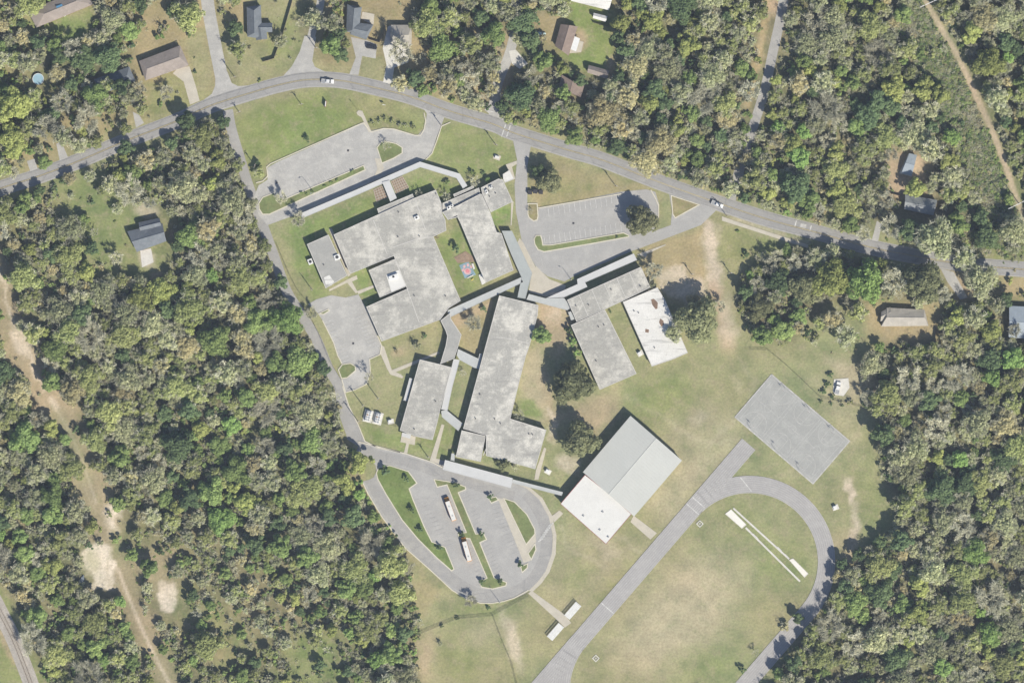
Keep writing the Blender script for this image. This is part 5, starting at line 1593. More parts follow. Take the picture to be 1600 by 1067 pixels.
# basketball hoops
hi = 0
for k in range(3):
    um = 0.045 + k * 0.313 + 0.1425
    for sgn, vb, side in ((1, 0.03, 'upper'), (-1, 0.97, 'lower')):
        p = Vector(uv(um, vb)); inward = V_.normalized() * sgn
        ang = math.atan2(-inward.y, inward.x)
        t = empty('basketball_hoop', W(p.x, p.y, 0), ang, 'basketball hoop at the %s end of the %s' % ('fence side' if sgn > 0 else 'track side', ('court nearest the classrooms', 'middle court', 'court nearest the woods')[k]), 'basketball hoop', 'basketball hoops on the courts')
        mb = MB(); mb.tube((0, 0, 0), (0, 0, 3.0), 0.09, 0.09, 8); mb.build('pole', M['steel'], t)
        mb = MB(); mb.tube((0, 0, 2.9), (1.1, 0, 3.2), 0.06, 0.06, 6); mb.build('arm', M['steel'], t)
        mb = MB(); mb.box((1.15, 0, 3.35), (0.06, 1.8, 1.1)); bb = mb.build('backboard', M['white_metal'], t)
        mb = MB()
        for i in range(10):
            a0, a1 = 2 * math.pi * i / 10, 2 * math.pi * (i + 1) / 10
            mb.tube((1.45 + 0.23 * math.cos(a0), 0.23 * math.sin(a0), 3.05), (1.45 + 0.23 * math.cos(a1), 0.23 * math.sin(a1), 3.05), 0.02, 0.02, 4)
        mb.build('rim', M['red_trim'], bb)
# paw print court: a flat painted square
pw = Z(640, 360, 8, [(620, 435), (735, 390), (830, 555), (690, 600)])
blue = grain('blue_court_paint', (0.21, 0.31, 0.37), 0.85, 0.15, 0.5, 3.0)
pink = grain('pink_court_paint', (0.56, 0.36, 0.36), 0.85, 0.15, 0.6, 3.0)
red = grain('red_court_paint', (0.55, 0.20, 0.22), 0.85, 0.15, 0.6, 3.0)
c = W(*centroid(pw))
t = empty('painted_court', (c[0], c[1], 0), 0, 'blue painted square with a pink paw print in the courtyard', 'painted court')
mb = MB(); mb.prism(ccw(local(pw, c)), 0.0, 0.10); mb.build('court_slab', blue, t)


def blob(cx, cy, rx, ry, rot, z, mat, name, parent, org):
    q = []
    for i in range(20):
        a = 2 * math.pi * i / 20
        x, y = rx * math.cos(a), ry * math.sin(a); cr, sr = math.cos(rot), math.sin(rot)
        w = W(cx + x * cr - y * sr, cy + x * sr + y * cr); q.append((w[0] - org[0], w[1] - org[1]))
    mb = MB(); mb.face([(*p, z) for p in ccw(q)]); return mb.build(name, mat, parent)


blob(730.5, 424, 5.6, 5.2, 0.2, 0.109, pink, 'paw_pad', t, c)
blob(730.5, 423.5, 3.2, 2.9, 0.2, 0.116, red, 'paw_pad_centre', t, c)
for x, y, r in ((723.5, 422, 0.6), (725.5, 416.5, 0.3), (731, 414.2, 0), (736, 417, -0.4)):
    blob(x, y, 1.9, 2.6, r, 0.109, pink, 'paw_toe', t, c)
for lb, pts in (('white bench along the paw print court edge by the wall', Z(640, 360, 8, [(772, 415), (798, 415), (818, 480), (798, 488)])), ('white bench at the foot of the paw print court', Z(640, 360, 8, [(720, 590), (795, 552), (800, 565), (725, 600)])),
                ('white table slab beside the wing wall below the paw print court', Z(640, 360, 8, [(862, 558), (905, 540), (950, 660), (905, 682)])), ('small yellow bench on the courtyard grass', Z(640, 360, 8, [(768, 620), (795, 598), (803, 608), (778, 630)]))):
    c = W(*centroid(pts)); q = ccw(local(pts, c))
    t = empty('bench', (c[0], c[1], 0), 0, lb, 'bench', 'benches in the paw print courtyard')
    mb = MB(); mb.prism(q, 0.42, 0.5, True); mb.build('seat', plain('yellow_bench', (0.6, 0.5, 0.1)) if 'yellow' in lb else M['gym_membrane'], t)
    for i in offset_line(q, 0.12, True):
        mb = MB(); mb.tube((*i, 0), (*i, 0.42), 0.05, 0.05, 5); mb.build('leg', M['steel'], t)
# garden plots: sunk beds between timber edgings
for lb, pts, nu, nv in (('garden plot of small timber edged beds on the annex side of the white link', Z(460, 240, 8, [(990, 455), (1095, 405), (1165, 550), (1025, 600)]), 4, 5),
                        ('garden plot of small timber edged beds on the lawn side of the white link', Z(460, 240, 8, [(1210, 350), (1350, 285), (1430, 425), (1270, 500)]), 6, 5)):
    c = W(*centroid(pts)); q = [Vector(a) for a in local(pts, c)]
    t = empty('garden_plot', (c[0], c[1], 0), 0, lb, 'garden plot', 'garden plots by the front walkway')
    mb = MB(); mb.prism(ccw([tuple(a) for a in q]), -0.02, 0.06); mb.build('soil_bed', M['soil'], t)
    for k in range(nu + 1):
        a, b = q[0].lerp(q[1], k / nu), q[3].lerp(q[2], k / nu)
        mb = MB(); ribbon_mb(mb, [tuple(a), tuple(b)], 0.22, 0.25, 0.0); mb.build('timber_edge', M['pale_wood'], t)
    for k in range(nv + 1):
        a, b = q[0].lerp(q[3], k / nv), q[1].lerp(q[2], k / nv)
        mb = MB(); ribbon_mb(mb, [tuple(a), tuple(b)], 0.22, 0.23, 0.0); mb.build('timber_edge', M['pale_wood'], t)
# garden pool
t = empty('pool', W(60, 124, 0), 0, 'round blue above-ground pool in the wooded yard', 'pool')
mb = MB(); mb.tube((0, 0, 0), (0, 0, 1.1), 2.6, 2.6, 20, False); mb.build('pool_wall', plain('pool_liner', (0.30, 0.42, 0.48), 0.5), t)
mb = MB(); mb.tube((0, 0, 0.9), (0, 0, 0.95), 2.55, 2.55, 20); mb.build('water', plain('pool_cover', (0.28, 0.43, 0.52), 0.3), t)
mb = MB(); ring = [(2.6 * math.cos(a), 2.6 * math.sin(a)) for a in np.linspace(0, 2 * math.pi, 21)[:-1]]; ribbon_mb(mb, ring, 0.2, 1.15, 1.08, True); mb.build('pool_rim', M['white_metal'], t)
t = empty('boat', W(128, 905, 0), math.radians(70), 'pale blue grey upturned boat at the edge of the pale dirt patch', 'boat')
mb = MB()
sec = [(-2.2, 0.9, 0.5), (-0.8, 1.0, 0.7), (0.8, 0.85, 0.7), (2.2, 0.15, 0.5)]
for i in range(3):
    x0, w0, h0 = sec[i]; x1, w1, h1 = sec[i + 1]
    for s in (-1, 1):
        mb.face([(x0, s * w0, 0), (x1, s * w1, 0), (x1, s * w1 * 0.5, h1), (x0, s * w0 * 0.5, h0)])
    mb.face([(x0, -w0 * 0.5, h0), (x1, -w1 * 0.5, h1), (x1, w1 * 0.5, h1), (x0, w0 * 0.5, h0)])
mb.build('hull', M['metal_blue'], t)
mb = MB(); mb.box((0, 0, 0.74), (3.8, 0.08, 0.1)); mb.build('keel', M['steel'], t)

# ------------------------------------------------------------------ trees


def quads(c, n, size, rg, asp=0.75):
    """leaf clumps: small quads at c facing n"""
    k = len(c)
    t = rg.normal(size=(k, 3)); t -= n * (t * n).sum(1, keepdims=True); t /= np.linalg.norm(t, axis=1, keepdims=True) + 1e-9
    b = np.cross(n, t)
    s = size[:, None]
    a2 = asp * (0.6 + 0.8 * rg.random((k, 1)))
    v = np.stack([c - t * s - b * s * a2 * 0.5, c + t * s * 0.7 - b * s * a2, c + t * s + b * s * a2 * 0.6, c - t * s * 0.6 + b * s * a2], 1)
    v += rg.normal(size=v.shape) * s[:, :, None] * 0.12
    return v.reshape(-1, 3)


def unit(v): return v / (np.linalg.norm(v, axis=-1, keepdims=True) + 1e-9)


def dirs(k, rg, lo=-0.35):
    z = rg.uniform(lo, 1, k); a = rg.uniform(0, 2 * math.pi, k); r = np.sqrt(1 - z * z)
    return np.stack([r * np.cos(a), r * np.sin(a), z], 1)


def crown(R, seed, ncard, csize, lobes, flat=0.62, base=None, sparse=False):
    """uneven crown of many leaf clumps gathered in lobes"""
    rg = np.random.default_rng(seed)
    base = R * 0.75 if base is None else base
    lc, lr = [], []
    tries = 0
    while len(lc) < lobes and tries < 4000:
        tries += 1
        d = dirs(1, rg, -0.1)[0]
        rr = R * (rg.uniform(0.35, 0.78) if len(lc) > 2 else rg.uniform(0.0, 0.35))
        wob = 1 + 0.22 * math.sin(3 * math.atan2(d[1], d[0]) + seed) + 0.12 * math.sin(5 * math.atan2(d[1], d[0]) + 2.3 * seed)
        p = np.array([d[0] * rr * wob, d[1] * rr * wob, d[2] * rr * flat * 1.5])
        r = R * rg.uniform(0.11, 0.30)
        if all(np.linalg.norm(p - q) > 0.55 * (r + s) for q, s in zip(lc, lr)):
            lc.append(p); lr.append(r)
    lc, lr = np.array(lc), np.array(lr)
    w = lr ** 2; w /= w.sum()
    pick = rg.choice(len(lc), ncard, p=w)
    d = dirs(ncard, rg, -0.5)
    rad = lr[pick] * (0.55 + 0.62 * rg.random(ncard) ** 0.7)
    pos = lc[pick] + d * rad[:, None] * np.array([1, 1, 0.85])
    keep = np.ones(ncard, bool)
    if sparse: keep = rg.random(ncard) < 0.7
    n = unit(d + np.array([0, 0, 0.5]) + rg.normal(size=(ncard, 3)) * 0.33)
    sz = csize * (0.6 + 0.8 * rg.random(ncard))
    pos, n, sz = pos[keep], n[keep], sz[keep]
    pos[:, 2] += base + R * flat * 0.55
    return quads(pos, n, sz, rg), lc + np.array([0, 0, base + R * flat * 0.55])


def tube_np(V, F, p0, p1, r0, r1, n=5):
    p0, p1 = np.array(p0, float), np.array(p1, float)
    d = unit(p1 - p0); a = np.cross(d, [0.3, 0.9, 0.1]); a = unit(a); b = np.cross(d, a)
    o = len(V)
    for p, r in ((p0, r0), (p1, r1)):
        for i in range(n):
            an = 2 * math.pi * i / n
            V.append(p + a * math.cos(an) * r + b * math.sin(an) * r)
    for i in range(n):
        j = (i + 1) % n
        F.append([o + i, o + j, o + n + j, o + n + i])


def limbs(R, centres, H, seed, thick=1.0):
    rg = np.random.default_rng(seed + 99)
    V, F = [], []
    r0 = 0.035 * R * thick + 0.06
    fork = np.array([0, 0, H * 0.45])
    tube_np(V, F, (0, 0, -0.1), fork, r0 * 1.3, r0, 7)
    tube_np(V, F, fork, (rg.normal() * 0.1 * R, rg.normal() * 0.1 * R, H * 0.8), r0, r0 * 0.35, 6)
    for c in centres[:9]:
        m = fork * 0.5 + np.array(c) * 0.5 + rg.normal(size=3) * 0.05 * R
        tube_np(V, F, fork, m, r0 * 0.6, r0 * 0.38, 5); tube_np(V, F, m, c, r0 * 0.38, r0 * 0.12, 4)
    return np.array(V), F


def bare_crown(R, seed, H, ntwig=900, tw=0.05):
    """leafless crown: limbs, branches and a haze of thin twigs"""
    rg = np.random.default_rng(seed)
    V, F = [], []
    tips = []
    fork = np.array([0, 0, H * 0.3])
    for k in range(9):
        a = 2 * math.pi * (k + rg.random() * 0.8) / 9; out = R * rg.uniform(0.45, 0.8)
        p1 = np.array([math.cos(a) * out * 0.5, math.sin(a) * out * 0.5, H * rg.uniform(0.5, 0.72)])
        p2 = np.array([math.cos(a + rg.normal() * 0.25) * out, math.sin(a + rg.normal() * 0.25) * out, H * rg.uniform(0.68, 0.98)])
        tube_np(V, F, fork, p1, 0.028 * R, 0.018 * R, 5); tube_np(V, F, p1, p2, 0.018 * R, 0.008 * R, 4)
        for q in range(5):
            t = rg.uniform(0.1, 1); s = p1 + (p2 - p1) * t
            e = s + np.array([math.cos(a + rg.normal() * 1.1), math.sin(a + rg.normal() * 1.1), rg.uniform(0.1, 0.7)]) * R * rg.uniform(0.2, 0.42)
            tube_np(V, F, s, e, 0.009 * R, 0.004 * R, 3)
            tips += [s + (e - s) * u for u in (0.35, 0.65, 1.0)]
    tips = np.array(tips)
    k = rg.integers(0, len(tips), ntwig)
    d = unit(dirs(ntwig, rg, -0.3) + unit(tips[k] * np.array([1, 1, 0.2])) * 0.6)
    L = R * rg.uniform(0.12, 0.30, ntwig)
    a = tips[k] + rg.normal(size=(ntwig, 3)) * 0.05 * R
    side = unit(np.cross(d, rg.normal(size=(ntwig, 3)))) * (tw * (0.5 + rg.random((ntwig, 1))))
    e = a + d * L[:, None]
    tv = np.stack([a - side, a + side, e + side * 0.4, e - side * 0.4], 1).reshape(-1, 3)
    return np.array(V), F, tv


def mesh_parts(name, parts, mats):
    """parts: [(verts, quad faces, material index)] -> one mesh"""
    v = np.concatenate([p[0] for p in parts]); f, mi, o = [], [], 0
    for p in parts:
        q = np.asarray(p[1]) + o; f.append(q); mi.append(np.full(len(q), p[2])); o += len(p[0])
    me = np_mesh(name, v, np.concatenate(f), 4)
    me.polygons.foreach_set('material_index', np.concatenate(mi).astype(np.int32))
    for m in mats: me.materials.append(m)
    me.update()
    return me


def card_faces(n): return np.arange(n).reshape(-1, 4)


# prototypes: (crown mesh, trunk mesh, joined mesh, nominal radius)
PROTO = {}
SEED = 11
CLS = {'s': (2.4, 600, 0.25, 9), 'm': (4.6, 2000, 0.33, 34), 'l': (8.8, 5000, 0.42, 70)}
for kind in LEAF:
    for cls, (R, nc, cs, lb) in CLS.items():
        for variant in range(3 if cls == 'm' else 2):
            SEED += 1
            H = {'s': 4.2, 'm': 8.5, 'l': 10.0}[cls]
            if kind == 'bare':
                bv, bf, tv = bare_crown(R, SEED, H, {'s': 350, 'm': 1500, 'l': 3000}[cls], 0.09 if cls != 's' else 0.05)
                nb = len(bv)
                cm = mesh_parts('bare_crown', [(bv, bf, 0), (tv, card_faces(len(tv)), 0)], [LEAF['bare']])
                V, F = [], []
                tube_np(V, F, (0, 0, -0.1), (0, 0, H * 0.3), 0.05 * R, 0.035 * R, 7)
                tv_, tf_ = np.array(V), F
                jm = mesh_parts('bare_tree_mass', [(bv, bf, 0), (tv, card_faces(len(tv)), 0), (tv_, tf_, 1)], [LEAF['bare'], M['bark']])
            else:
                cv, cen = crown(R, SEED, int(nc * (0.85 if kind == 'greyolive' else 1)), cs, lb, 0.62, H - R * 1.25 if cls == 'm' else (H * 0.22), kind == 'greyolive')
                tv_, tf_ = limbs(R, cen, H, SEED)
                parts = [(cv, card_faces(len(cv)), 0)]
                if kind in ('greyolive', 'tan', 'olive'):          # thin crowns show their twigs
                    bv, bf, tw_ = bare_crown(R, SEED + 500, H, {'s': 80, 'm': 300, 'l': 700}[cls] // (2 if kind == 'olive' else 1), 0.07)
                    parts += [(bv, bf, 1), (tw_, card_faces(len(tw_)), 1)]
                cm = mesh_parts('leafy_crown', parts, [LEAF[kind], LEAF['bare']])
                jm = mesh_parts('leafy_tree_mass', parts + [(tv_, tf_, 2)], [LEAF[kind], LEAF['bare'], M['bark']])
            tm = mesh_parts('tree_trunk', [(tv_, tf_, 0)], [M['bark']])
            PROTO.setdefault((kind, cls), []).append((cm, tm, jm, R))

# palm and small clipped shapes
V, F = [], []
rg = np.random.default_rng(5)
for k in range(16):
    a = 2 * math.pi * k / 16 + rg.normal() * 0.1
    for s in range(4):
        u0, u1 = s / 4, (s + 1) / 4
        f = lambda u: np.array([math.cos(a) * 1.7 * u, math.sin(a) * 1.7 * u, 2.2 + 0.7 * u - 1.5 * u * u])
        w0, w1 = 0.28 * math.sin(math.pi * min(.95, u0 + 0.12)), 0.28 * math.sin(math.pi * min(.97, u1))
        sd = np.array([-math.sin(a), math.cos(a), 0])
        o = len(V); V += [f(u0) - sd * w0, f(u0) + sd * w0, f(u1) + sd * w1, f(u1) - sd * w1]; F.append([o, o + 1, o + 2, o + 3])
palm_mesh = mesh_parts('palm_fronds', [(np.array(V), F, 0)], [LEAF['vivid']])
V, F = [], []; tube_np(V, F, (0, 0, -0.1), (0, 0, 2.25), 0.16, 0.12, 7); palm_trunk = mesh_parts('palm_trunk', [(np.array(V), F, 0)], [M['bark']])

LOOK = {'oak': 'broad oak', 'olive': 'olive green broadleaf tree', 'greyolive': 'grey green thin-crowned tree', 'dark': 'dark green dense tree', 'green': 'mid green leafy tree', 'bright': 'yellow green rounded tree',
        'vivid': 'vivid fresh green tree', 'tan': 'tan brown leaved tree', 'bare': 'grey leafless tree'}
NAME = {'oak': 'oak_tree', 'olive': 'broadleaf_tree', 'greyolive': 'thin_crowned_tree', 'dark': 'evergreen_tree', 'green': 'leafy_tree', 'bright': 'yellow_green_tree', 'vivid': 'fresh_green_tree', 'tan': 'brown_leaved_tree', 'bare': 'bare_tree'}
prng = random.Random(21)
n_tree = 0


def tree(x, y, r_px, kind, label, group, cat='tree', tall=1.0, name=None):
    global n_tree
    n_tree += 1
    r = r_px * S
    cls = 's' if r < 3.0 else ('m' if r < 6.6 else 'l')
    cm, tm, jm, R = prng.choice(PROTO[(kind, cls)])
    k = r / R
    root = empty(name or NAME[kind], W(x, y, 0), prng.uniform(0, 6.28), label, cat, group)
    root.scale = (k, k, k * tall * prng.uniform(0.9, 1.1))
    link('crown', cm, None, root); link('trunk', tm, None, root)
    return root


# trees one can point to: (x, y, radius in pixels, kind, label, height factor)
GC_ = 'trees in the school grounds'
HAND = [
    (846, 524, 17, 'green', 'rounded tree against the long classroom block wall', 1),
    (895, 598, 36, 'oak', 'broad spreading oak between the long block and the grey roofed block', 1),
    (906, 686, 31, 'oak', 'dense round oak at the corner of the gymnasium', 1),
    (1002, 345, 27, 'oak', 'large oak shading the end of the eastern car park', 1.1),
    (858, 283, 22, 'oak', 'broad oak overhanging the rubbish skips', 1.1),
    (842, 268, 13, 'dark', 'smaller dark oak at the drive side of the skip oak', 1),
    (1088, 500, 37, 'oak', 'broad oak overhanging the stained white roof', 1),
    (1052, 520, 16, 'greyolive', 'thin grey green tree leaning over the white roof edge', 1),
    (1022, 424, 14, 'bare', 'reddish grey leafless tree at the end of the classroom block', 1),
    (1018, 446, 9, 'greyolive', 'small thin tree behind the classroom block corner', 1),
    (888, 517, 8, 'dark', 'dark shrubby tree at the grey roofed block wall, topmost of three', 1),
    (893, 534, 9, 'vivid', 'fresh green shrubby tree at the grey block wall, middle of three', 1),
    (903, 554, 9, 'vivid', 'fresh green shrubby tree at the grey block wall, lowest of three', 1),
    (714, 389, 8, 'dark', 'dark spreading tree in the paw print courtyard', 1.2),
    (467, 343, 12, 'bare', 'grey leafless tree at the end of the long white walkway', 1),
    (440, 310, 10, 'bare', 'grey leafless tree on the front car park island', 1),
    (603, 228, 8, 'bare', 'small leafless tree in the teardrop island of the front drive', 1),
    (480, 217, 6, 'dark', 'small dark tree alone on the front lawn', 1),
    (403, 256, 7, 'dark', 'small dark tree at the west corner of the front car park', 1),
    (698, 307, 8, 'bare', 'grey leafless tree in the corner by the kitchen canopy', 1),
    (654, 303, 7, 'bare', 'grey leafless tree against the front wall of the largest block', 1),
    (742, 285, 9, 'bare', 'grey leafless tree against the kitchen block wall', 1),
    (487, 490, 10, 'bare', 'grey leafless tree between the west drive and staff car park', 1),
    (577, 588, 9, 'bare', 'tall leafless tree at the edge of the staff car park exit', 1.5),
    (650, 540, 8, 'greyolive', 'small grey tree on the lawn below the largest block', 1),
    (740, 505, 13, 'bare', 'leafless tree in the clay courtyard beside the long block', 1),
    (756, 482, 6, 'dark', 'small dark tree at the upper end of the long block', 1),
    (723, 582, 6, 'bare', 'small leafless tree between the white walkway and the long block', 1),
    (813, 648, 9, 'bare', 'pale leafless tree in the angle of the long block', 1.1),
    (785, 725, 11, 'oak', 'round olive tree by the bus canopy', 1),
    (806, 729, 8, 'greyolive', 'smaller grey green tree by the bus canopy', 1),
    (601, 736, 9, 'dark', 'dark thin tree where the bus loop meets the drive', 1.2),
    (736, 938, 10, 'bare', 'leafless tree at the bottom kerb of the bus loop', 1),
    (653, 972, 9, 'bare', 'leafless tree where the overgrown fence meets the woods', 1),
    (1083, 470, 12, 'tan', 'rust brown tree behind the broad oak by the white roof', 1),
    (1166, 398, 7, 'dark', 'small dark tree alone on the eastern verge lawn', 1),
    (1185, 403, 7, 'bare', 'small leafless tree beside the dark verge tree', 1.2),
    (1124, 478, 10, 'bare', 'leafless tree at the foot of the sandy track', 1),
    # edges of the woods and yards
    (292, 190, 17, 'dark', 'tall dark tree overhanging the main road by the west drive', 1.3),
    (318, 214, 23, 'olive', 'broad olive tree behind the tall roadside tree', 1.1),
    (340, 250, 18, 'bright', 'yellow green tree beside the west drive', 1),
    (300, 240, 17, 'greyolive', 'thin grey green tree in the roadside clump by the west drive', 1),
    (270, 225, 12, 'dark', 'dark tree in the roadside clump nearest the brown verge', 1.1),
    (197, 232, 14, 'dark', 'dark tree alone at the lower kerb of the main road', 1.3),
    (24, 164, 29, 'bright', 'huge yellow green tree below the blue pool', 1),
    (20, 215, 24, 'bright', 'yellow green tree at the frame edge by the main road', 1),
    (22, 94, 16, 'olive', 'olive tree beside the blue pool', 1),
    (100, 160, 18, 'bare', 'grey leafless tree below the blue pool', 1),
    (95, 88, 15, 'dark', 'dark tree between the pool and the tarp-roofed house', 1.2),
    (60, 66, 15, 'dark', 'dark tree at the corner of the tarp-roofed house', 1),
    (170, 90, 24, 'dark', 'dense dark tree over the half hidden roof', 1.2),
    (150, 150, 22, 'green', 'mid green tree in front of the half hidden house', 1),
    (205, 150, 16, 'greyolive', 'grey tree beside the ranch house lawn', 1),
    (370, 45, 14, 'dark', 'dark tree at the side wall of the stepped slate house', 1.1),
    (372, 78, 15, 'olive', 'olive tree on the corner lawn by the street', 1),
    (492, 30, 17, 'greyolive', 'grey green tree at the top of the side street', 1),
    (518, 70, 19, 'green', 'dense green tree before the terrace house', 1.1),
    (532, 86, 14, 'dark', 'dark tree lowest in the clump before the terrace house', 1),
    (628, 82, 20, 'bare', 'big leafless tree spreading over the pale drive', 1.2),
    (690, 75, 24, 'green', 'mid green tree in the roadside woods beyond the pale drive', 1),
    (735, 70, 20, 'olive', 'olive tree in the roadside woods near the second side street', 1),
    (700, 135, 18, 'tan', 'tan brown tree on the leafy verge above the main road', 1),
    (672, 115, 15, 'tan', 'rust brown tree above the main road by the pale drive', 1),
    (735, 125, 15, 'bare', 'grey leafless tree on the leafy verge', 1),
    (768, 100, 18, 'greyolive', 'grey tree beside the second side street', 1),
    (828, 65, 18, 'dark', 'dark tree behind the teal car', 1),
    (850, 95, 18, 'green', 'green tree at the gable end of the brown house', 1),
    (815, 150, 24, 'dark', 'dark tree at the corner of the second side street', 1.1),
    (855, 185, 22, 'green', 'green tree above the main road past the crosswalk', 1),
    (898, 215, 16, 'green', 'round green tree leaning over the main road kerb', 1),
    (970, 38, 16, 'bright', 'yellow green tree beside the white shed', 1.1),
    (1018, 28, 22, 'bright', 'bright tree nearest the frame top beyond the lawn', 1),
    (1072, 72, 20, 'bright', 'golden yellow green tree in the northern woods', 1),
    (1010, 80, 22, 'greyolive', 'broad grey crown between the lawn and the golden tree', 1),
    (940, 175, 27, 'tan', 'broad tan crown below the shaded house', 1),
    (1015, 160, 17, 'bright', 'yellow green tree in the middle of the northern woods', 1),
    (1000, 185, 16, 'greyolive', 'grey tree below the yellow green one in the northern woods', 1),
    (965, 120, 12, 'dark', 'dark tree hiding the grey shed corner', 1.4),
    (965, 60, 12, 'dark', 'dark tall tree shading the end of the back lawn', 1.5),
    (908, 126, 12, 'dark', 'dark tree over the gable of the shaded brown house', 1.2),
    (880, 146, 13, 'green', 'green tree over the low wall of the shaded brown house', 1.2),
    (1584, 516, 11, 'bare', 'leafless tree leaning over the blue metal roof', 1.1),
    (1503, 406, 20, 'greyolive', 'grey tree reaching over the main road before its far lawn', 1.1),
    (1355, 620, 12, 'bare', 'brownish leafless tree at the end of the slab yard', 1),
    (1290, 170, 26, 'bare', 'grey leafless crown in the woods beside the lane', 1),
    (1395, 140, 22, 'bright', 'yellow green crown near the eastern track scrub', 1),
    (1440, 140, 21, 'bright', 'yellow green crown touching the eastern track scrub', 1),
    (1370, 85, 22, 'bare', 'grey leafless crown in the middle of the lane woods', 1),
    (1305, 238, 17, 'bright', 'small yellow green tree in the lower lane woods', 1),
    (1217, 200, 14, 'vivid', 'fresh green tree beside the lane end', 1),
    (1518, 52, 20, 'bright', 'yellow green crown past the upper eastern track', 1),
    (1480, 250, 18, 'bright', 'yellow green crown near the clay yard', 1),
    (1300, 435, 34, 'bright', 'broad yellow green tree along the roadside shade', 1.1),
    (1350, 440, 34, 'vivid', 'broad fresh green tree along the roadside shade', 1.1),
    (1255, 450, 26, 'oak', 'broad oak at the field end of the roadside row', 1.1),
    (1215, 440, 22, 'dark', 'dark tree outermost at the field end of the roadside row', 1.1),
    (1395, 440, 20, 'bare', 'grey leafless tree beside the broad fresh green one', 1),
    (1440, 440, 34, 'oak', 'broad oak behind the long tan house', 1.1),
    (1460, 375, 36, 'greyolive', 'broad grey oak hiding the main road', 1.1),
    (1420, 360, 20, 'dark', 'dark oak below the eastern slate house', 1.1),
    (1530, 440, 30, 'greyolive', 'pale grey oak at the main road bend', 1.1),
    (1390, 355, 18, 'bare', 'pale leafless tree beside the eastern slate house', 1),
    (1540, 370, 22, 'dark', 'dark oak on the roadside lawn', 1.1),
    (1300, 500, 17, 'tan', 'red brown leaved tree on the clay clearing', 1.1),
    (1247, 512, 12, 'tan', 'smaller red brown tree on the clay clearing', 1.1),
    (1320, 525, 20, 'greyolive', 'grey tree at the lower side of the clay clearing', 1),
    (1185, 480, 24, 'oak', 'larger oak at the corner of the playing field', 1.1),
    (1190, 525, 19, 'green', 'smaller mid green tree at the corner of the playing field', 1),
    (1165, 455, 14, 'dark', 'dark tree beside the sandy track end', 1.1),
    (1360, 570, 22, 'greyolive', 'blue grey tree above the slab yard', 1),
    (1385, 615, 24, 'olive', 'olive tree at the end of the slab yard', 1.1),
    (1380, 680, 20, 'dark', 'dark woods-edge tree facing the ball courts', 1.3),
    (1400, 715, 20, 'greyolive', 'grey woods-edge tree facing the ball courts', 1.2),
    (1410, 790, 20, 'olive', 'olive woods-edge tree above the worn strip', 1.2),
    (1462, 715, 14, 'bright', 'golden tree in the eastern woods', 1),
    (1405, 845, 19, 'dark', 'dark woods-edge tree at the lower corner of the field', 1.3),
    (1313, 880, 10, 'dark', 'narrow dark conifer-like tree at the track bend', 1.6),
    (1320, 915, 15, 'dark', 'dark tree overhanging the track bend', 1.3),
    (1335, 940, 22, 'green', 'green tree behind the track bend', 1.1),
    (1436, 912, 20, 'bright', 'yellow green crown in the lower eastern woods', 1),
    (1432, 955, 19, 'bright', 'yellow green crown below its twin in the lower eastern woods', 1),
    (1547, 987, 22, 'vivid', 'vivid green tree in the lower eastern woods', 1),
    (1470, 1040, 19, 'vivid', 'vivid green tree near the lower frame edge', 1),
    (1580, 560, 20, 'vivid', 'vivid green tree at the frame edge of the eastern woods', 1),
    (1550, 590, 17, 'vivid', 'vivid green tree beside the frame edge one', 1),
    (1245, 965, 10, 'dark', 'dark bush-like tree on the inside of the track', 1.2),
    (1225, 978, 9, 'tan', 'tan bush-like tree on the inside of the track', 1),
    (1270, 985, 14, 'olive', 'olive tree overhanging the far straight of the track', 1.3),
    (1240, 1035, 16, 'dark', 'dark tree overhanging the far straight near the frame edge', 1.3),
    (1160, 1045, 7, 'dark', 'small dark tree on the inside of the far straight', 1.3),
    (1180, 1018, 6, 'bare', 'leafless sapling on the inside of the far straight', 1.3),
    # west woods
    (220, 467, 23, 'bright', 'golden yellow green crown below the slate house clearing', 1),
    (332, 430, 13, 'vivid', 'bright green round tree in the western woods', 1),
    (450, 498, 27, 'vivid', 'broad vivid green tree by the west drive', 1),
    (425, 490, 15, 'green', 'green tree behind the broad vivid one', 1),
    (415, 470, 14, 'bare', 'grey tree behind the broad vivid one', 1),
    (48, 390, 12, 'bright', 'small yellow green tree at the western frame edge', 1),
    (145, 388, 12, 'dark', 'dark tree on the lawn of the slate house clearing', 1.2),
    (183, 403, 11, 'bare', 'pale leafless tree beside the slate house lawn', 1.2),
    (205, 300, 22, 'bare', 'big leafless tree above the slate house', 1),
    (98, 283, 8, 'dark', 'dark round shrub-like tree by the western road verge', 1),
    (145, 317, 6, 'dark', 'small dark tree alone on the slate house lawn', 1),
    (277, 385, 12, 'dark', 'dark tree at the corner of the slate house', 1.2),
    (405, 270, 10, 'olive', 'olive tree at the bend of the west drive', 1),
    (565, 720, 20, 'bright', 'yellow green tree over the junction of west drive and bus loop', 1),
    (540, 750, 20, 'bright', 'yellow green tree at the woods edge by the bus loop', 1),
    (553, 805, 20, 'dark', 'dark green rounded tree beside the bus loop', 1.1),
    (610, 880, 26, 'olive', 'olive pine-like tree at the woods edge below the bus loop', 1.2),
    (625, 925, 22, 'olive', 'olive tree at the woods edge, lower side', 1.2),
    (580, 850, 22, 'bare', 'grey leafless tree behind the bus loop', 1),
    (632, 988, 15, 'dark', 'dark tree at the end of the overgrown fence', 1.2),
    (500, 1050, 8, 'dark', 'dark tree alone in the grassy clearing of the woods', 1.2),
    (500, 1038, 10, 'dark', 'dark narrow tree in the grassy clearing of the woods', 1.3),
    (345, 990, 7, 'dark', 'dark bush-like tree beside the lower grassy glade', 1),
    (122, 672, 9, 'dark', 'dark bush-like tree on the western dirt corridor', 1),
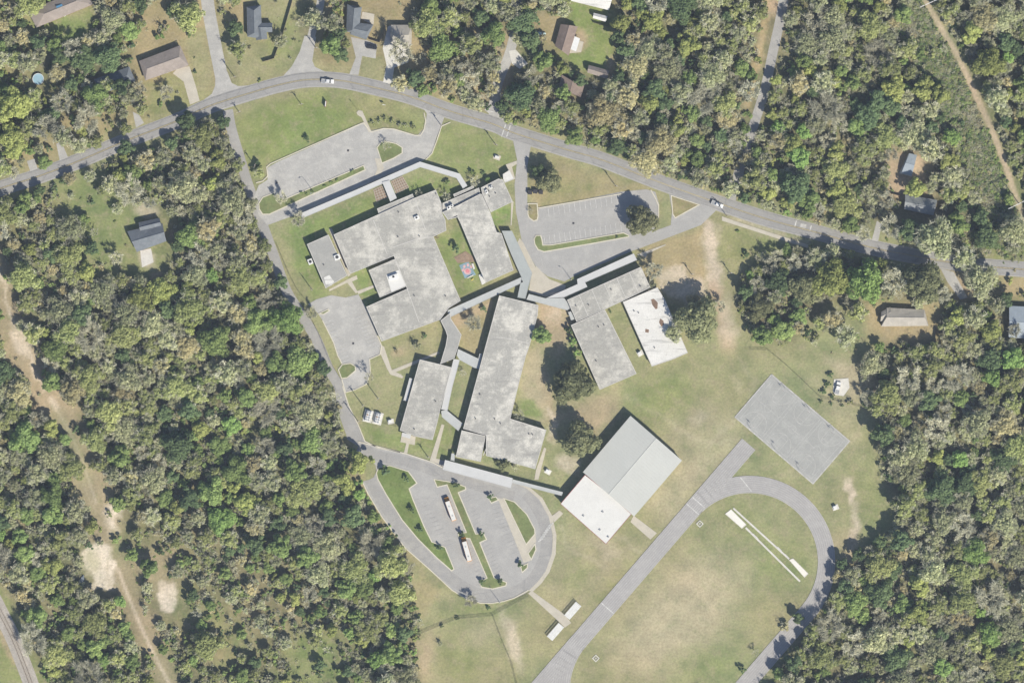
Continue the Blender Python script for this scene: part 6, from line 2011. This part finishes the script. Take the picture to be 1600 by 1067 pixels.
    (266, 900, 5, 'dark', 'dark bush-like tree on top of the smaller pale patch', 1),
    (372, 258, 12, 'olive', 'olive tree leaning over the upper west drive', 1),
    (393, 320, 13, 'greyolive', 'grey tree leaning over the west drive, level with the long walkway', 1),
    (414, 385, 12, 'olive', 'olive tree leaning over the west drive, level with the annex', 1),
    (438, 440, 13, 'dark', 'dark tree leaning over the west drive before the broad vivid tree', 1),
    (505, 575, 14, 'dark', 'dark tree leaning over the west drive, level with the staff car park', 1),
    (190, 138, 16, 'dark', 'dark tree at the gable of the half hidden house', 1.3),
    (170, 132, 12, 'olive', 'olive tree right in front of the half hidden house', 1.2),
    (250, 862, 9, 'dark', 'dark bush-like tree between the two pale patches', 1),
    (207, 866, 12, 'green', 'green bush-like tree beside the large pale patch', 1),
]
for x, y, r, k, lb, tl in HAND:
    tree(x, y, r, k, lb, GC_ if inside(np.array([x]), np.array([y]), CAMPUS)[0] else 'trees of the woods and yards', 'tree', tl)
for i, (x, y) in enumerate(T4((313, 238), (342, 432), (398, 562), (520, 682), (630, 280), (660, 592), (786, 592), (842, 352), (790, 895), (910, 890), (1034, 785))):
    where = ('top of the large green island', 'upper middle of the large green island', 'lower middle of the large green island', 'point of the large green island', 'head of the narrow island',
             'elbow of the narrow island beside the lower bus', 'elbow of the narrow island away from the buses', 'bay end by the bus canopy', 'foot of the narrow island, bus side', 'foot of the narrow island, far side', 'low corner by the crossing')[i]
    tree(x, y, 6.0, 'dark', 'small dark evergreen at the ' + where, 'small evergreens of the bus loop', 'tree', 1.25, 'small_evergreen')
# shrubs
SHR = [(582, 193), (592.5, 191), (601, 186), (614, 191), (626, 195), (635, 197), (646, 198)]
for i, (x, y) in enumerate(SHR):
    tree(x, y, 4.5, 'olive', 'dull green shrub, %s along the front drive lawn from the footpath' % ('first', 'second', 'third', 'fourth', 'fifth', 'sixth', 'seventh')[i], 'shrubs along the front drive', 'shrub', 1, 'shrub')
SHR = [(472, 301.5), (479, 303), (487, 298.5), (508, 291), (518, 285), (527, 281), (550, 268.5)]
for i, (x, y) in enumerate(SHR):
    tree(x, y, 3.6, 'green', 'low green shrub, %s in the car park hedge from the leafless tree' % ('first', 'second', 'third', 'fourth', 'fifth', 'sixth', 'seventh')[i], 'hedge shrubs of the front car park', 'shrub', 0.8, 'shrub')
for x, y, r, k, lb in ((664, 525, 5, 'dark', 'small dark shrub on the lawn below the largest block'), (682, 370, 4, 'tan', 'grey brown shrub at the inner corner of the largest block'), (697, 286, 7, 'green', 'green shrub on the lawn inside the white walkway bend'),
                       (737, 270, 6, 'green', 'grey green shrub before the kitchen block'), (755, 271, 4, 'dark', 'dark shrub before the kitchen block'), (829, 330, 5, 'bare', 'twiggy shrub on the car park corner island'), (964, 370, 3, 'dark', 'tiny dark shrub on the long car park island'),
                       (954, 487, 3, 'dark', 'dark shrub at the top of the classroom courtyard strip'), (1297, 585, 6, 'dark', 'dark hedge shrub by the slab yard, first from the clearing'), (1292, 600, 6, 'dark', 'dark hedge shrub by the slab yard, second from the clearing'),
                       (1287, 612, 6, 'dark', 'dark hedge shrub at the slab yard corner'), (1300, 620, 5, 'dark', 'dark hedge shrub beside the parked white pickup'), (1330, 628, 6, 'olive', 'olive hedge shrub on the slab yard fence'), (1350, 633, 6, 'dark', 'dark hedge shrub at the woods end of the slab yard fence'),
                       (1282, 627, 3.5, 'dark', 'small dark shrub below the wire fence, nearest the court'), (1299, 631, 3.5, 'dark', 'small dark shrub below the wire fence, middle one'), (1316, 634, 3.5, 'dark', 'small dark shrub below the wire fence, nearest the woods'),
                       (620, 548, 4, 'tan', 'brown shrub in the worn patch by the staff car park'), (1434, 294, 8, 'dark', 'dark clipped hedge above the eastern slate house'), (1345, 487, 6, 'dark', 'narrow dark hedge beside the long tan house'), (1345, 500, 5, 'dark', 'narrow dark hedge end beside the long tan house'),
                       (763, 949, 4, 'dark', 'dark shrub under the bus loop kerb'), (715, 966, 4, 'dark', 'dark shrub on the overgrown fence, higher one'), (690, 977, 4, 'dark', 'dark shrub on the overgrown fence, lower one'), (688, 1005, 6, 'greyolive', 'grey shrub in the field below the overgrown fence'),
                       (1152, 362, 4, 'green', 'small shrub on the verge below the white pickup'), (305, 113, 4, 'dark', 'dark shrub on the lawn beside the ranch house drive')):
    tree(x, y, r, k, lb, None, 'shrub', 0.9, 'shrub')
t = empty('palm_tree', W(762, 281, 0), 0, 'small bright green palm in front of the kitchen block', 'palm')
link('fronds', palm_mesh, None, t); link('trunk', palm_trunk, None, t)

# ------------------------------------------------------------------ the woods
CLEAR = [(CAMPUS, 0.0)]
KEEP_OUT_L = [(MAIN, 17), ([(323, -60), (324, 0), (333, 55), (343, 105), (352, 150)], 17), ([(505, -40), (500, 10), (491, 40), (485, 62), (480, 100)], 15), ([(771, 190), (772, 160), (778, 130), (792, 95), (800, 70)], 9),
              ([(1228, -40), (1222, 15), (1207, 85), (1195, 140), (1178, 190)], 12), ([(1178, 190), (1162, 240), (1142, 290)], 4), (PATH_E, 11), (PATH_W, 11), (RAIL, 17), ([(356, 172), (361, 200), (374, 245), (388, 290), (408, 345), (428, 400), (448, 455), (470, 490), (494, 530), (513, 575), (530, 605), (536, 640), (550, 680)], 10)]
SEMI = [
    ([(44, 104), (80, 104), (82, 146), (42, 144)], 0.0),  # (polygon, share of places that grow a tree)
    ([(60, 20), (150, 8), (140, 62), (100, 60)], 0.0),
    ([(210, 20), (320, -60), (350, 150), (230, 190), (220, 130), (205, 100)], 0.03),
    ([(235, 0), (310, -40), (310, 60), (270, 60)], 0.15),
    ([(100, 175), (215, 170), (240, 190), (80, 260), (20, 270), (40, 235)], 0.25),
    ([(350, -60), (485, -60), (470, 60), (450, 115), (350, 130)], 0.04),
    ([(495, 85), (560, 85), (560, 115), (495, 110)], 0.0),
    ([(545, -20), (650, -20), (650, 80), (615, 130), (540, 110)], 0.06),
    ([(650, -60), (800, -60), (805, 60), (780, 180), (740, 165), (640, 130)], 0.55),
    ([(835, 20), (880, 20), (870, 90), (835, 70)], 0.15),
    ([(868, 20), (960, 20), (960, 125), (910, 128), (868, 95)], 0.0),
    ([(890, -40), (965, -40), (960, 20), (890, 10)], 0.1),
    ([(1195, -40), (1215, -40), (1200, 90), (1180, 170), (1162, 170), (1182, 90)], 0.0),
    ([(1390, 225), (1455, 235), (1460, 345), (1400, 345), (1385, 300)], 0.05),
    ([(1555, 350), (1700, 330), (1700, 410), (1550, 412)], 0.05),
    ([(1345, 468), (1470, 468), (1475, 535), (1352, 540)], 0.1),
    ([(1225, 470), (1300, 465), (1335, 480), (1340, 560), (1260, 540), (1225, 520)], 0.12),
    ([(1555, 430), (1640, 430), (1640, 535), (1565, 535)], 0.15),
    ([(1290, 560), (1372, 560), (1375, 640), (1290, 625)], 0.06),
    ([(85, 280), (165, 270), (205, 300), (262, 345), (270, 400), (245, 445), (190, 430), (150, 440), (110, 390), (90, 330)], 0.08),
    ([(190, 330), (265, 320), (275, 400), (235, 440), (200, 410)], 0.0),
    ([(125, 850), (195, 850), (200, 925), (150, 935), (120, 900)], 0.0),
    ([(190, 850), (275, 870), (290, 960), (240, 960), (195, 930)], 0.12),
    ([(232, 895), (262, 890), (295, 905), (300, 975), (255, 975), (235, 960)], 0.0),
    ([(160, 780), (215, 790), (200, 845), (155, 850)], 0.1),
    ([(0, 500), (50, 500), (60, 560), (10, 560)], 0.1),
    ([(285, 930), (400, 990), (430, 1060), (330, 1050)], 0.15),
    ([(195, 840), (280, 850), (275, 890), (215, 880)], 0.12),
    ([(450, 985), (520, 985), (545, 1067), (450, 1090)], 0.12),
    ([(-60, 870), (20, 920), (75, 1067), (130, 1180), (-60, 1180)], 0.0),
]
SCRUBLINE = (PATH_E, 48)
trng = random.Random(77)
gw = 10.0
cells = {}
placed = []
DENS = 0.60


def near_line(x, y, pts, w):
    return seg_dist(np.array([x]), np.array([y]), pts, False)[0] < w


NX, NY = np.meshgrid(np.arange(-80, 1681, 4.0), np.arange(-80, 1150, 4.0))
allow = np.ones(NX.shape)
allow[inside(NX, NY, CAMPUS)] = 0
for p, v in SEMI: allow[inside(NX, NY, p)] = v
SCRUBBY = inside(NX, NY, [(195, 790), (480, 900), (560, 980), (640, 1160), (200, 1160), (230, 1000)]) & (allow > 0.3)
allow[SCRUBBY] *= 0.42
for p, w_ in KEEP_OUT_L: allow[seg_dist(NX, NY, p, False) < w_] = 0
wpath = seg_dist(NX, NY, PATH_W, False)
allow[(wpath < 27) & (allow > 0.3) & (NY < 900)] *= 0.14
allow[(wpath < 20) & (allow > 0.3) & (NY >= 900)] *= 0.3
allow[(seg_dist(NX, NY, offset_line(PATH_E, 28), False) < 30) & (NX < 1600) & (allow > 0.3)] *= 0.04
for f_ in FOOT + AVOID:
    xs = [p[0] for p in f_]; ys = [p[1] for p in f_]
    m = (NX > min(xs) - 30) & (NX < max(xs) + 30) & (NY > min(ys) - 30) & (NY < max(ys) + 30)
    if m.any():
        d = seg_dist(NX[m], NY[m], f_, True); ins_ = inside(NX[m], NY[m], f_)
        a2 = allow[m]; a2[ins_ | (d < 9)] = 0; allow[m] = a2


def allowed(x, y):
    i, j = int((y + 80) / 4), int((x + 80) / 4)
    if 0 <= i < allow.shape[0] and 0 <= j < allow.shape[1]: return allow[i, j]
    return 0


def fits(x, y, r):
    ci, cj = int(x // 40), int(y // 40)
    for a in range(ci - 2, ci + 3):
        for b in range(cj - 2, cj + 3):
            for (u, v, s) in cells.get((a, b), ()):
                if (u - x) ** 2 + (v - y) ** 2 < (DENS * (r + s)) ** 2: return False
    return True


def put(x, y, r): cells.setdefault((int(x // 40), int(y // 40)), []).append((x, y, r))


for h in HAND: put(h[0], h[1], h[2])
MIX = {
    'north': dict(olive=20, greyolive=20, dark=22, green=18, bright=8, tan=8, bare=4, vivid=1),
    'west': dict(olive=30, greyolive=34, dark=5, green=14, bright=5, tan=6, bare=7, vivid=2),
    'southwest': dict(olive=26, greyolive=22, dark=6, green=30, bright=6, tan=4, bare=5, vivid=4),
    'east': dict(olive=26, greyolive=36, dark=9, green=8, bright=3, tan=8, bare=9, vivid=2),
    'northeast': dict(olive=30, greyolive=34, dark=6, green=8, bright=8, tan=6, bare=8, vivid=1),
    'edge': dict(olive=30, greyolive=22, dark=8, green=20, bright=14, tan=4, bare=2, vivid=4),
}


def zone(x, y):
    if x > 1180 and y < 430: return 'northeast'
    if x > 1100: return 'east'
    if y < 330 and x > 480: return 'north'
    if y < 330: return 'edge' if x < 120 else 'west'
    if y > 640: return 'southwest'
    return 'west'


for target, lo, hi, tries in ((1, 17, 27, 1500), (2, 12, 17, 3500), (3, 8.5, 12, 9000), (4, 6, 8.5, 14000)):
    for _ in range(tries):
        x, y = trng.uniform(-70, 1670), trng.uniform(-70, 1130)
        a = allowed(x, y)
        if a <= 0 or trng.random() > a: continue
        r = trng.uniform(lo, hi)
        # crowns reach out over clearings only a little
        if a > 0.5 and r > 12:
            if min(allowed(x + r * .8, y), allowed(x - r * .8, y), allowed(x, y + r * .8), allowed(x, y - r * .8)) <= 0.0 and trng.random() < 0.75: continue
        if r > 12.5 and SCRUBBY[int((y + 80) / 4), int((x + 80) / 4)]: continue
        if not fits(x, y, r): continue
        put(x, y, r)
        mix = MIX[zone(x, y)]
        n = vnoise(x, y, 0.012)
        ks = list(mix); wts = [mix[k] * (1 + 2.2 * max(0, math.sin(6.28 * (float(n) * 2 + i * 0.31)))) for i, k in enumerate(ks)]
        placed.append((x, y, r, trng.choices(ks, wts)[0]))

# the ones nearest to something one can find are things of their own, the rest one wood
LAND = [('ball courts', 1240, 670), ('track bend', 1300, 870), ('far straight of the track', 1230, 1030), ('bus loop', 640, 850), ('overgrown field fence', 680, 985), ('west drive', 470, 500), ('chiller lawn', 560, 640),
        ('western slate house', 232, 367), ('large pale dirt patch', 155, 886), ('smaller pale dirt patch', 262, 930), ('railway', 30, 1030), ('western dirt corridor bend', 90, 640), ('brown ranch house', 258, 98),
        ('tarp-roofed house', 95, 15), ('blue garden pool', 60, 124), ('terrace house', 565, 35), ('second side street mouth', 772, 175), ('brown gabled house', 888, 65), ('green back lawn', 930, 80), ('lane end', 1170, 200), ('lane', 1205, 80),
        ('upper power line pole', 1448, 8), ('lower power line pole', 1585, 321), ('clay yard', 1420, 260), ('eastern slate house', 1435, 320), ('long tan roofed house', 1410, 495), ('blue metal roofed house', 1595, 500), ('slab yard', 1330, 605),
        ('worn strip of the field', 1340, 830), ('white pickup on the road', 1120, 319), ('crosswalk', 795, 205), ('grassy woodland glade', 490, 1020)]
ORD = ['', 'second ', 'third ', 'fourth ', 'fifth ', 'sixth ']
rank = {}
best = []
for i, (x, y, r, k) in enumerate(placed):
    if not (4 < x < 1596 and 4 < y < 1063) or r < 8: continue
    d, li = min((math.hypot(x - l[1], y - l[2]), j) for j, l in enumerate(LAND))
    best.append((d, i, li, k))
best.sort()
single = {}
for d, i, li, k in best:
    n = rank.get((li, k), 0)
    if n < 2 and len(single) < 150:
        rank[(li, k)] = n + 1
        single[i] = '%s, %snearest its kind to the %s' % (LOOK[k], ORD[n], LAND[li][0])
for i, lb in single.items():
    x, y, r, k = placed[i]
    tree(x, y, r, k, lb, 'trees of the woods and yards', 'tree', prng.uniform(0.9, 1.3))


def wood(name, label_, pts, protos, group=None):
    """pts: (x, y, z, prototype index, turn, scale, stretch); ONE object, copies of a few crowns"""
    me = bpy.data.meshes.new(name)
    n = len(pts)
    me.vertices.add(n)
    me.vertices.foreach_set('co', np.array([p[:3] for p in pts], np.float32).ravel())
    for nm, tp, vals in (('which', 'INT', [p[3] for p in pts]),):
        a = me.attributes.new(nm, tp, 'POINT'); a.data.foreach_set('value', np.array(vals, np.int32))
    a = me.attributes.new('turn', 'FLOAT_VECTOR', 'POINT'); a.data.foreach_set('vector', np.array([(0, 0, p[4]) for p in pts], np.float32).ravel())
    a = me.attributes.new('size', 'FLOAT_VECTOR', 'POINT'); a.data.foreach_set('vector', np.array([(p[5], p[5], p[5] * p[6]) for p in pts], np.float32).ravel())
    ob = tag(link(name, me), label_, None, None, 'stuff')
    pc_ = bpy.data.collections.new(name + '_kinds')
    for j, m in enumerate(protos):
        po = bpy.data.objects.new('%s_kind_%03d' % (name, j), m); pc_.objects.link(po)
    ng = bpy.data.node_groups.new(name, 'GeometryNodeTree')
    ng.interface.new_socket('Geometry', in_out='INPUT', socket_type='NodeSocketGeometry')
    ng.interface.new_socket('Geometry', in_out='OUTPUT', socket_type='NodeSocketGeometry')
    gi = ng.nodes.new('NodeGroupInput'); go = ng.nodes.new('NodeGroupOutput')
    m2p = ng.nodes.new('GeometryNodeMeshToPoints')
    ip = ng.nodes.new('GeometryNodeInstanceOnPoints')
    ci = ng.nodes.new('GeometryNodeCollectionInfo'); ci.inputs['Collection'].default_value = pc_
    ci.inputs['Separate Children'].default_value = True; ci.inputs['Reset Children'].default_value = True
    ip.inputs['Pick Instance'].default_value = True

    def attr(nm, tp):
        q = ng.nodes.new('GeometryNodeInputNamedAttribute'); q.data_type = tp; q.inputs['Name'].default_value = nm; return q.outputs[0]
    L_ = ng.links
    L_.new(gi.outputs[0], m2p.inputs[0]); L_.new(m2p.outputs[0], ip.inputs['Points']); L_.new(ci.outputs[0], ip.inputs['Instance'])
    L_.new(attr('which', 'INT'), ip.inputs['Instance Index'])
    er = ng.nodes.new('FunctionNodeEulerToRotation'); L_.new(attr('turn', 'FLOAT_VECTOR'), er.inputs[0]); L_.new(er.outputs[0], ip.inputs['Rotation'])
    L_.new(attr('size', 'FLOAT_VECTOR'), ip.inputs['Scale'])
    L_.new(ip.outputs[0], go.inputs[0])
    md = ob.modifiers.new('woods', 'NODES'); md.node_group = ng
    return ob


plist, pindex = [], {}
for key, vs_ in PROTO.items():
    for v in vs_:
        pindex.setdefault(key, []).append((len(plist), v[3])); plist.append(v[2])
pts = []
for i, (x, y, r, k) in enumerate(placed):
    if i in single: continue
    rm = r * S
    cls = 's' if rm < 2.6 else ('m' if rm < 6.4 else 'l')
    j, R = trng.choice(pindex[(k, cls)])
    pts.append((*W(x, y)[:2], 0, j, trng.uniform(0, 6.28), rm / R, trng.uniform(0.8, 1.15)))
wood('woodland', 'dense mixed woodland round the school', pts, plist)

# low scrub: on the track clearings, woodland floor and rough edges
spts = []
sidx = {k: pindex[(k, 's')] for k in LEAF}
for _ in range(22000):
    x, y = trng.uniform(-40, 1640), trng.uniform(-40, 1107)
    a = allowed(x, y)
    e = seg_dist(np.array([x]), np.array([y]), offset_line(PATH_E, 28), False)[0] < 34 and x < 1600
    de = seg_dist(np.array([x]), np.array([y]), PATH_E, False)[0]
    if de < 6: continue
    if e: pr, ks, r = 0.95, ['green', 'olive', 'olive', 'greyolive', 'tan', 'green'], trng.uniform(2.2, 5.0)
    elif a > 0.3: pr, ks, r = 0.85, ['olive', 'greyolive', 'greyolive', 'green', 'green', 'bare', 'tan'], trng.uniform(3, 7.5)
    elif a > 0: pr, ks, r = (0.45 if y > 830 and x < 560 else 0.12), ['olive', 'greyolive', 'tan', 'green'], trng.uniform(1.8, 4.2)
    else: continue
    if trng.random() > pr: continue
    k = trng.choice(ks); j, R = trng.choice(sidx[k])
    spts.append((*W(x, y)[:2], -0.4, j, trng.uniform(0, 6.28), r * S / R, trng.uniform(0.6, 1.15)))
for _ in range(5200):
    t_ = trng.uniform(0, len(PATH_E) - 1.001); q = int(t_); u = t_ - q
    bx, by = PATH_E[q][0] + (PATH_E[q + 1][0] - PATH_E[q][0]) * u, PATH_E[q][1] + (PATH_E[q + 1][1] - PATH_E[q][1]) * u
    o_ = trng.uniform(8, 62)
    x, y = bx - o_ * 0.9 + trng.uniform(-3, 3), by + o_ * 0.42 + trng.uniform(-3, 3)
    if allowed(x, y) <= 0 and o_ > 14: continue
    nz = float(vnoise(x, y, 0.05))
    if trng.random() > 0.35 + nz * 0.8: continue
    k = trng.choice(['green', 'olive', 'olive', 'green', 'green', 'greyolive', 'dark'] if nz > 0.28 else ['tan', 'greyolive', 'tan', 'olive', 'bare'])
    j, R = trng.choice(sidx[k])
    spts.append((*W(x, y)[:2], -0.3, j, trng.uniform(0, 6.28), trng.uniform(2.0, 4.6) * S / R, trng.uniform(0.5, 0.9)))
wood('undergrowth', 'low scrub of the woods and track clearings', spts, plist)
print('TREES', n_tree, 'woods', len(pts), 'scrub', len(spts), 'landmarked', len(single))

# ------------------------------------------------------------------ the air between the aircraft and the ground
hm = bpy.data.materials.new('haze_air'); hm.use_nodes = True
hn = hm.node_tree; hn.nodes.clear()
ho = hn.nodes.new('ShaderNodeOutputMaterial'); hv = hn.nodes.new('ShaderNodeVolumePrincipled')
hv.inputs['Color'].default_value = HAZE_COLOUR
hv.inputs['Density'].default_value = HAZE_DENSITY
hv.inputs['Anisotropy'].default_value = 0.0
hn.links.new(hv.outputs[0], ho.inputs['Volume'])
mb = MB(); mb.box((150, 0, (CAM_Z + 20 - 1.5) / 2), (2600, 2300, CAM_Z + 20 + 1.5)); 
hz = tag(mb.build('haze', hm), kind='stuff')
